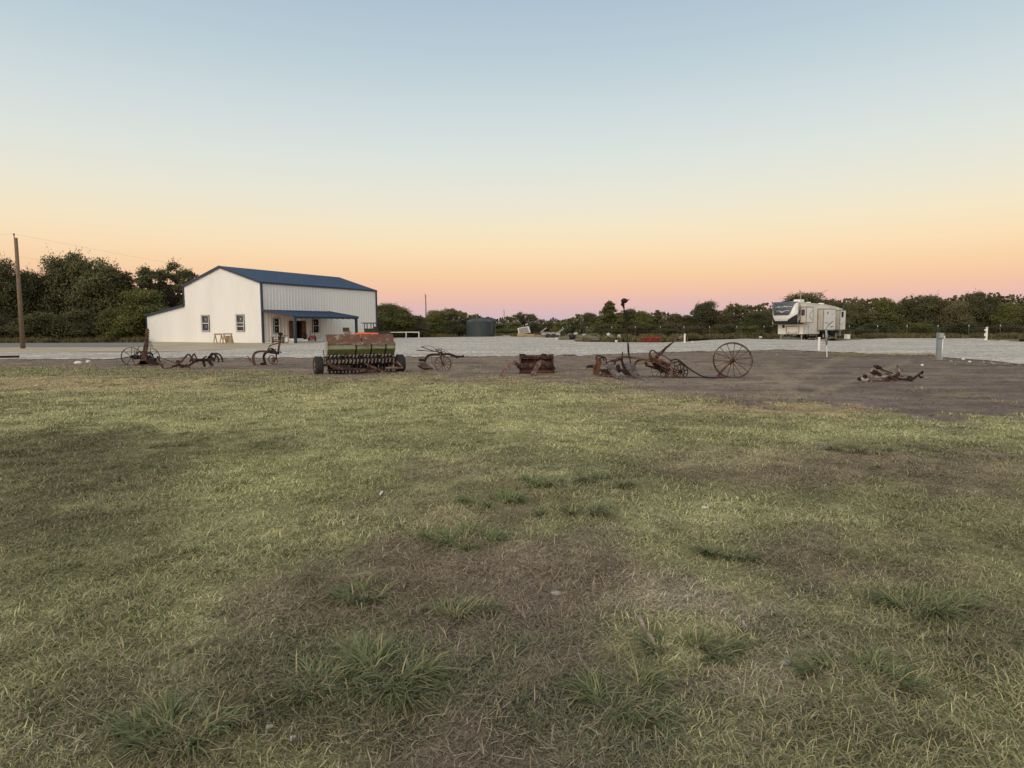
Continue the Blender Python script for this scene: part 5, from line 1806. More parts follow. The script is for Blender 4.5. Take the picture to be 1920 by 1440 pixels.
def spoked_wheel(root, c, axis, R_, rim_w, rim_t, nsp, hub_r, m='rust', sp_r=0.008, name='wheel', hub_w=None, broken=None):
    c = Vector(c); ax = Vector(axis).normalized()
    a = ax.orthogonal().normalized(); b = ax.cross(a)
    mb = MB()
    n = 48
    vs_, fs_ = [], []
    rng_ = range(n)
    for k in range(n):
        q = 2 * math.pi * k / n
        e = a * math.cos(q) + b * math.sin(q)
        for (r_, h_) in ((R_, -rim_w / 2), (R_, rim_w / 2), (R_ - rim_t, rim_w / 2), (R_ - rim_t, -rim_w / 2)):
            vs_.append(c + e * r_ + ax * h_)
    for k in range(n):
        p = k / n
        if broken and broken[0] < p < broken[1]: continue
        j = (k + 1) % n
        for q in range(4):
            fs_.append((k * 4 + q, k * 4 + (q + 1) % 4, j * 4 + (q + 1) % 4, j * 4 + q))
    mb.add(vs_, fs_)
    w_ = mb.build(name, M[m], root)
    hub_w = hub_w or rim_w * 2
    sp = MB()
    for k in range(nsp):
        q = 2 * math.pi * (k + .3) / nsp
        e = a * math.cos(q) + b * math.sin(q)
        s = 1 if k % 2 else -1
        sp.tube([c + e * hub_r * .8 + ax * (s * hub_w * .35), c + e * (R_ - rim_t * .5)], sp_r, 5)
    sp.build('spokes', M[m], w_)
    hb = MB()
    hb.lathe(c, ax, [(0, -hub_w / 2), (hub_r * .7, -hub_w / 2), (hub_r, -hub_w * .2), (hub_r, hub_w * .2), (hub_r * .7, hub_w / 2), (0, hub_w / 2)], 14)
    hb.build('hub', M[m], w_)
    return w_


# utility vehicle behind the drill
Yv = 66.0
p = Pic(570, 590, 9.143, Yv)
gx_ = lambda x: p(x, 0).x
uv = empty('utility_vehicle', (gx_(1150), Yv, 0), 'orange utility vehicle with a black roll cage, parked behind the green seed drill', 'utility vehicle')
z_ = lambda y: p(0, y).z
xa, xb = gx_(880), gx_(1290)
part(uv, 'hood', 'orange_paint', lambda mb: mb.poly([(xa, Yv - .65, .62), (xa, Yv - .65, z_(318)), (xa + .9, Yv - .65, z_(308)), (xb, Yv - .65, z_(312)), (xb, Yv - .65, .5), (xa + .3, Yv - .65, .45)], 1.3, (0, 1, 0)), bevel=.04)
part(uv, 'seat', 'black', lambda mb: (mb.box(((xa + xb) / 2 + .45, Yv, 1.12), (.5, 1.1, .25)), mb.box(((xa + xb) / 2 + .85, Yv, 1.35), (.18, 1.1, .5))))
def cage(mb):
    zt = z_(152)
    for dy in (-.6, .6):
        for x in (1055, 1165, 1262): mb.tube([(gx_(x), Yv + dy, .9), (gx_(x), Yv + dy, zt)], .05, 6)
        mb.tube([(gx_(1040), Yv + dy, zt), (gx_(1290), Yv + dy, zt)], .04, 6)
        mb.tube([(gx_(1045), Yv + dy, z_(250)), (gx_(1262), Yv + dy, z_(250))], .05, 6)
part(uv, 'roll_cage', 'black', cage)
part(uv, 'roof', 'black', lambda mb: mb.box(((gx_(1000) + gx_(1300)) / 2, Yv, z_(148)), (gx_(1300) - gx_(1000), 1.5, .07)))
part(uv, 'dashboard', 'black', lambda mb: mb.box(((gx_(1060) + gx_(1260)) / 2, Yv - .05, z_(280)), (gx_(1260) - gx_(1060), 1.15, .42)))
for x in (xa + .35, xb - .1):
    for dy in (-.6, .6):
        part(uv, 'wheel', 'rubber', lambda mb: mb.lathe((x, Yv + dy, .32), (0, 1, 0), [(0, -.12), (.20, -.12), (.30, -.11), (.32, -.05), (.32, .05), (.30, .11), (0, .12)], 20))
part(uv, 'cargo_bed', 'black', lambda mb: mb.box((xb + .55, Yv, .95), (.95, 1.25, .35)))

# white panelled box tilted on planks
p = Pic(920, 540, 8, 95)
mb = MB(); f4 = p.line([(402, 602), (562, 575), (592, 668), (420, 690)])
mb.poly(f4, 1.0, (0.15, 1, 0))
r = empty('tilted_box', (f4[3].x, f4[3].y, 0), 'white slatted crate tilted on a pile of planks at the back of the lot', 'crate')
mb.build('frame', M['foam'], r)
mb = MB(); ff = [v.lerp((f4[0] + f4[2]) / 2, .16) + Vector((0, -.03, 0)) for v in f4]; mb.poly(ff, .03, (0, 1, 0))
for k in range(1, 9):
    mb.bar(ff[0].lerp(ff[1], k / 9) + Vector((0, -.02, 0)), ff[3].lerp(ff[2], k / 9) + Vector((0, -.02, 0)), .04, .04)
mb.build('panel', M['stone'], r)
mb = MB(); mb.box((f4[3].x + 1.1, 95.4, .35), (2.6, 1.2, .25), rot=Matrix.Rotation(.05, 3, 'Y')); mb.box((f4[3].x + .6, 95.2, .15), (1.6, 1.2, .3))
thing1('plank_pile', 'low pile of pale planks under the tilted white crate', 'planks', [('b', 'wood_raw', mb)])
g1 = p(345, 735, 0)
mb = MB()
rr_ = random.Random(3)
for k in range(16):
    mb.box((g1.x + 2.4 + rr_.uniform(-.9, .9), 93.5 + rr_.uniform(-.5, .8), .06 + .055 * (k // 3)), (rr_.uniform(2.0, 3.6), .25, .05), rot=Matrix.Rotation(rr_.uniform(-.12, .12), 3, 'Z'))
thing1('lumber_pile', 'flat yellowish lumber pile between the tilted white crate and the utility trailer', 'lumber', [('b', 'wood_raw', mb)])

# utility trailer
p = Pic(920, 540, 8, 87)
tl = empty('utility_trailer', p(920, 745), 'small grey utility trailer with mesh ramps folded up at both ends', 'trailer')
tl.location.z = 0
x0, x1 = p(755, 0).x, p(1040, 0).x
zz = lambda y: p(0, y).z
part(tl, 'side_panel', 'galvanised', lambda mb: mb.box(((x0 + x1) / 2, 86.3, (zz(665) + zz(708)) / 2), (x1 - x0, .04, zz(665) - zz(708))))
part(tl, 'side_panel', 'galvanised', lambda mb: mb.box(((x0 + x1) / 2, 88.0, (zz(665) + zz(708)) / 2), (x1 - x0, .04, zz(665) - zz(708))))
part(tl, 'deck', 'wood_grey', lambda mb: mb.box(((x0 + x1) / 2, 87.15, zz(712)), (x1 - x0, 1.66, .07)))
def rails(mb):
    for y in (86.25, 88.05):
        for z in (zz(662), zz(712)): mb.bar((x0 - .1, y, z), (x1 + .1, y, z), .07, .07)
        for k in range(5): mb.bar((x0 + (x1 - x0) * k / 4, y, zz(712)), (x0 + (x1 - x0) * k / 4, y, zz(662)), .06, .06)
part(tl, 'frame', 'steel_worn', rails)
def ramp_(xa, xb, ya, yb):
    def fn(mb):
        for k in range(10):
            t = k / 9
            mb.bar((xa + (xb - xa) * t, 86.3, ya + (yb - ya) * t), (xa + (xb - xa) * t, 88.0, ya + (yb - ya) * t), .05, .05)
        for y in (86.3, 88.0): mb.bar((xa, y, ya), (xb, y, yb), .07, .07)
        for y in (86.7, 87.1, 87.6): mb.bar((xa, y, ya), (xb, y, yb), .03, .03)
    return fn
part(tl, 'ramp', 'galvanised', ramp_(p(745, 0).x, p(835, 0).x, zz(670), zz(603)))
part(tl, 'ramp', 'galvanised', ramp_(p(1020, 0).x, p(1095, 0).x, zz(665), zz(612)))
for dx in (-.35, .35):
    for y in (86.15, 88.15):
        part(tl, 'wheel', 'rubber', lambda mb: mb.lathe(((x0 + x1) / 2 + dx, y, .3), (0, 1, 0), [(0, -.08), (.28, -.08), (.30, 0), (.28, .08), (0, .08)], 18))
part(tl, 'tongue', 'steel_worn', lambda mb: (mb.bar((x0, 86.6, .4), (x0 - 1.0, 87.15, .35), .07, .07), mb.bar((x0, 87.7, .4), (x0 - 1.0, 87.15, .35), .07, .07)))
part(tl, 'toolbox', 'black', lambda mb: mb.box((x1 + .35, 86.8, .62), (.5, .6, .5)))

# rubble heap, each big piece its own thing
c0_ = G(1105, 637)
mb = MB()
hx = np.linspace(-1, 1, 90); hy = np.linspace(-1, 1, 20)
a_, b_ = G(1066, 640), G(1140, 640)
vs_ = []
for yy in hy:
    for xx in hx:
        e = max(0, 1 - xx * xx) * max(0, 1 - yy * yy)
        vs_.append(((a_.x + b_.x) / 2 + xx * (b_.x - a_.x) * .62, 74 + yy * 3.5, -.06 + e ** .35 * (.10 + .75 * float(fbm(xx * 9 + 3, yy * 5, 8)))))
fs_ = [(j * 90 + i, j * 90 + i + 1, (j + 1) * 90 + i + 1, (j + 1) * 90 + i) for j in range(19) for i in range(89)]
mb.add(vs_, fs_)
o = mb.build('earth_mound', M['weed_ground'], smooth=True); tag(o, 'low weedy earth mound with rubble on it, right of the utility trailer', 'mound')
p = Pic(920, 540, 8, 72)
RB = [((1265, 684), (.26, .24, .14), 'concrete', 'white rubble lump highest on the weedy mound', 'rubble'),
      ((1382, 703), (.20, .2, .12), 'concrete', 'smaller white rubble lump on the middle of the weedy mound', 'rubble'),
      ((1205, 725), (.42, .4, .25), 'black', 'dark plastic heap at the left foot of the weedy mound', 'debris'),
      ((1180, 700), (.3, .3, .2), 'steel_worn', 'grey scrap lump at the left end of the weedy mound', 'debris')]
for (x, y), rd, m_, lab, ct in RB:
    mb = MB(); c = p(x, y); mb.blob((c.x, c.y - 1.2, c.z), rd, 12, .22, int(x)); thing1('rubble', lab, ct, [('b', m_, mb)])
mb = MB(); mb.tube([p(1400, 692), p(1500, 690), p(1605, 688)], .035, 6); mb.tube([p(1605, 688), p(1625, 735)], .035, 6); mb.tube([p(1420, 700), p(1520, 725)], .03, 6)
thing1('bent_pipe', 'bent pale pipe lying across the weedy mound', 'pipe', [('b', 'pale_metal', mb)])
def ov_table(px0, lab, k):
    q = Pic(px0, 540, 8, 73 + k * .4)
    c = q(70, 735)
    r = empty('plastic_chair', (c.x, c.y, 0), lab, 'plastic chair', 'overturned mint plastic chairs')
    for n_, pts in (('leg', [(0, 755), (50, 720), (70, 690)]), ('leg', [(75, 690), (125, 722), (165, 755)]), ('leg', [(60, 715), (120, 745)])):
        mb = MB(); mb.tube(q.line([(a, b, .3 * i) for i, (a, b) in enumerate(pts)]), .05, 6); mb.build(n_, M['mint'], r)
    mb = MB(); f = q.line([(45, 700), (85, 684), (100, 700), (60, 720)]); mb.poly(f, .5, (0, 1, .2)); mb.build('seat', M['mint'], r)
ov_table(1132.5, 'overturned mint plastic chair on the right slope of the weedy mound', 0)
q = Pic(1080, 540, 7.58, 74)
mb = MB(); mb.tube(q.line([(595, 730), (600, 660), (625, 662), (630, 720)]), .06, 6); mb.poly(q.line([(590, 700), (630, 700), (628, 670), (600, 665)]), .4, (0, 1, 0))
thing1('plastic_stool', 'small pale mint stool left of the tall iron rod, behind the gravel', 'stool', [('b', 'mint', mb)])
c = G(1155.5, 642.5)
mb = MB(); mb.lathe((c.x, c.y, 0.03), (0, 0, 1), [(0, 0), (.10, 0), (.13, .2), (.11, .2), (0, .04)], 14); thing1('small_pail', 'tiny white pail at the far edge of the gravel, left of the tall iron rod', 'pail', [('b', 'white_paint', mb)])
# scattered boards, bags and stones at the far edge of the gravel
rr_ = random.Random(12)
SC = [(792, 631, 'wood_raw', (1.4, .4, .15), 'reddish tan board lying at the far edge of the gravel, right of the white rail', 'board'),
      (815, 630.5, 'foam', (2.4, .5, .22), 'pale yellow insulation roll lying at the far edge of the gravel', 'insulation'),
      (833, 631, 'wood_raw', (1.1, .4, .12), 'tan board right of the pale insulation roll', 'board'),
      (849, 630.5, 'grey_box', (2.2, .6, .30), 'grey scrap sheet left of the water tanks at the far edge of the gravel', 'sheet'),
      (764.5, 631.5, 'white_paint', (.3, .3, .35), 'small white jug standing under the white pipe rail', 'jug'),
      (948, 631.5, 'stone', (1.6, .5, .22), 'grey-pink stone slab right of the water tanks', 'slab'),
      (936, 632, 'stone', (1.1, .5, .14), 'low stone slab nearest the right side of the water tanks', 'slab'),
      (1066, 634, 'stone', (.5, .4, .2), 'grey stone right behind the utility trailer', 'stone'),
      (1044, 637.5, 'white_stone', (.35, .3, .22), 'white stone on the gravel in front of the utility trailer', 'stone'),
      (1298, 642.5, 'white_stone', (.22, .2, .14), 'small white stone right of the short white marker post', 'stone'),
      (1426, 634.5, 'white_paint', (.45, .4, .25), 'white plastic jug lying left of the camper front', 'jug')]
for px, py, m_, sz, lab, ct in SC:
    g = G(px, py); mb = MB()
    if ct in ('stone', 'jug'): mb.blob((g.x, g.y, sz[2] * .45), (sz[0] / 2, sz[1] / 2, sz[2] / 2), 10, .15, int(px))
    else: mb.box((g.x, g.y, sz[2] / 2), sz, rot=Matrix.Rotation(rr_.uniform(-.3, .3), 3, 'Z'))
    thing1(ct.replace(' ', '_') if ct != 'sheet' else 'scrap_sheet', lab, ct, [('b', m_, mb)])

# red steel attachment
g = G(1224, 641.7); Yr = g.y
p = Pic(1080, 540, 7.58, Yr)
r = empty('box_blade', (g.x, g.y, 0), 'red steel box blade resting at the far edge of the gravel', 'box blade')
xa, xb = p(982, 0).x, p(1208, 0).x
part(r, 'side_plate', 'red_paint', lambda mb: mb.box((xa, Yr + .3, .27), (.05, .7, .5)))
part(r, 'side_plate', 'red_paint', lambda mb: mb.box((xb, Yr + .3, .27), (.05, .7, .5)))
part(r, 'blade', 'red_paint', lambda mb: mb.box(((xa + xb) / 2, Yr + .55, .18), (xb - xa, .05, .32)))
part(r, 'beam', 'red_paint', lambda mb: (mb.bar((xa, Yr, .47), (xb, Yr, .47), .08, .09), mb.bar((xa, Yr, .10), (xb, Yr, .10), .05, .06)))
part(r, 'hitch', 'red_paint', lambda mb: (mb.bar(((xa + xb) / 2 - .25, Yr - .02, .12), ((xa + xb) / 2 - .05, Yr - .1, .42), .05, .06), mb.bar(((xa + xb) / 2 + .25, Yr - .02, .12), ((xa + xb) / 2 + .05, Yr - .1, .42), .05, .06)))

# dark beam at the left edge
a = G(35.5, 672); b = G(-60, 673.5)
mb = MB(); mb.bar(a + Vector((0, 0, .09)), b + Vector((0, 0, .09)), .14, .12); mb.bar(a + Vector((-.5, .1, .03)), b + Vector((0, .1, .03)), .2, .05)
thing1('steel_beam', 'dark rusty steel beam lying by the gravel, cut by the left picture edge', 'beam', [('b', 'rust_dark', mb)], at_=(a.x, a.y, 0))
mb = MB(); a = G(1056, 667.5); b = G(1081, 667.5); mb.bar(a + Vector((0, 0, .04)), b + Vector((0, 0, .04)), .10, .06)
thing1('iron_strip', 'thin dark iron strip lying at the gravel edge, right of the iron box', 'strip', [('b', 'rust_dark', mb)])
# stones and litter on the dirt and in the lawn
LT = [(147, 683.5, (.17, .12, .07), 'white_stone', 'larger white crumpled lump on the dirt left of the mower', 'litter'),
      (165.5, 681.5, (.09, .08, .07), 'white_stone', 'smaller white crumpled lump on the dirt left of the mower', 'litter'),
      (1806, 676, (.06, .05, .05), 'white_stone', 'round white stone at the near edge of the gravel, right of the grey pedestal', 'stone'),
      (1783, 680, (.07, .05, .04), 'stone', 'grey stone between the round white stone and the grey pedestal', 'stone'),
      (1818, 680.5, (.07, .05, .035), 'white_stone', 'flat pale stone just right of the round white stone', 'stone'),
      (1860, 683, (.06, .05, .04), 'stone', 'small grey stone near the right edge of the gravel', 'stone'),
      (1729, 688, (.05, .04, .05), 'white_stone', 'tiny white stone above the right end of the linkage pile', 'stone'),
      (1456.5, 667, (.07, .05, .04), 'stone', 'small pale stone on the dirt right of the big spoked wheel', 'stone'),
      (1042, 1121, (.030, .020, .014), 'stone', 'smooth grey stone in the brown turf, upper middle of the near lawn', 'stone'),
      (1321, 959, (.030, .018, .012), 'white_stone', 'white shell-like stone in the yellow-green turf right of centre', 'stone'),
      (1475, 1258, (.022, .016, .012), 'stone', 'grey stone in the lower right turf beside thin grass', 'stone'),
      (1272, 1150, (.014, .011, .008), 'stone', 'pale pebble in the bare gravelly spot of the lawn', 'stone'),
      (1198, 1131, (.012, .008, .007), 'stone', 'small white pebble at the left end of the bare gravelly spot', 'stone'),
      (1312, 1132, (.012, .009, .008), 'stone', 'small pale pebble at the right end of the bare gravelly spot', 'stone'),
      (506, 1378, (.014, .012, .008), 'stone', 'crumpled white scrap in the grass at the lower left', 'litter')]
for px, py, rd, m_, lab, ct in LT:
    g = G(px, py); mb = MB(); z0 = .02 + float(bump_z(np.array(g.x), np.array(g.y))) if g.y < 12 else .02
    mb.blob((g.x, g.y, z0 + rd[2] * .8), rd, 12, .12, int(px)); o = thing1(ct, lab, ct, [('b', m_, mb)])
# gravelly crumbs of the bare spot in the lawn
mb = MB(); rr_ = random.Random(4)
for k in range(200):
    g = G(rr_.gauss(1270, 34), rr_.gauss(1134, 13)); s = rr_.uniform(.002, .0055)
    mb.blob((g.x, g.y, .024 + float(bump_z(np.array(g.x), np.array(g.y)))), (s * 1.3, s, s * .8), 6, .2, k)
o = mb.build('gravel_crumbs', M['stone']); tag(o, 'crumbs of pale gravel scattered in the bare spot of the lawn', 'gravel', kind='stuff')
# stones strewn along the near gravel edge
mb = MB(); rr_ = random.Random(9)
for k in range(600):
    px = rr_.uniform(-200, 2100)
    py = np.interp(px, [q[0] for q in GN], [q[1] for q in GN])
    g = G(px, py + abs(rr_.gauss(0, 2.2)) + (abs(rr_.gauss(0, 5)) if 1770 < px < 1880 else 0)); s = rr_.uniform(.010, .028)
    mb.blob((g.x, g.y, .03), (s * 1.3, s, s * .7), 6, .25, k)
o = mb.build('loose_gravel', M['stone']); tag(o, 'loose stones strewn along the near edge of the gravel', 'gravel', kind='stuff')
# clods on the dirt
mb = MB(); rr_ = random.Random(19)
for k in range(1500):
    px = rr_.uniform(-100, 2050); e0 = np.interp(px, [q[0] for q in EDGE], [q[1] for q in EDGE]); n0 = np.interp(px, [q[0] for q in GN], [q[1] for q in GN])
    g = G(px, n0 + (e0 - n0) * rr_.random() ** 1.0); s = rr_.uniform(.006, .022)
    mb.blob((g.x, g.y, .03), (s * 1.4, s, s * .7), 6, .25, k)
M['clod'] = mat('clod', [(0.3, (0.09, 0.075, 0.062)), (0.7, (0.20, 0.175, 0.15))], 3, 0.95)
o = mb.build('dirt_clods', M['clod']); tag(o, 'small clods of earth scattered over the bare dirt', 'clods', kind='stuff')


def chip(px0, py0, px1, py1, w, lab, m='rust_pale'):
    a, b = G(px0, py0), G(px1, py1)
    a.z = .05; b.z = .035
    mb = MB(); n = 7
    mb.flat([a.lerp(b, k / (n - 1)) + Vector((0, 0, .006 * math.sin(k * 1.7))) for k in range(n)], [w * (.35 + .65 * math.sin(math.pi * (k + .6) / n)) for k in range(n)], .012, nrm=(0, .1, 1))
    thing1('wood_chip', lab, 'wood chip', [('b', m, mb)])


M['bark_pale'] = mat('bark_pale', [(0.3, (0.14, 0.095, 0.075)), (0.5, (0.27, 0.20, 0.16)), (0.7, (0.40, 0.31, 0.25))], 30, 0.9, 0, 0.4)
chip(1195, 1173, 1229, 1225, .022, 'long reddish strip of bark lying in the lawn, left of the round dark tuft', 'bark_pale')
chip(757, 1119, 762, 1103, .012, 'short pale wood chip standing upright beside a low dark tuft', 'bark_pale')
chip(713, 938, 717, 929, .018, 'short pale chip in the turf left of centre, above the brown patch', 'white_stone')
chip(546, 1412, 556, 1400, .012, 'narrow white chip at the bottom of the lawn, left of centre', 'stone')
chip(1391, 1183, 1400, 1192, .010, 'small pale chip in the turf right of the round dark tuft', 'stone')
chip(966, 1152, 985, 1172, .010, 'thin pinkish chip in the brown turf above the wide bottom tuft', 'bark_pale')

# ================================================================== OLD FARM MACHINERY
# ---- sickle mower
p = Pic(220, 600, 9.143, 25.7)
sm = empty('sickle_mower', p(460, 790), 'rusty horse-drawn sickle mower with its toothed cutter bar standing upright', 'mower')
sm.location.z = 0
spoked_wheel(sm, p(240, 628), (0.22, -1, 0), .375, .06, .018, 7, .055, 'rust_dark', .012)
spoked_wheel(sm, p(560, 630, 1.0), (0.22, -1, 0), .37, .06, .018, 7, .055, 'rust_dark', .012)
part(sm, 'axle', 'rust_dark', lambda mb: (mb.tube([p(225, 630), p(420, 640, .2), p(560, 628, 1.0)], .035, 8), mb.box(p(370, 640, .2), (.35, .25, .16)), mb.box(p(310, 628, .1), (.22, .14, .12))))
part(sm, 'gear_wheel', 'rust_dark', lambda mb: (mb.lathe(p(555, 610, .5), (0, 1, 0), [(.11, -.02), (.14, -.02), (.14, .02), (.11, .02), (.11, -.02)], 24), [mb.tube([p(555, 610, .5), p(555, 610, .5) + Vector((.12 * math.cos(a), 0, .12 * math.sin(a)))], .01, 5) for a in (0, 1.05, 2.1, 3.14, 4.2, 5.2)]))
def cutter(mb):
    b0, b1 = p(395, 790), p(505, 790)
    t0, t1 = p(488, 150), p(528, 155)
    for y, x0_, x1_ in ((790, 365, 520), ):
        pass
    rows = [(795, 345, 530), (740, 385, 505), (680, 400, 500), (600, 415, 500), (500, 440, 510), (380, 462, 522), (260, 478, 528), (150, 490, 528)]
    for (ya, xa_, xb_), (yb, xc_, xd_) in zip(rows[:-1], rows[1:]):
        mb.poly([p(xa_, ya), p(xb_, ya), p(xd_, yb), p(xc_, yb)], .05, (0, 1, 0))
cb = part(sm, 'cutter_bar', 'rust', cutter)
def teeth(mb):
    for k in range(19):
        t = k / 18
        y = 170 + t * 600
        x = np.interp(y, [150, 260, 380, 500, 600, 740, 790], [528, 528, 522, 510, 502, 506, 525])
        a, b, c_ = p(x - 6, y - 2), p(x - 4, y + 18), p(x + 32, y + 14)
        mb.poly([a, b, c_], .02, (0, 1, 0))
part(cb, 'teeth', 'rust_dark', teeth)
part(sm, 'base_plate', 'rust', lambda mb: (mb.flat(p.line([(310, 795), (450, 790, -.1), (640, 775, -.1), (720, 770)]), .09, .04, (0, -.3, 1)), mb.poly(p.line([(340, 795), (400, 700), (500, 700), (560, 790)]), .12, (0, 1, 0))))
part(sm, 'drive_housing', 'rust_dark', lambda mb: (mb.bar(p(500, 700), p(700, 770), .12, .12), mb.bar(p(520, 640, .3), p(650, 740), .08, .10), mb.box(p(600, 690, .1), (.22, .2, .14)), mb.tube(smooth_path(p.line([(480, 600, .2), (560, 570, .2), (620, 640, .2), (650, 730, .1)])), .02, 6)))
part(sm, 'lever', 'rust_dark', lambda mb: (mb.tube(p.line([(300, 610, .2), (350, 500, .2), (375, 450, .2)]), .014, 6), mb.tube(p.line([(290, 590, .1), (300, 500, .1)]), .012, 6)))
part(sm, 'seat_spring', 'rust_dark', lambda mb: mb.flat(smooth_path(p.line([(330, 640, .3), (345, 570, .3), (400, 540, .3), (440, 580, .3)])), .05, .015))

# ---- spring-tooth cultivator
p = Pic(220, 600, 9.143, 23.6)
cv = empty('cultivator', p(1200, 845), 'rusty tangled spring-tooth cultivator lying right of the mower', 'cultivator')
cv.location.z = 0
part(cv, 'tongue', 'rust', lambda mb: mb.tube(smooth_path(p.line([(685, 620), (720, 700), (790, 825), (860, 845), (960, 800), (1080, 730), (1150, 650), (1205, 595), (1240, 600), (1280, 655), (1340, 700)])), .034, 7))
part(cv, 'brace_rod', 'rust_dark', lambda mb: (mb.tube(p.line([(700, 630, .2), (1000, 740, .2), (1060, 790)]), .016, 6), mb.tube(p.line([(700, 690, .1), (840, 730, .1)]), .012, 6), mb.tube(p.line([(680, 640), (670, 740), (790, 760, .2)]), .012, 6)))
part(cv, 'frame_beam', 'rust', lambda mb: (mb.flat(p.line([(940, 790), (1100, 775, .1), (1200, 800, .1), (1290, 740, .1), (1350, 690, .2), (1480, 695, .2), (1600, 640, .3)]), .075, .04), mb.flat(smooth_path(p.line([(1240, 720, .3), (1290, 620, .3), (1318, 580, .3), (1350, 640, .3), (1380, 690, .3)])), .05, .03)))
part(cv, 'frame_beam', 'rust_dark', lambda mb: (mb.bar(p(1330, 690, -.2), p(1560, 690, .1), .07, .09), mb.bar(p(1420, 690), p(1530, 620, .3), .03, .04)))
part(cv, 'brace_rod', 'rust_dark', lambda mb: mb.tube(p.line([(1180, 820), (1310, 720, .2)]), .02, 6))
for k, pts in enumerate(([(1560, 660), (1600, 600), (1655, 580), (1705, 615), (1735, 670), (1735, 725)], [(1600, 640, .3), (1650, 580, .3), (1730, 582, .3), (1785, 635, .3), (1808, 720, .3)], [(1590, 620, .5), (1610, 580, .5), (1640, 572, .5), (1670, 600, .5), (1690, 650, .5)])):
    part(cv, 'spring_tooth', 'rust_dark', lambda mb: mb.flat(smooth_path(p.line(pts)), .055, .02))
for pts, w_ in (([(1470, 690), (1500, 800)], .09), ([(1560, 690), (1635, 785)], .12), ([(1545, 650), (1675, 700)], .09), ([(1180, 760), (1230, 850)], .07), ([(1010, 780), (1130, 850), (1270, 855)], .05)):
    part(cv, 'shovel', 'rust_dark' if w_ > .08 else 'rust', lambda mb: mb.flat(p.line(pts), w_, .025, (.2, -1, .2)))
part(cv, 'clamp', 'rust_dark', lambda mb: [mb.box(p(x, y, .05), (.11, .12, .09), rot=Matrix.Rotation(a, 3, 'Y')) for x, y, a in ((1045, 715, .3), (1160, 800, .1), (1300, 690, .7), (1350, 700, .2), (1490, 680, 0), (1590, 640, .5), (1640, 660, .3), (1100, 790, .2))])

# ---- two-share plough with coulter
p = Pic(440, 600, 10.667, 25.4)
pl = empty('walking_plough', p(500, 900), 'rusty plough with curved beam and tall mast, in front of the porch', 'plough')
pl.location.z = 0
part(pl, 'beam', 'rust', lambda mb: mb.flat(smooth_path(p.line([(405, 905), (378, 820), (372, 740), (395, 680), (440, 645), (520, 628), (640, 632), (760, 655), (870, 665)])), .085, .05))
part(pl, 'shank', 'rust_dark', lambda mb: mb.flat(smooth_path(p.line([(615, 885, .3), (590, 800, .3), (582, 730, .3), (610, 670, .25), (700, 625, .2)])), .08, .045))
part(pl, 'mast', 'rust', lambda mb: (mb.bar(p(865, 670), p(905, 420), .075, .06), mb.bar(p(905, 430), p(922, 290), .06, .05)))
part(pl, 'brace', 'rust', lambda mb: mb.flat(smooth_path(p.line([(655, 620, .1), (680, 560, .1), (710, 515, .1), (770, 492, .1), (880, 462, .05)])), .04, .03))
part(pl, 'mast_head', 'rust_dark', lambda mb: (mb.blob(p(915, 278), (.10, .07, .07), 10, .15, 4), mb.box(p(900, 360), (.10, .08, .14)), mb.bar(p(920, 275), p(960, 290), .04, .05)))
part(pl, 'trip_rod', 'rust_dark', lambda mb: (mb.tube(p.line([(930, 310), (1000, 305), (1050, 320)]), .010, 5), mb.tube(p.line([(920, 350), (990, 350), (1040, 345)]), .012, 5), mb.bar(p(780, 432), p(975, 442), .05, .035), mb.tube(p.line([(780, 432), (800, 405), (880, 400)]), .010, 5)))
part(pl, 'clamp_cluster', 'rust_dark', lambda mb: ([mb.box(p(x, y, -.04), (.12, .12, .10), rot=Matrix.Rotation(a, 3, 'Y')) for x, y, a in ((700, 635, .3), (745, 620, .8), (790, 640, .1), (850, 660, .2))], mb.tube(smooth_path(p.line([(690, 600), (720, 565), (770, 580), (790, 620)])), .025, 6), mb.bar(p(805, 655), p(812, 575), .035, .035), mb.bar(p(870, 640), p(935, 645), .035, .05)))
part(pl, 'share', 'rust_pale', lambda mb: mb.poly(p.line([(262, 795), (290, 770), (345, 835), (440, 900), (400, 920), (350, 880)]), .05, (0, 1, .1)))
part(pl, 'share', 'rust_dark', lambda mb: (mb.poly(p.line([(510, 862, .3), (590, 850, .3), (640, 900, .3), (600, 912, .3), (520, 890, .3)]), .05, (0, 1, .1)), mb.bar(p(430, 915), p(620, 908, .3), .06, .03)))
part(pl, 'handle', 'rust', lambda mb: mb.tube(p.line([(252, 718), (312, 780)]), .018, 6))
part(pl, 'coulter_strut', 'rust_dark', lambda mb: mb.bar(p(828, 660), p(838, 800, -.05), .05, .05))
cw = part(pl, 'coulter_wheel', 'rust_dark', lambda mb: (mb.lathe(p(745, 790), (-.45, -1, 0), [(.155, -.015), (.175, -.015), (.175, .015), (.155, .015), (.155, -.015)], 32), mb.lathe(p(800, 825, .15), (-.25, -1, 0), [(.125, -.01), (.14, -.01), (.14, .01), (.125, .01), (.125, -.01)], 32)))
part(cw, 'disc', 'rust_orange', lambda mb: mb.lathe(p(770, 790, .05), (-.45, -1, 0), [(0, .05), (.05, .05), (.09, .02), (.10, 0), (.09, -.02), (0, -.05)], 20))

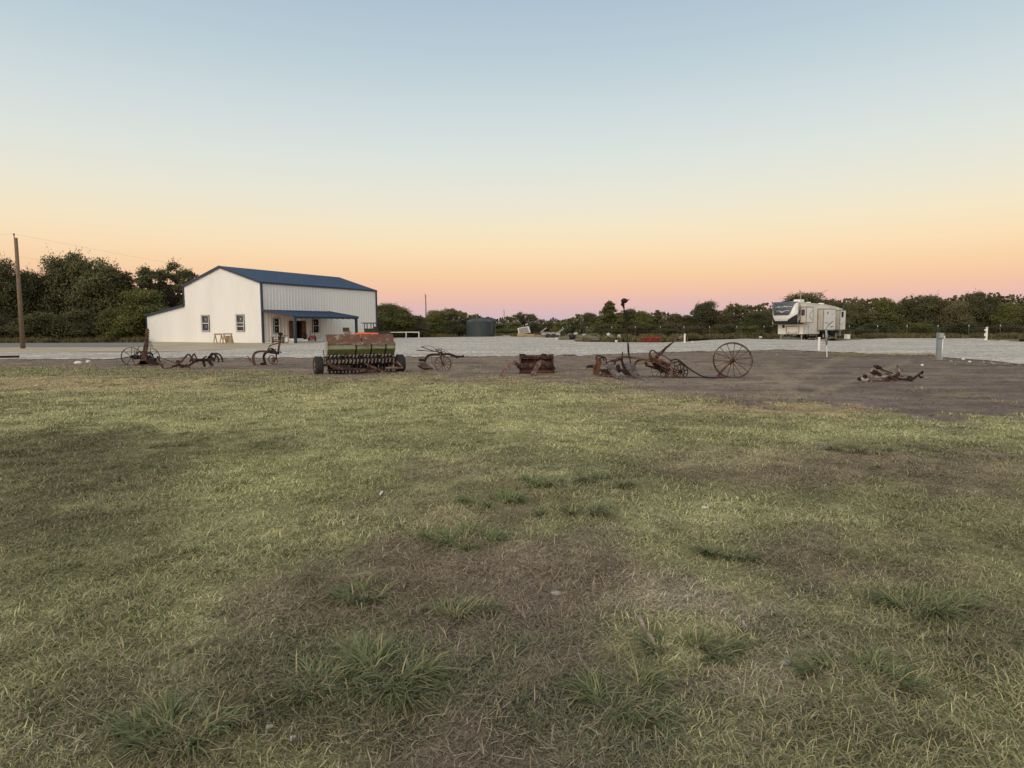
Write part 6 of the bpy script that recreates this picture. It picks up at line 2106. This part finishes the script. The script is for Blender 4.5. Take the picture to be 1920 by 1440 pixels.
# ---- grain drill
DL = G(597, 702.5); DR = G(749.5, 697.3)
du = (DR - DL); DW = du.length; du.normalize()
df_ = Vector((du.y, -du.x, 0))
DX = frame(DL, du, df_)
D = lambda u, v, z: DX @ Vector((u, v, z))
d3 = DX.to_3x3()
dr = empty('grain_drill', DL, 'old green and rust grain drill with two lids on its hopper and two rubber tyres', 'grain drill')
u0, u1 = .27, DW - .26
def prof(v_z):
    return v_z
HP = [(.22, .62), (.40, .80), (.42, .955), (-.02, .955), (.02, .62)]
part(dr, 'hopper', 'green_paint', lambda mb: mb.add([D(u, v, z) for u in (u0, u1) for v, z in HP], [(0, 1, 6, 5), (1, 2, 7, 6), (2, 3, 8, 7), (3, 4, 9, 8), (4, 0, 5, 9), (4, 3, 2, 1, 0), (5, 6, 7, 8, 9)]))
part(dr, 'hopper_band', 'green_pale', lambda mb: mb.add([D(u, v, z) for u in (u0 + .01, u1 - .01) for v, z in ((.408, .82), (.432, .955), (.416, .955), (.395, .82))], [(0, 1, 5, 4), (1, 2, 6, 5), (3, 0, 4, 7)]))
for u in (u0 - .012, u1 + .012):
    part(dr, 'end_plate', 'green_pale', lambda mb: mb.poly([D(u - .01, v, z) for v, z in [(.20, .58), (.42, .80), (.45, 1.0), (.12, 1.12), (-.05, 1.0), (0, .58)]], .02, du))
    part(dr, 'end_leg', 'green_paint', lambda mb: mb.poly([D(u - .015, v, z) for v, z in [(.20, .60), (.10, .60), (.02, .25), (.16, .25)]], .03, du))
um = (u0 + u1) / 2 + .02
for a, b in ((u0 - .02, um - .015), (um + .015, u1 + .02)):
    part(dr, 'lid', 'rusty_lid', lambda mb: mb.add([D(u, v, z) for u in (a, b) for v, z in ((.46, .965), (.24, 1.055), (.10, 1.285), (.08, 1.285), (.22, 1.045), (.45, .95))],
                                                 [(0, 1, 7, 6), (1, 2, 8, 7), (2, 3, 9, 8), (3, 4, 10, 9), (4, 5, 11, 10), (5, 0, 6, 11), (0, 5, 4, 1), (1, 4, 3, 2), (6, 7, 10, 11), (7, 8, 9, 10)]))
part(dr, 'lid_edge', 'pale_metal', lambda mb: [mb.bar(D(a, .465, .958), D(b, .465, .958), .02, .018) for a, b in ((um - .35, um - .02), (um + .1, um + .55), (u1 - .5, u1))])
for u in (u0 + .87, u0 + 1.36, u0 + 1.83):
    part(dr, 'strap', 'rust_dark', lambda mb: (mb.bar(D(u, .225, .62), D(u, .415, .80), .035, .02), mb.bar(D(u, .415, .80), D(u, .445, .96), .035, .02)))
part(dr, 'frame', 'rust_dark', lambda mb: (mb.bar(D(u0 - .05, .12, .56), D(u1 + .05, .12, .56), .10, .08), mb.bar(D(u0 - .05, .28, .50), D(u1 + .05, .28, .50), .05, .06), mb.bar(D(u0 - .05, .42, .16), D(u1 + .05, .42, .16), .08, .07), mb.bar(D(u0, -.15, .30), D(u1, -.15, .30), .08, .08)))
part(dr, 'axle', 'rust_dark', lambda mb: mb.tube([D(-.1, .05, .30), D(DW + .1, .05, .30)], .03, 8))
# one opener, copied along the frame
NOP = 18
ux0, ux1 = u0 + .06, u1 - .06
def opener(mb):
    u = ux0
    mb.tube(smooth_path([D(u, .22, .62), D(u, .30, .48), D(u, .24, .30), D(u, .12, .14)]), .030, 7)
    mb.bar(D(u + .05, .10, .58), D(u + .045, -.05, .22), .05, .05)
    mb.bar(D(u, .40, .18), D(u, .05, .12), .025, .05)
    mb.bar(D(u + .02, .30, .50), D(u + .02, .12, .20), .018, .03)
op0 = part(dr, 'opener', 'rust_dark', opener)
dk0 = part(op0, 'disc', 'steel_worn', lambda mb: mb.lathe(D(ux0 + .02, .06, .15), (du + df_ * .25), [(0, -.02), (.10, -.006), (.135, 0), (.10, .006), (0, .02)], 18))
dk1 = part(op0, 'disc', 'rust_dark', lambda mb: mb.lathe(D(ux0 + .06, -.18, .20), (du + df_ * .55), [(0, -.02), (.13, -.008), (.19, 0), (.13, .008), (0, .02)], 18))
fd0 = part(op0, 'feed_cup', 'pale_metal', lambda mb: (mb.box(D(ux0 + .03, .30, .575), (.055, .05, .05), rot=d3), mb.bar(D(ux0 + .035, .33, .50), D(ux0 + .03, .30, .34), .030, .025)))
for k in range(1, NOP):
    q = op0.copy(); COL.objects.link(q); q.parent = dr
    q.location = du * ((ux1 - ux0) * k / (NOP - 1)) + df_ * (.02 * math.sin(k * 2.3)) + Vector((0, 0, .012 * math.sin(k * 1.7)))
    for ch in (dk0, dk1, fd0):
        if ch is fd0 and k % 5 == 3: continue
        c = ch.copy(); COL.objects.link(c); c.parent = q; c.rotation_euler = (0, 0, 0)
def lathe_tyre(mb, c):
    mb.lathe(c, du, [(.185, -.125), (.25, -.135), (.282, -.10), (.292, -.04), (.292, .04), (.282, .10), (.25, .135), (.185, .125)], 40)
    ax_ = du; a = ax_.orthogonal().normalized(); b = ax_.cross(a)
    for k in range(40):
        q = 2 * math.pi * k / 40; e = a * math.cos(q) + b * math.sin(q); t_ = ax_.cross(e)
        for h_ in (-.08, 0.0, .08):
            mb.bar(c + e * .294 + ax_ * (h_ - .018) + t_ * -.008, c + e * .294 + ax_ * (h_ + .018) + t_ * .008, .020, .016, up=e)
for uc in (0.0, DW):
    c = D(uc, .05, .292)
    w_ = part(dr, 'wheel', 'rubber', lambda mb: lathe_tyre(mb, c))
    part(w_, 'rim', 'rust_pale', lambda mb: (mb.lathe(c, du, [(.20, -.12), (.18, -.115), (.14, -.09), (.06, -.09), (.05, -.13), (0, -.13)], 24), mb.lathe(c, du, [(.20, .12), (.18, .115), (.14, .09), (.06, .09), (.05, .13), (0, .13)], 24)))
p = Pic(570, 590, 9.143, 20.0)
part(dr, 'tongue', 'rust', lambda mb: (mb.bar(p(500, 905, .1), p(1330, 975, .55), .08, .085), mb.bar(p(500, 905, .1), p(390, 800, .5), .06, .06)))
part(dr, 'tongue', 'rust', lambda mb: (mb.bar(p(1060, 845, .5), p(1440, 1005, .35), .05, .045), mb.bar(p(1130, 905, .6), p(1360, 985, .45), .05, .045)))
part(dr, 'hitch', 'rust_pale', lambda mb: (mb.bar(p(1340, 985, .45), p(1450, 1005, .35), .09, .04), mb.lathe(p(1440, 1003, .33), (0, 0, 1), [(.02, -.02), (.05, -.02), (.05, .02), (.02, .02), (.02, -.02)], 16)))
part(dr, 'side_brace', 'rust_pale', lambda mb: (mb.bar(p(1590, 800, .9), p(1700, 905, .9), .035, .035), mb.bar(p(1700, 908, .9), p(1400, 912, .7), .045, .05)))
part(dr, 'side_brace', 'rust', lambda mb: (mb.bar(p(1590, 800, .9), p(1480, 900, .8), .035, .035), mb.bar(p(500, 870, .2), p(780, 880, .4), .04, .04), mb.bar(p(380, 770, .4), p(520, 930, .1), .04, .05)))
part(dr, 'lever', 'rust_dark', lambda mb: (mb.tube([D(u0 - .10, .30, .30), D(u0 - .13, .28, .80)], .016, 6), mb.tube([D(u0 + .55, .42, .56), D(u0 + .55, .46, .72)], .016, 6)))

# ---- single-wheel plough
p = Pic(760, 630, 13.714, 22.0)
wp = empty('wheel_plough', p(960, 900), 'rusty single-wheel plough with two handles, just right of the grain drill', 'plough')
wp.location.z = 0
spoked_wheel(wp, p(965, 722), (0.12, -1, 0), .290, .055, .036, 12, .045, 'rust', .010)
part(wp, 'beam', 'rust_dark', lambda mb: mb.flat(smooth_path(p.line([(505, 665), (510, 620), (545, 550), (600, 500), (700, 480), (850, 478), (1000, 470), (1130, 468), (1220, 500), (1320, 532), (1400, 528)])), .080, .06))
part(wp, 'beam_end', 'rust_dark', lambda mb: (mb.poly(p.line([(1380, 515), (1500, 485), (1508, 555), (1380, 545)]), .06, (0, 1, 0)), mb.poly(p.line([(1300, 530), (1345, 530), (1335, 580), (1318, 582)]), .04, (0, 1, 0))))
def mould(mb, pp, pts, bulge=.12):
    n = len(pts); c = sum((Vector(v) for v in pp.line(pts)), Vector()) / n
    cc = c + Vector((0, -bulge, .02))
    vs_ = pp.line(pts)
    m1 = [v.lerp(cc, .45) + Vector((0, -bulge * .5, 0)) for v in vs_]
    back = [v + Vector((0, .03, 0)) for v in vs_]
    mb.add(vs_ + m1 + [cc] + back, [(i, (i + 1) % n, n + (i + 1) % n, n + i) for i in range(n)] + [(n + i, n + (i + 1) % n, 2 * n) for i in range(n)] + [tuple(2 * n + 1 + i for i in range(n))[::-1]] + [(i, 2 * n + 1 + i, 2 * n + 1 + (i + 1) % n, (i + 1) % n) for i in range(n)])
part(wp, 'mouldboard', 'steel_worn', lambda mb: mould(mb, p, [(258, 760), (320, 700), (400, 675), (490, 680), (570, 715), (660, 780), (745, 850), (620, 862), (500, 885), (410, 840), (340, 795)]), smooth=False)
part(wp, 'clamp', 'rust_dark', lambda mb: (mb.box(p(405, 618), (.12, .10, .085), rot=Matrix.Rotation(.15, 3, 'Y')), mb.bar(p(360, 580), p(365, 655), .03, .04), mb.bar(p(440, 600), p(510, 650), .05, .06)))
part(wp, 'standard', 'rust', lambda mb: (mb.bar(p(885, 400, -.04), p(915, 540, -.04), .09, .04), mb.bar(p(915, 540, -.05), p(960, 745, -.05), .105, .035)))
part(wp, 'handle', 'rust_dark', lambda mb: mb.tube(p.line([(405, 272, -.1), (520, 315, -.1), (620, 355, -.05), (790, 400), (850, 420)]), .014, 6))
part(wp, 'handle', 'rust_dark', lambda mb: mb.tube(p.line([(288, 365, .2), (400, 370, .2), (640, 388, .1), (790, 400), (850, 425)]), .014, 6))
part(wp, 'bracket', 'rust_dark', lambda mb: [mb.tube(q_, .012, 6) for q_ in (p.line([(775, 332), (948, 332)]), p.line([(775, 332), (835, 410)]), p.line([(945, 332), (915, 405)]), p.line([(860, 335), (835, 400)]), p.line([(790, 370), (920, 372)]))])
part(wp, 'trip_wire', 'rust_dark', lambda mb: (mb.tube(smooth_path(p.line([(405, 272), (520, 258), (640, 255), (720, 290), (775, 350), (800, 400)])), .007, 5), mb.tube(smooth_path(p.line([(680, 510), (675, 600), (695, 700), (725, 800)])), .005, 5), mb.tube(smooth_path(p.line([(1205, 540), (1200, 640), (1180, 740)])), .005, 5), mb.tube(smooth_path(p.line([(960, 350), (1040, 370), (1130, 440)])), .005, 5)))
part(wp, 'hoop', 'rust_dark', lambda mb: (mb.tube(smooth_path(p.line([(935, 460), (945, 420), (985, 402), (1020, 420), (1035, 460)])), .014, 6), mb.box(p(905, 430), (.14, .08, .08))))

# ---- iron box with two legs
p = Pic(920, 640, 12, 20.5)
ib = empty('iron_box', p(1040, 725), 'rusty iron machine box lying on the dirt with two bent legs reaching forward', 'machine part')
ib.location.z = 0
a0, b0, a1, b1 = 650, 315, 1405, 725
part(ib, 'back_panel', 'rust', lambda mb: mb.box(((p(a0, 0).x + p(a1, 0).x) / 2, 20.62, .32), (p(a1, 0).x - p(a0, 0).x - .06, .05, .55)))
def rails2(mb):
    z = lambda y: p(1000, y).z
    xl, xr = p(a0, 500).x, p(a1, 500).x
    mb.box(((xl + xr) / 2, 20.55, z(335)), (xr - xl, .30, .07))
    mb.box(((xl + xr) / 2, 20.45, z(380)), (xr - xl - .04, .08, .035))
    mb.box((xl + .02, 20.52, .33), (.05, .30, .62)); mb.box((xr - .02, 20.52, .33), (.06, .30, .60))
    mb.box(((xl + xr) / 2, 20.44, z(545)), (xr - xl - .05, .10, .16))
part(ib, 'frame', 'rust', rails2, bevel=.008)
part(ib, 'inner_rail', 'rust_dark', lambda mb: (mb.box((p(690, 0).x, 20.45, p(0, 450).z), (.025, .03, .16)), mb.box(((p(a0, 0).x + p(a1, 0).x) / 2, 20.42, p(0, 610).z), (1.10, .12, .06)), mb.box(((p(a0, 0).x + p(a1, 0).x) / 2, 20.42, p(0, 712).z), (1.12, .14, .035))))
part(ib, 'lower_pan', 'rust_orange', lambda mb: mb.box(((p(a0, 0).x + p(a1, 0).x) / 2 + .02, 20.48, p(0, 665).z), (1.10, .16, .10)))
part(ib, 'cap_block', 'rust_dark', lambda mb: (mb.blob(p(720, 305), (.10, .12, .035), 10, .1, 2), mb.blob(p(1190, 300), (.11, .12, .035), 10, .1, 3), mb.blob(p(1340, 320), (.10, .12, .045), 10, .1, 5), mb.box(p(1135, 378, -.1), (.06, .05, .05))))
def leg_(pts, lab=None):
    def fn(mb):
        q = [p(*v) for v in pts]
        mb.flat(q, [.13, .135, .14, .14, .12, .11], .07, nrm=(.3, -1, .15))
        mb.box(q[0] + Vector((0, 0, -.01)), (.20, .10, .03))
    return fn
lg = [(240, 808, -1.15), (330, 640, -.95), (440, 500, -.75), (505, 465, -.65), (575, 500, -.45), (660, 580, -.1)]
part(ib, 'leg', 'rust_pale', leg_(lg), bevel=.012)
part(ib, 'leg', 'rust_pale', leg_([(935, 825, -1.25), (1000, 660, -1.0), (1075, 510, -.8), (1130, 460, -.7), (1220, 500, -.5), (1320, 580, -.15)]), bevel=.012)
part(ib, 'pivot', 'rust_dark', lambda mb: (mb.poly(p.line([(1250, 510, -.3), (1390, 500, -.3), (1465, 610, -.3), (1440, 640, -.3), (1300, 590, -.3)]), .14, (0, 1, 0)), mb.poly(p.line([(590, 590, -.3), (650, 560, -.3), (660, 620, -.3), (600, 610, -.3)]), .12, (0, 1, 0))))

# ---- gang plough with tall lever
p = Pic(1080, 540, 7.58, 18.4)
gp_ = empty('gang_plough', p(700, 1250), 'large rusty two-bottom gang plough with long levers and a tall iron rod', 'plough')
gp_.location.z = 0
part(gp_, 'mouldboard', 'steel_worn', lambda mb: mould(mb, p, [(360, 1085, .8), (440, 1072, .8), (530, 1080, .6), (590, 1180, .3), (650, 1240, 0), (745, 1332, -.9), (620, 1295, -.5), (540, 1262, -.1), (470, 1190, .3), (420, 1120, .6)], .10))
part(gp_, 'mouldboard', 'steel_worn', lambda mb: mould(mb, p, [(640, 1085, .6), (720, 1070, .6), (820, 1082, .5), (850, 1120, .3), (880, 1190, 0), (905, 1260, -.4), (1025, 1357, -1.1), (900, 1310, -.7), (800, 1240, -.2), (720, 1160, .2), (660, 1130, .5)], .10))
part(gp_, 'share_edge', 'pale_metal', lambda mb: (mb.flat(p.line([(540, 1262, -.15), (650, 1300, -.55), (745, 1334, -.93)]), .03, .02), mb.flat(p.line([(860, 1285, -.5), (1025, 1358, -1.13)]), .035, .02), mb.flat(p.line([(345, 1130, .7), (430, 1150, .5)]), .02, .02)))
part(gp_, 'plough_point', 'rust_dark', lambda mb: (mb.poly(p.line([(150, 1110, 1.6), (190, 1095, 1.6), (280, 1088, 1.4), (280, 1140, 1.4), (160, 1135, 1.6), (148, 1165, 1.6)]), .08, (0, 1, 0)),))
part(gp_, 'end_block', 'rust_orange', lambda mb: (mb.poly(p.line([(250, 1230, 1.2), (245, 1100, 1.2), (290, 1080, 1.2), (295, 1000, 1.2), (350, 985, 1.2), (370, 1060, 1.2), (350, 1110, 1.2), (350, 1180, 1.2), (310, 1240, 1.2)]), .14, (0, 1, 0)),), bevel=.01)
part(gp_, 'end_handle', 'rust_dark', lambda mb: (mb.flat(p.line([(292, 962, 1.2), (362, 965, 1.2)]), .035, .05), mb.flat(smooth_path(p.line([(285, 1030, 1.3), (295, 975, 1.3), (330, 962, 1.3), (370, 975, 1.3), (400, 1040, 1.3)])), .04, .03), mb.tube(smooth_path(p.line([(340, 1000, 1.2), (390, 980, 1.2), (425, 1010, 1.2), (430, 1060, 1.1)])), .022, 6)))
part(gp_, 'ground_chain', 'rust_orange', lambda mb: [mb.blob(p(300 + 26 * k, 1215 + 14 * math.sin(k * 1.3) + k * 5, .7 - .07 * k), (.06, .05, .028), 8, .25, k) for k in range(12)])
part(gp_, 'beam', 'rust', lambda mb: mb.flat(smooth_path(p.line([(545, 1095, .4), (560, 1040, .4), (600, 995, .4), (660, 980, .3), (760, 985, .2), (860, 1000, .1), (960, 1015), (1060, 1025)])), .055, .05))
part(gp_, 'beam', 'rust', lambda mb: mb.flat(smooth_path(p.line([(840, 1100, .3), (850, 1060, .3), (885, 1030, .2), (950, 1020, .1), (1060, 1035)])), .05, .05))
part(gp_, 'cross_bar', 'rust_dark', lambda mb: (mb.bar(p(500, 1040, .7), p(660, 1010, .3), .05, .06), mb.bar(p(640, 1000, .3), p(690, 1160, .3), .05, .06), mb.bar(p(590, 1100, .3), p(620, 1190, .2), .08, .10), mb.bar(p(660, 905, .5), p(655, 975, .5), .02, .03), mb.bar(p(430, 1070, .9), p(510, 1020, .7), .02, .02)))
part(gp_, 'heel', 'rust_dark', lambda mb: (mb.poly(p.line([(620, 1160, .1), (720, 1150, .1), (800, 1250, -.1), (700, 1240, .1)]), .10, (0, 1, 0)), mb.poly(p.line([(340, 1160, .8), (440, 1150, .7), (530, 1250, .2), (380, 1230, .6)]), .10, (0, 1, 0))))
part(gp_, 'tall_rod', 'rust_dark', lambda mb: (mb.tube(p.line([(775, 1075, .2), (757, 960, .2), (737, 780, .2), (722, 600, .2), (700, 430, .2), (680, 280, .2)]), .018, 7), mb.bar(p(752, 960, .17), p(738, 790, .17), .035, .045), [mb.box(p(742, y, .14), (.06, .04, .02)) for y in (835, 858, 882, 905)], mb.bar(p(702, 440, .19), p(690, 330, .19), .03, .035)))
part(gp_, 'rod_seat', 'rust_dark', lambda mb: (mb.blob(p(686, 182, .2), (.095, .10, .075), 14, .05, 3), mb.poly(p.line([(700, 205, .2), (725, 165, .2), (766, 157, .2), (735, 188, .2)]), .07, (0, 1, 0)), mb.blob(p(662, 232, .2), (.062, .06, .055), 10, .15, 7), mb.bar(p(665, 225, .2), p(680, 285, .2), .06, .05)), smooth=False)
part(gp_, 'clamp', 'rust_orange', lambda mb: [mb.box(p(x, y, -.05), (w, .12, h), rot=Matrix.Rotation(a, 3, 'Y')) for x, y, w, h, a in ((1040, 1030, .12, .09, .1), (1085, 1035, .12, .10, .4), (1130, 1010, .10, .14, .6), (1060, 985, .08, .12, 0), (1150, 975, .10, .08, .5), (1180, 1040, .12, .07, .3))])
part(gp_, 'hoop', 'rust', lambda mb: mb.tube(smooth_path(p.line([(1045, 990), (1050, 920), (1070, 890), (1100, 888), (1150, 925), (1195, 960)])), .024, 7))
part(gp_, 'lower_frame', 'rust_dark', lambda mb: (mb.bar(p(985, 1055), p(1015, 1115), .08, .07), mb.bar(p(1000, 1100), p(1190, 1160, .1), .07, .06), mb.bar(p(1100, 1060), p(1230, 1190, .1), .09, .09), mb.bar(p(1120, 1090, .4), p(1280, 1180, .4), .08, .08)))
p = Pic(1180, 620, 7.68, 18.3)
part(gp_, 'lever', 'rust', lambda mb: (mb.bar(p(425, 335), p(520, 245), .045, .035), mb.bar(p(520, 245), p(610, 180), .045, .035), mb.bar(p(610, 180), p(690, 130), .04, .03)))
part(gp_, 'lever', 'rust_dark', lambda mb: (mb.bar(p(450, 350, .2), p(520, 265, .2), .035, .035), mb.bar(p(520, 265, .2), p(640, 160, .2), .035, .03)))
part(gp_, 'lever_grip', 'rust_pale', lambda mb: (mb.bar(p(650, 135), p(725, 120), .05, .05), mb.bar(p(715, 110), p(765, 72), .055, .05), mb.box(p(700, 130), (.08, .05, .05))))
part(gp_, 'quadrant', 'rust', lambda mb: (mb.flat(smooth_path(p.line([(460, 350), (520, 375), (580, 420), (620, 475)])), .03, .02), mb.bar(p(330, 430), p(600, 560, -.1), .05, .05), mb.bar(p(300, 400), p(480, 430), .06, .06), mb.bar(p(380, 420, .2), p(580, 500, .2), .05, .10), mb.bar(p(440, 500, .3), p(560, 590, .3), .09, .14)))
part(gp_, 'bracket', 'rust_dark', lambda mb: (mb.bar(p(250, 500, .2), p(430, 545, .2), .05, .05), mb.bar(p(430, 540, .2), p(560, 600, .1), .08, .12), mb.bar(p(350, 440, .1), p(470, 520, .1), .07, .08)))
spoked_wheel(gp_, p(560, 590, -.1), (-.55, -1, .05), .235, .03, .014, 9, .03, 'rust', .009)
spoked_wheel(gp_, p(440, 575, .5), (-.2, -1, 0), .25, .03, .012, 9, .03, 'rust_dark', .007)
w3 = spoked_wheel(gp_, p(655, 595, .1), (.25, -1, 0), .31, .035, .014, 10, .04, 'rust', .012)
spoked_wheel(gp_, p(735, 590, .25), (-.5, -1, 0), .22, .05, .02, 10, .05, 'rust_dark', .014)
part(gp_, 'drag_rod', 'rust_dark', lambda mb: mb.tube(smooth_path(p.line([(600, 430, .1), (660, 415, .1), (720, 430, .1), (770, 470, .1), (860, 545), (950, 605), (1060, 660, -.1), (1160, 680, -.1), (1260, 690, -.1)])), .021, 7))
part(gp_, 'drag_rod', 'rust_dark', lambda mb: mb.tube(p.line([(830, 680), (960, 690, -.1), (1130, 710, -.1), (1270, 705, -.1)]), .012, 6))
part(gp_, 'drag_clamp', 'rust_dark', lambda mb: (mb.box(p(745, 470, .05), (.07, .07, .10)), mb.bar(p(625, 470), p(720, 440), .03, .03)))
part(gp_, 'drawbar_block', 'rust_orange', lambda mb: (mb.blob(p(1300, 700, -.1), (.09, .08, .07), 10, .25, 9), mb.blob(p(1345, 690, 0), (.07, .07, .045), 8, .25, 4), mb.box(p(1275, 735, -.15), (.12, .08, .06))))

bw = empty('spoked_wheel', p(1487, 690), 'big rusty spoked iron wheel tilted on its axle arm, beside the gang plough', 'wheel')
bw.location.z = 0
spoked_wheel(bw, p(1487, 432), (-.44, -.86, -.28), .540, .11, .020, 15, .05, 'rust', .009, name='rim', hub_w=.20)
part(bw, 'axle_arm', 'rust', lambda mb: (mb.tube(p.line([(1262, 665), (1340, 570), (1430, 480, -.02), (1470, 440)]), .030, 8), mb.tube([p(1440, 470, .0), p(1512, 412, -.12)], .055, 10)))

# ---- pile of linkages on the right
p = Pic(1590, 660, 11.294, 16.8)
lp = empty('linkage_pile', p(850, 645), 'low rusty tractor linkage frame with pale bent steel arms, alone on the dirt at right', 'machine part')
lp.location.z = 0
part(lp, 'arm', 'pale_metal', lambda mb: mb.flat(p.line([(270, 545), (340, 605, -.1), (400, 590, -.1), (455, 530), (640, 525), (860, 510)]), [.05, .05, .05, .06, .05, .03], .04, (0, -1, .3)))
part(lp, 'arm_end', 'rust_dark', lambda mb: (mb.blob(p(240, 570), (.055, .05, .05), 10, .12, 2), mb.box(p(365, 515, .1), (.09, .08, .08), rot=Matrix.Rotation(.5, 3, 'Y'))))
part(lp, 'skid', 'rust', lambda mb: mb.bar(p(380, 625), p(860, 650, -.1), .10, .05))
part(lp, 'plate', 'rust_pale', lambda mb: mb.poly(p.line([(400, 560), (500, 460), (640, 470), (700, 510), (640, 530)]), .03, (0, .3, 1)))
part(lp, 'motor', 'rust_dark', lambda mb: (mb.blob(p(545, 425), (.085, .08, .06), 10, .2, 5), mb.blob(p(650, 335, .1), (.085, .07, .045), 10, .2, 6), mb.box(p(600, 300, .1), (.10, .08, .05)), mb.bar(p(600, 420), p(690, 500), .08, .06)))
part(lp, 'motor_cover', 'pale_metal', lambda mb: mb.flat(p.line([(490, 420), (520, 350), (590, 375), (650, 385)]), .035, .04))
part(lp, 'link_arm', 'rust_dark', lambda mb: mb.bar(p(690, 360, .1), p(950, 455, .05), .03, .03))
part(lp, 'link_arm', 'steel_worn', lambda mb: (mb.bar(p(700, 390), p(920, 485), .035, .03), mb.bar(p(640, 440), p(900, 480), .025, .03)))
for x, y, r_ in ((870, 540, .05), (940, 545, .045), (820, 600, .06), (740, 590, .05), (700, 600, .035), (980, 590, .05), (1330, 580, .055)): part(lp, 'joint', 'rust', lambda mb: mb.blob(p(x, y), (r_ * 1.2, r_, r_), 9, .2, int(x)))
for x, y, r_ in ((940, 490, .035), (1170, 490, .05), (740, 610, .03), (690, 590, .025)): part(lp, 'joint', 'pale_metal', lambda mb: mb.blob(p(x, y, -.05), (r_, r_ * .8, r_ * .9), 9, .2, int(x)))
part(lp, 'bracket', 'pale_metal', lambda mb: (mb.flat(p.line([(1035, 285), (1075, 370), (1115, 455)]), .035, .02), mb.flat(p.line([(1035, 285), (1110, 330), (1205, 385, .1)]), .035, .02), mb.bar(p(1060, 525), p(1190, 505), .05, .03)))
part(lp, 'upright', 'rust', lambda mb: (mb.poly(p.line([(1075, 395), (1110, 470), (1060, 620), (1020, 620), (1030, 480)]), .05, (0, 1, 0)), mb.bar(p(1080, 450, .1), p(860, 610), .05, .05)))
part(lp, 'rear_bar', 'rust_dark', lambda mb: (mb.bar(p(1060, 575), p(1350, 590), .05, .06), mb.bar(p(1350, 590), p(1455, 510), .05, .045), mb.bar(p(1455, 510), p(1570, 425), .04, .035), mb.bar(p(1560, 470), p(1585, 400), .04, .035), mb.flat(p.line([(1500, 500), (1540, 540), (1595, 530)]), .045, .03)))
part(lp, 'crank', 'rust_dark', lambda mb: mb.tube(smooth_path(p.line([(1250, 560), (1290, 520), (1330, 530), (1380, 560)])), .022, 6))
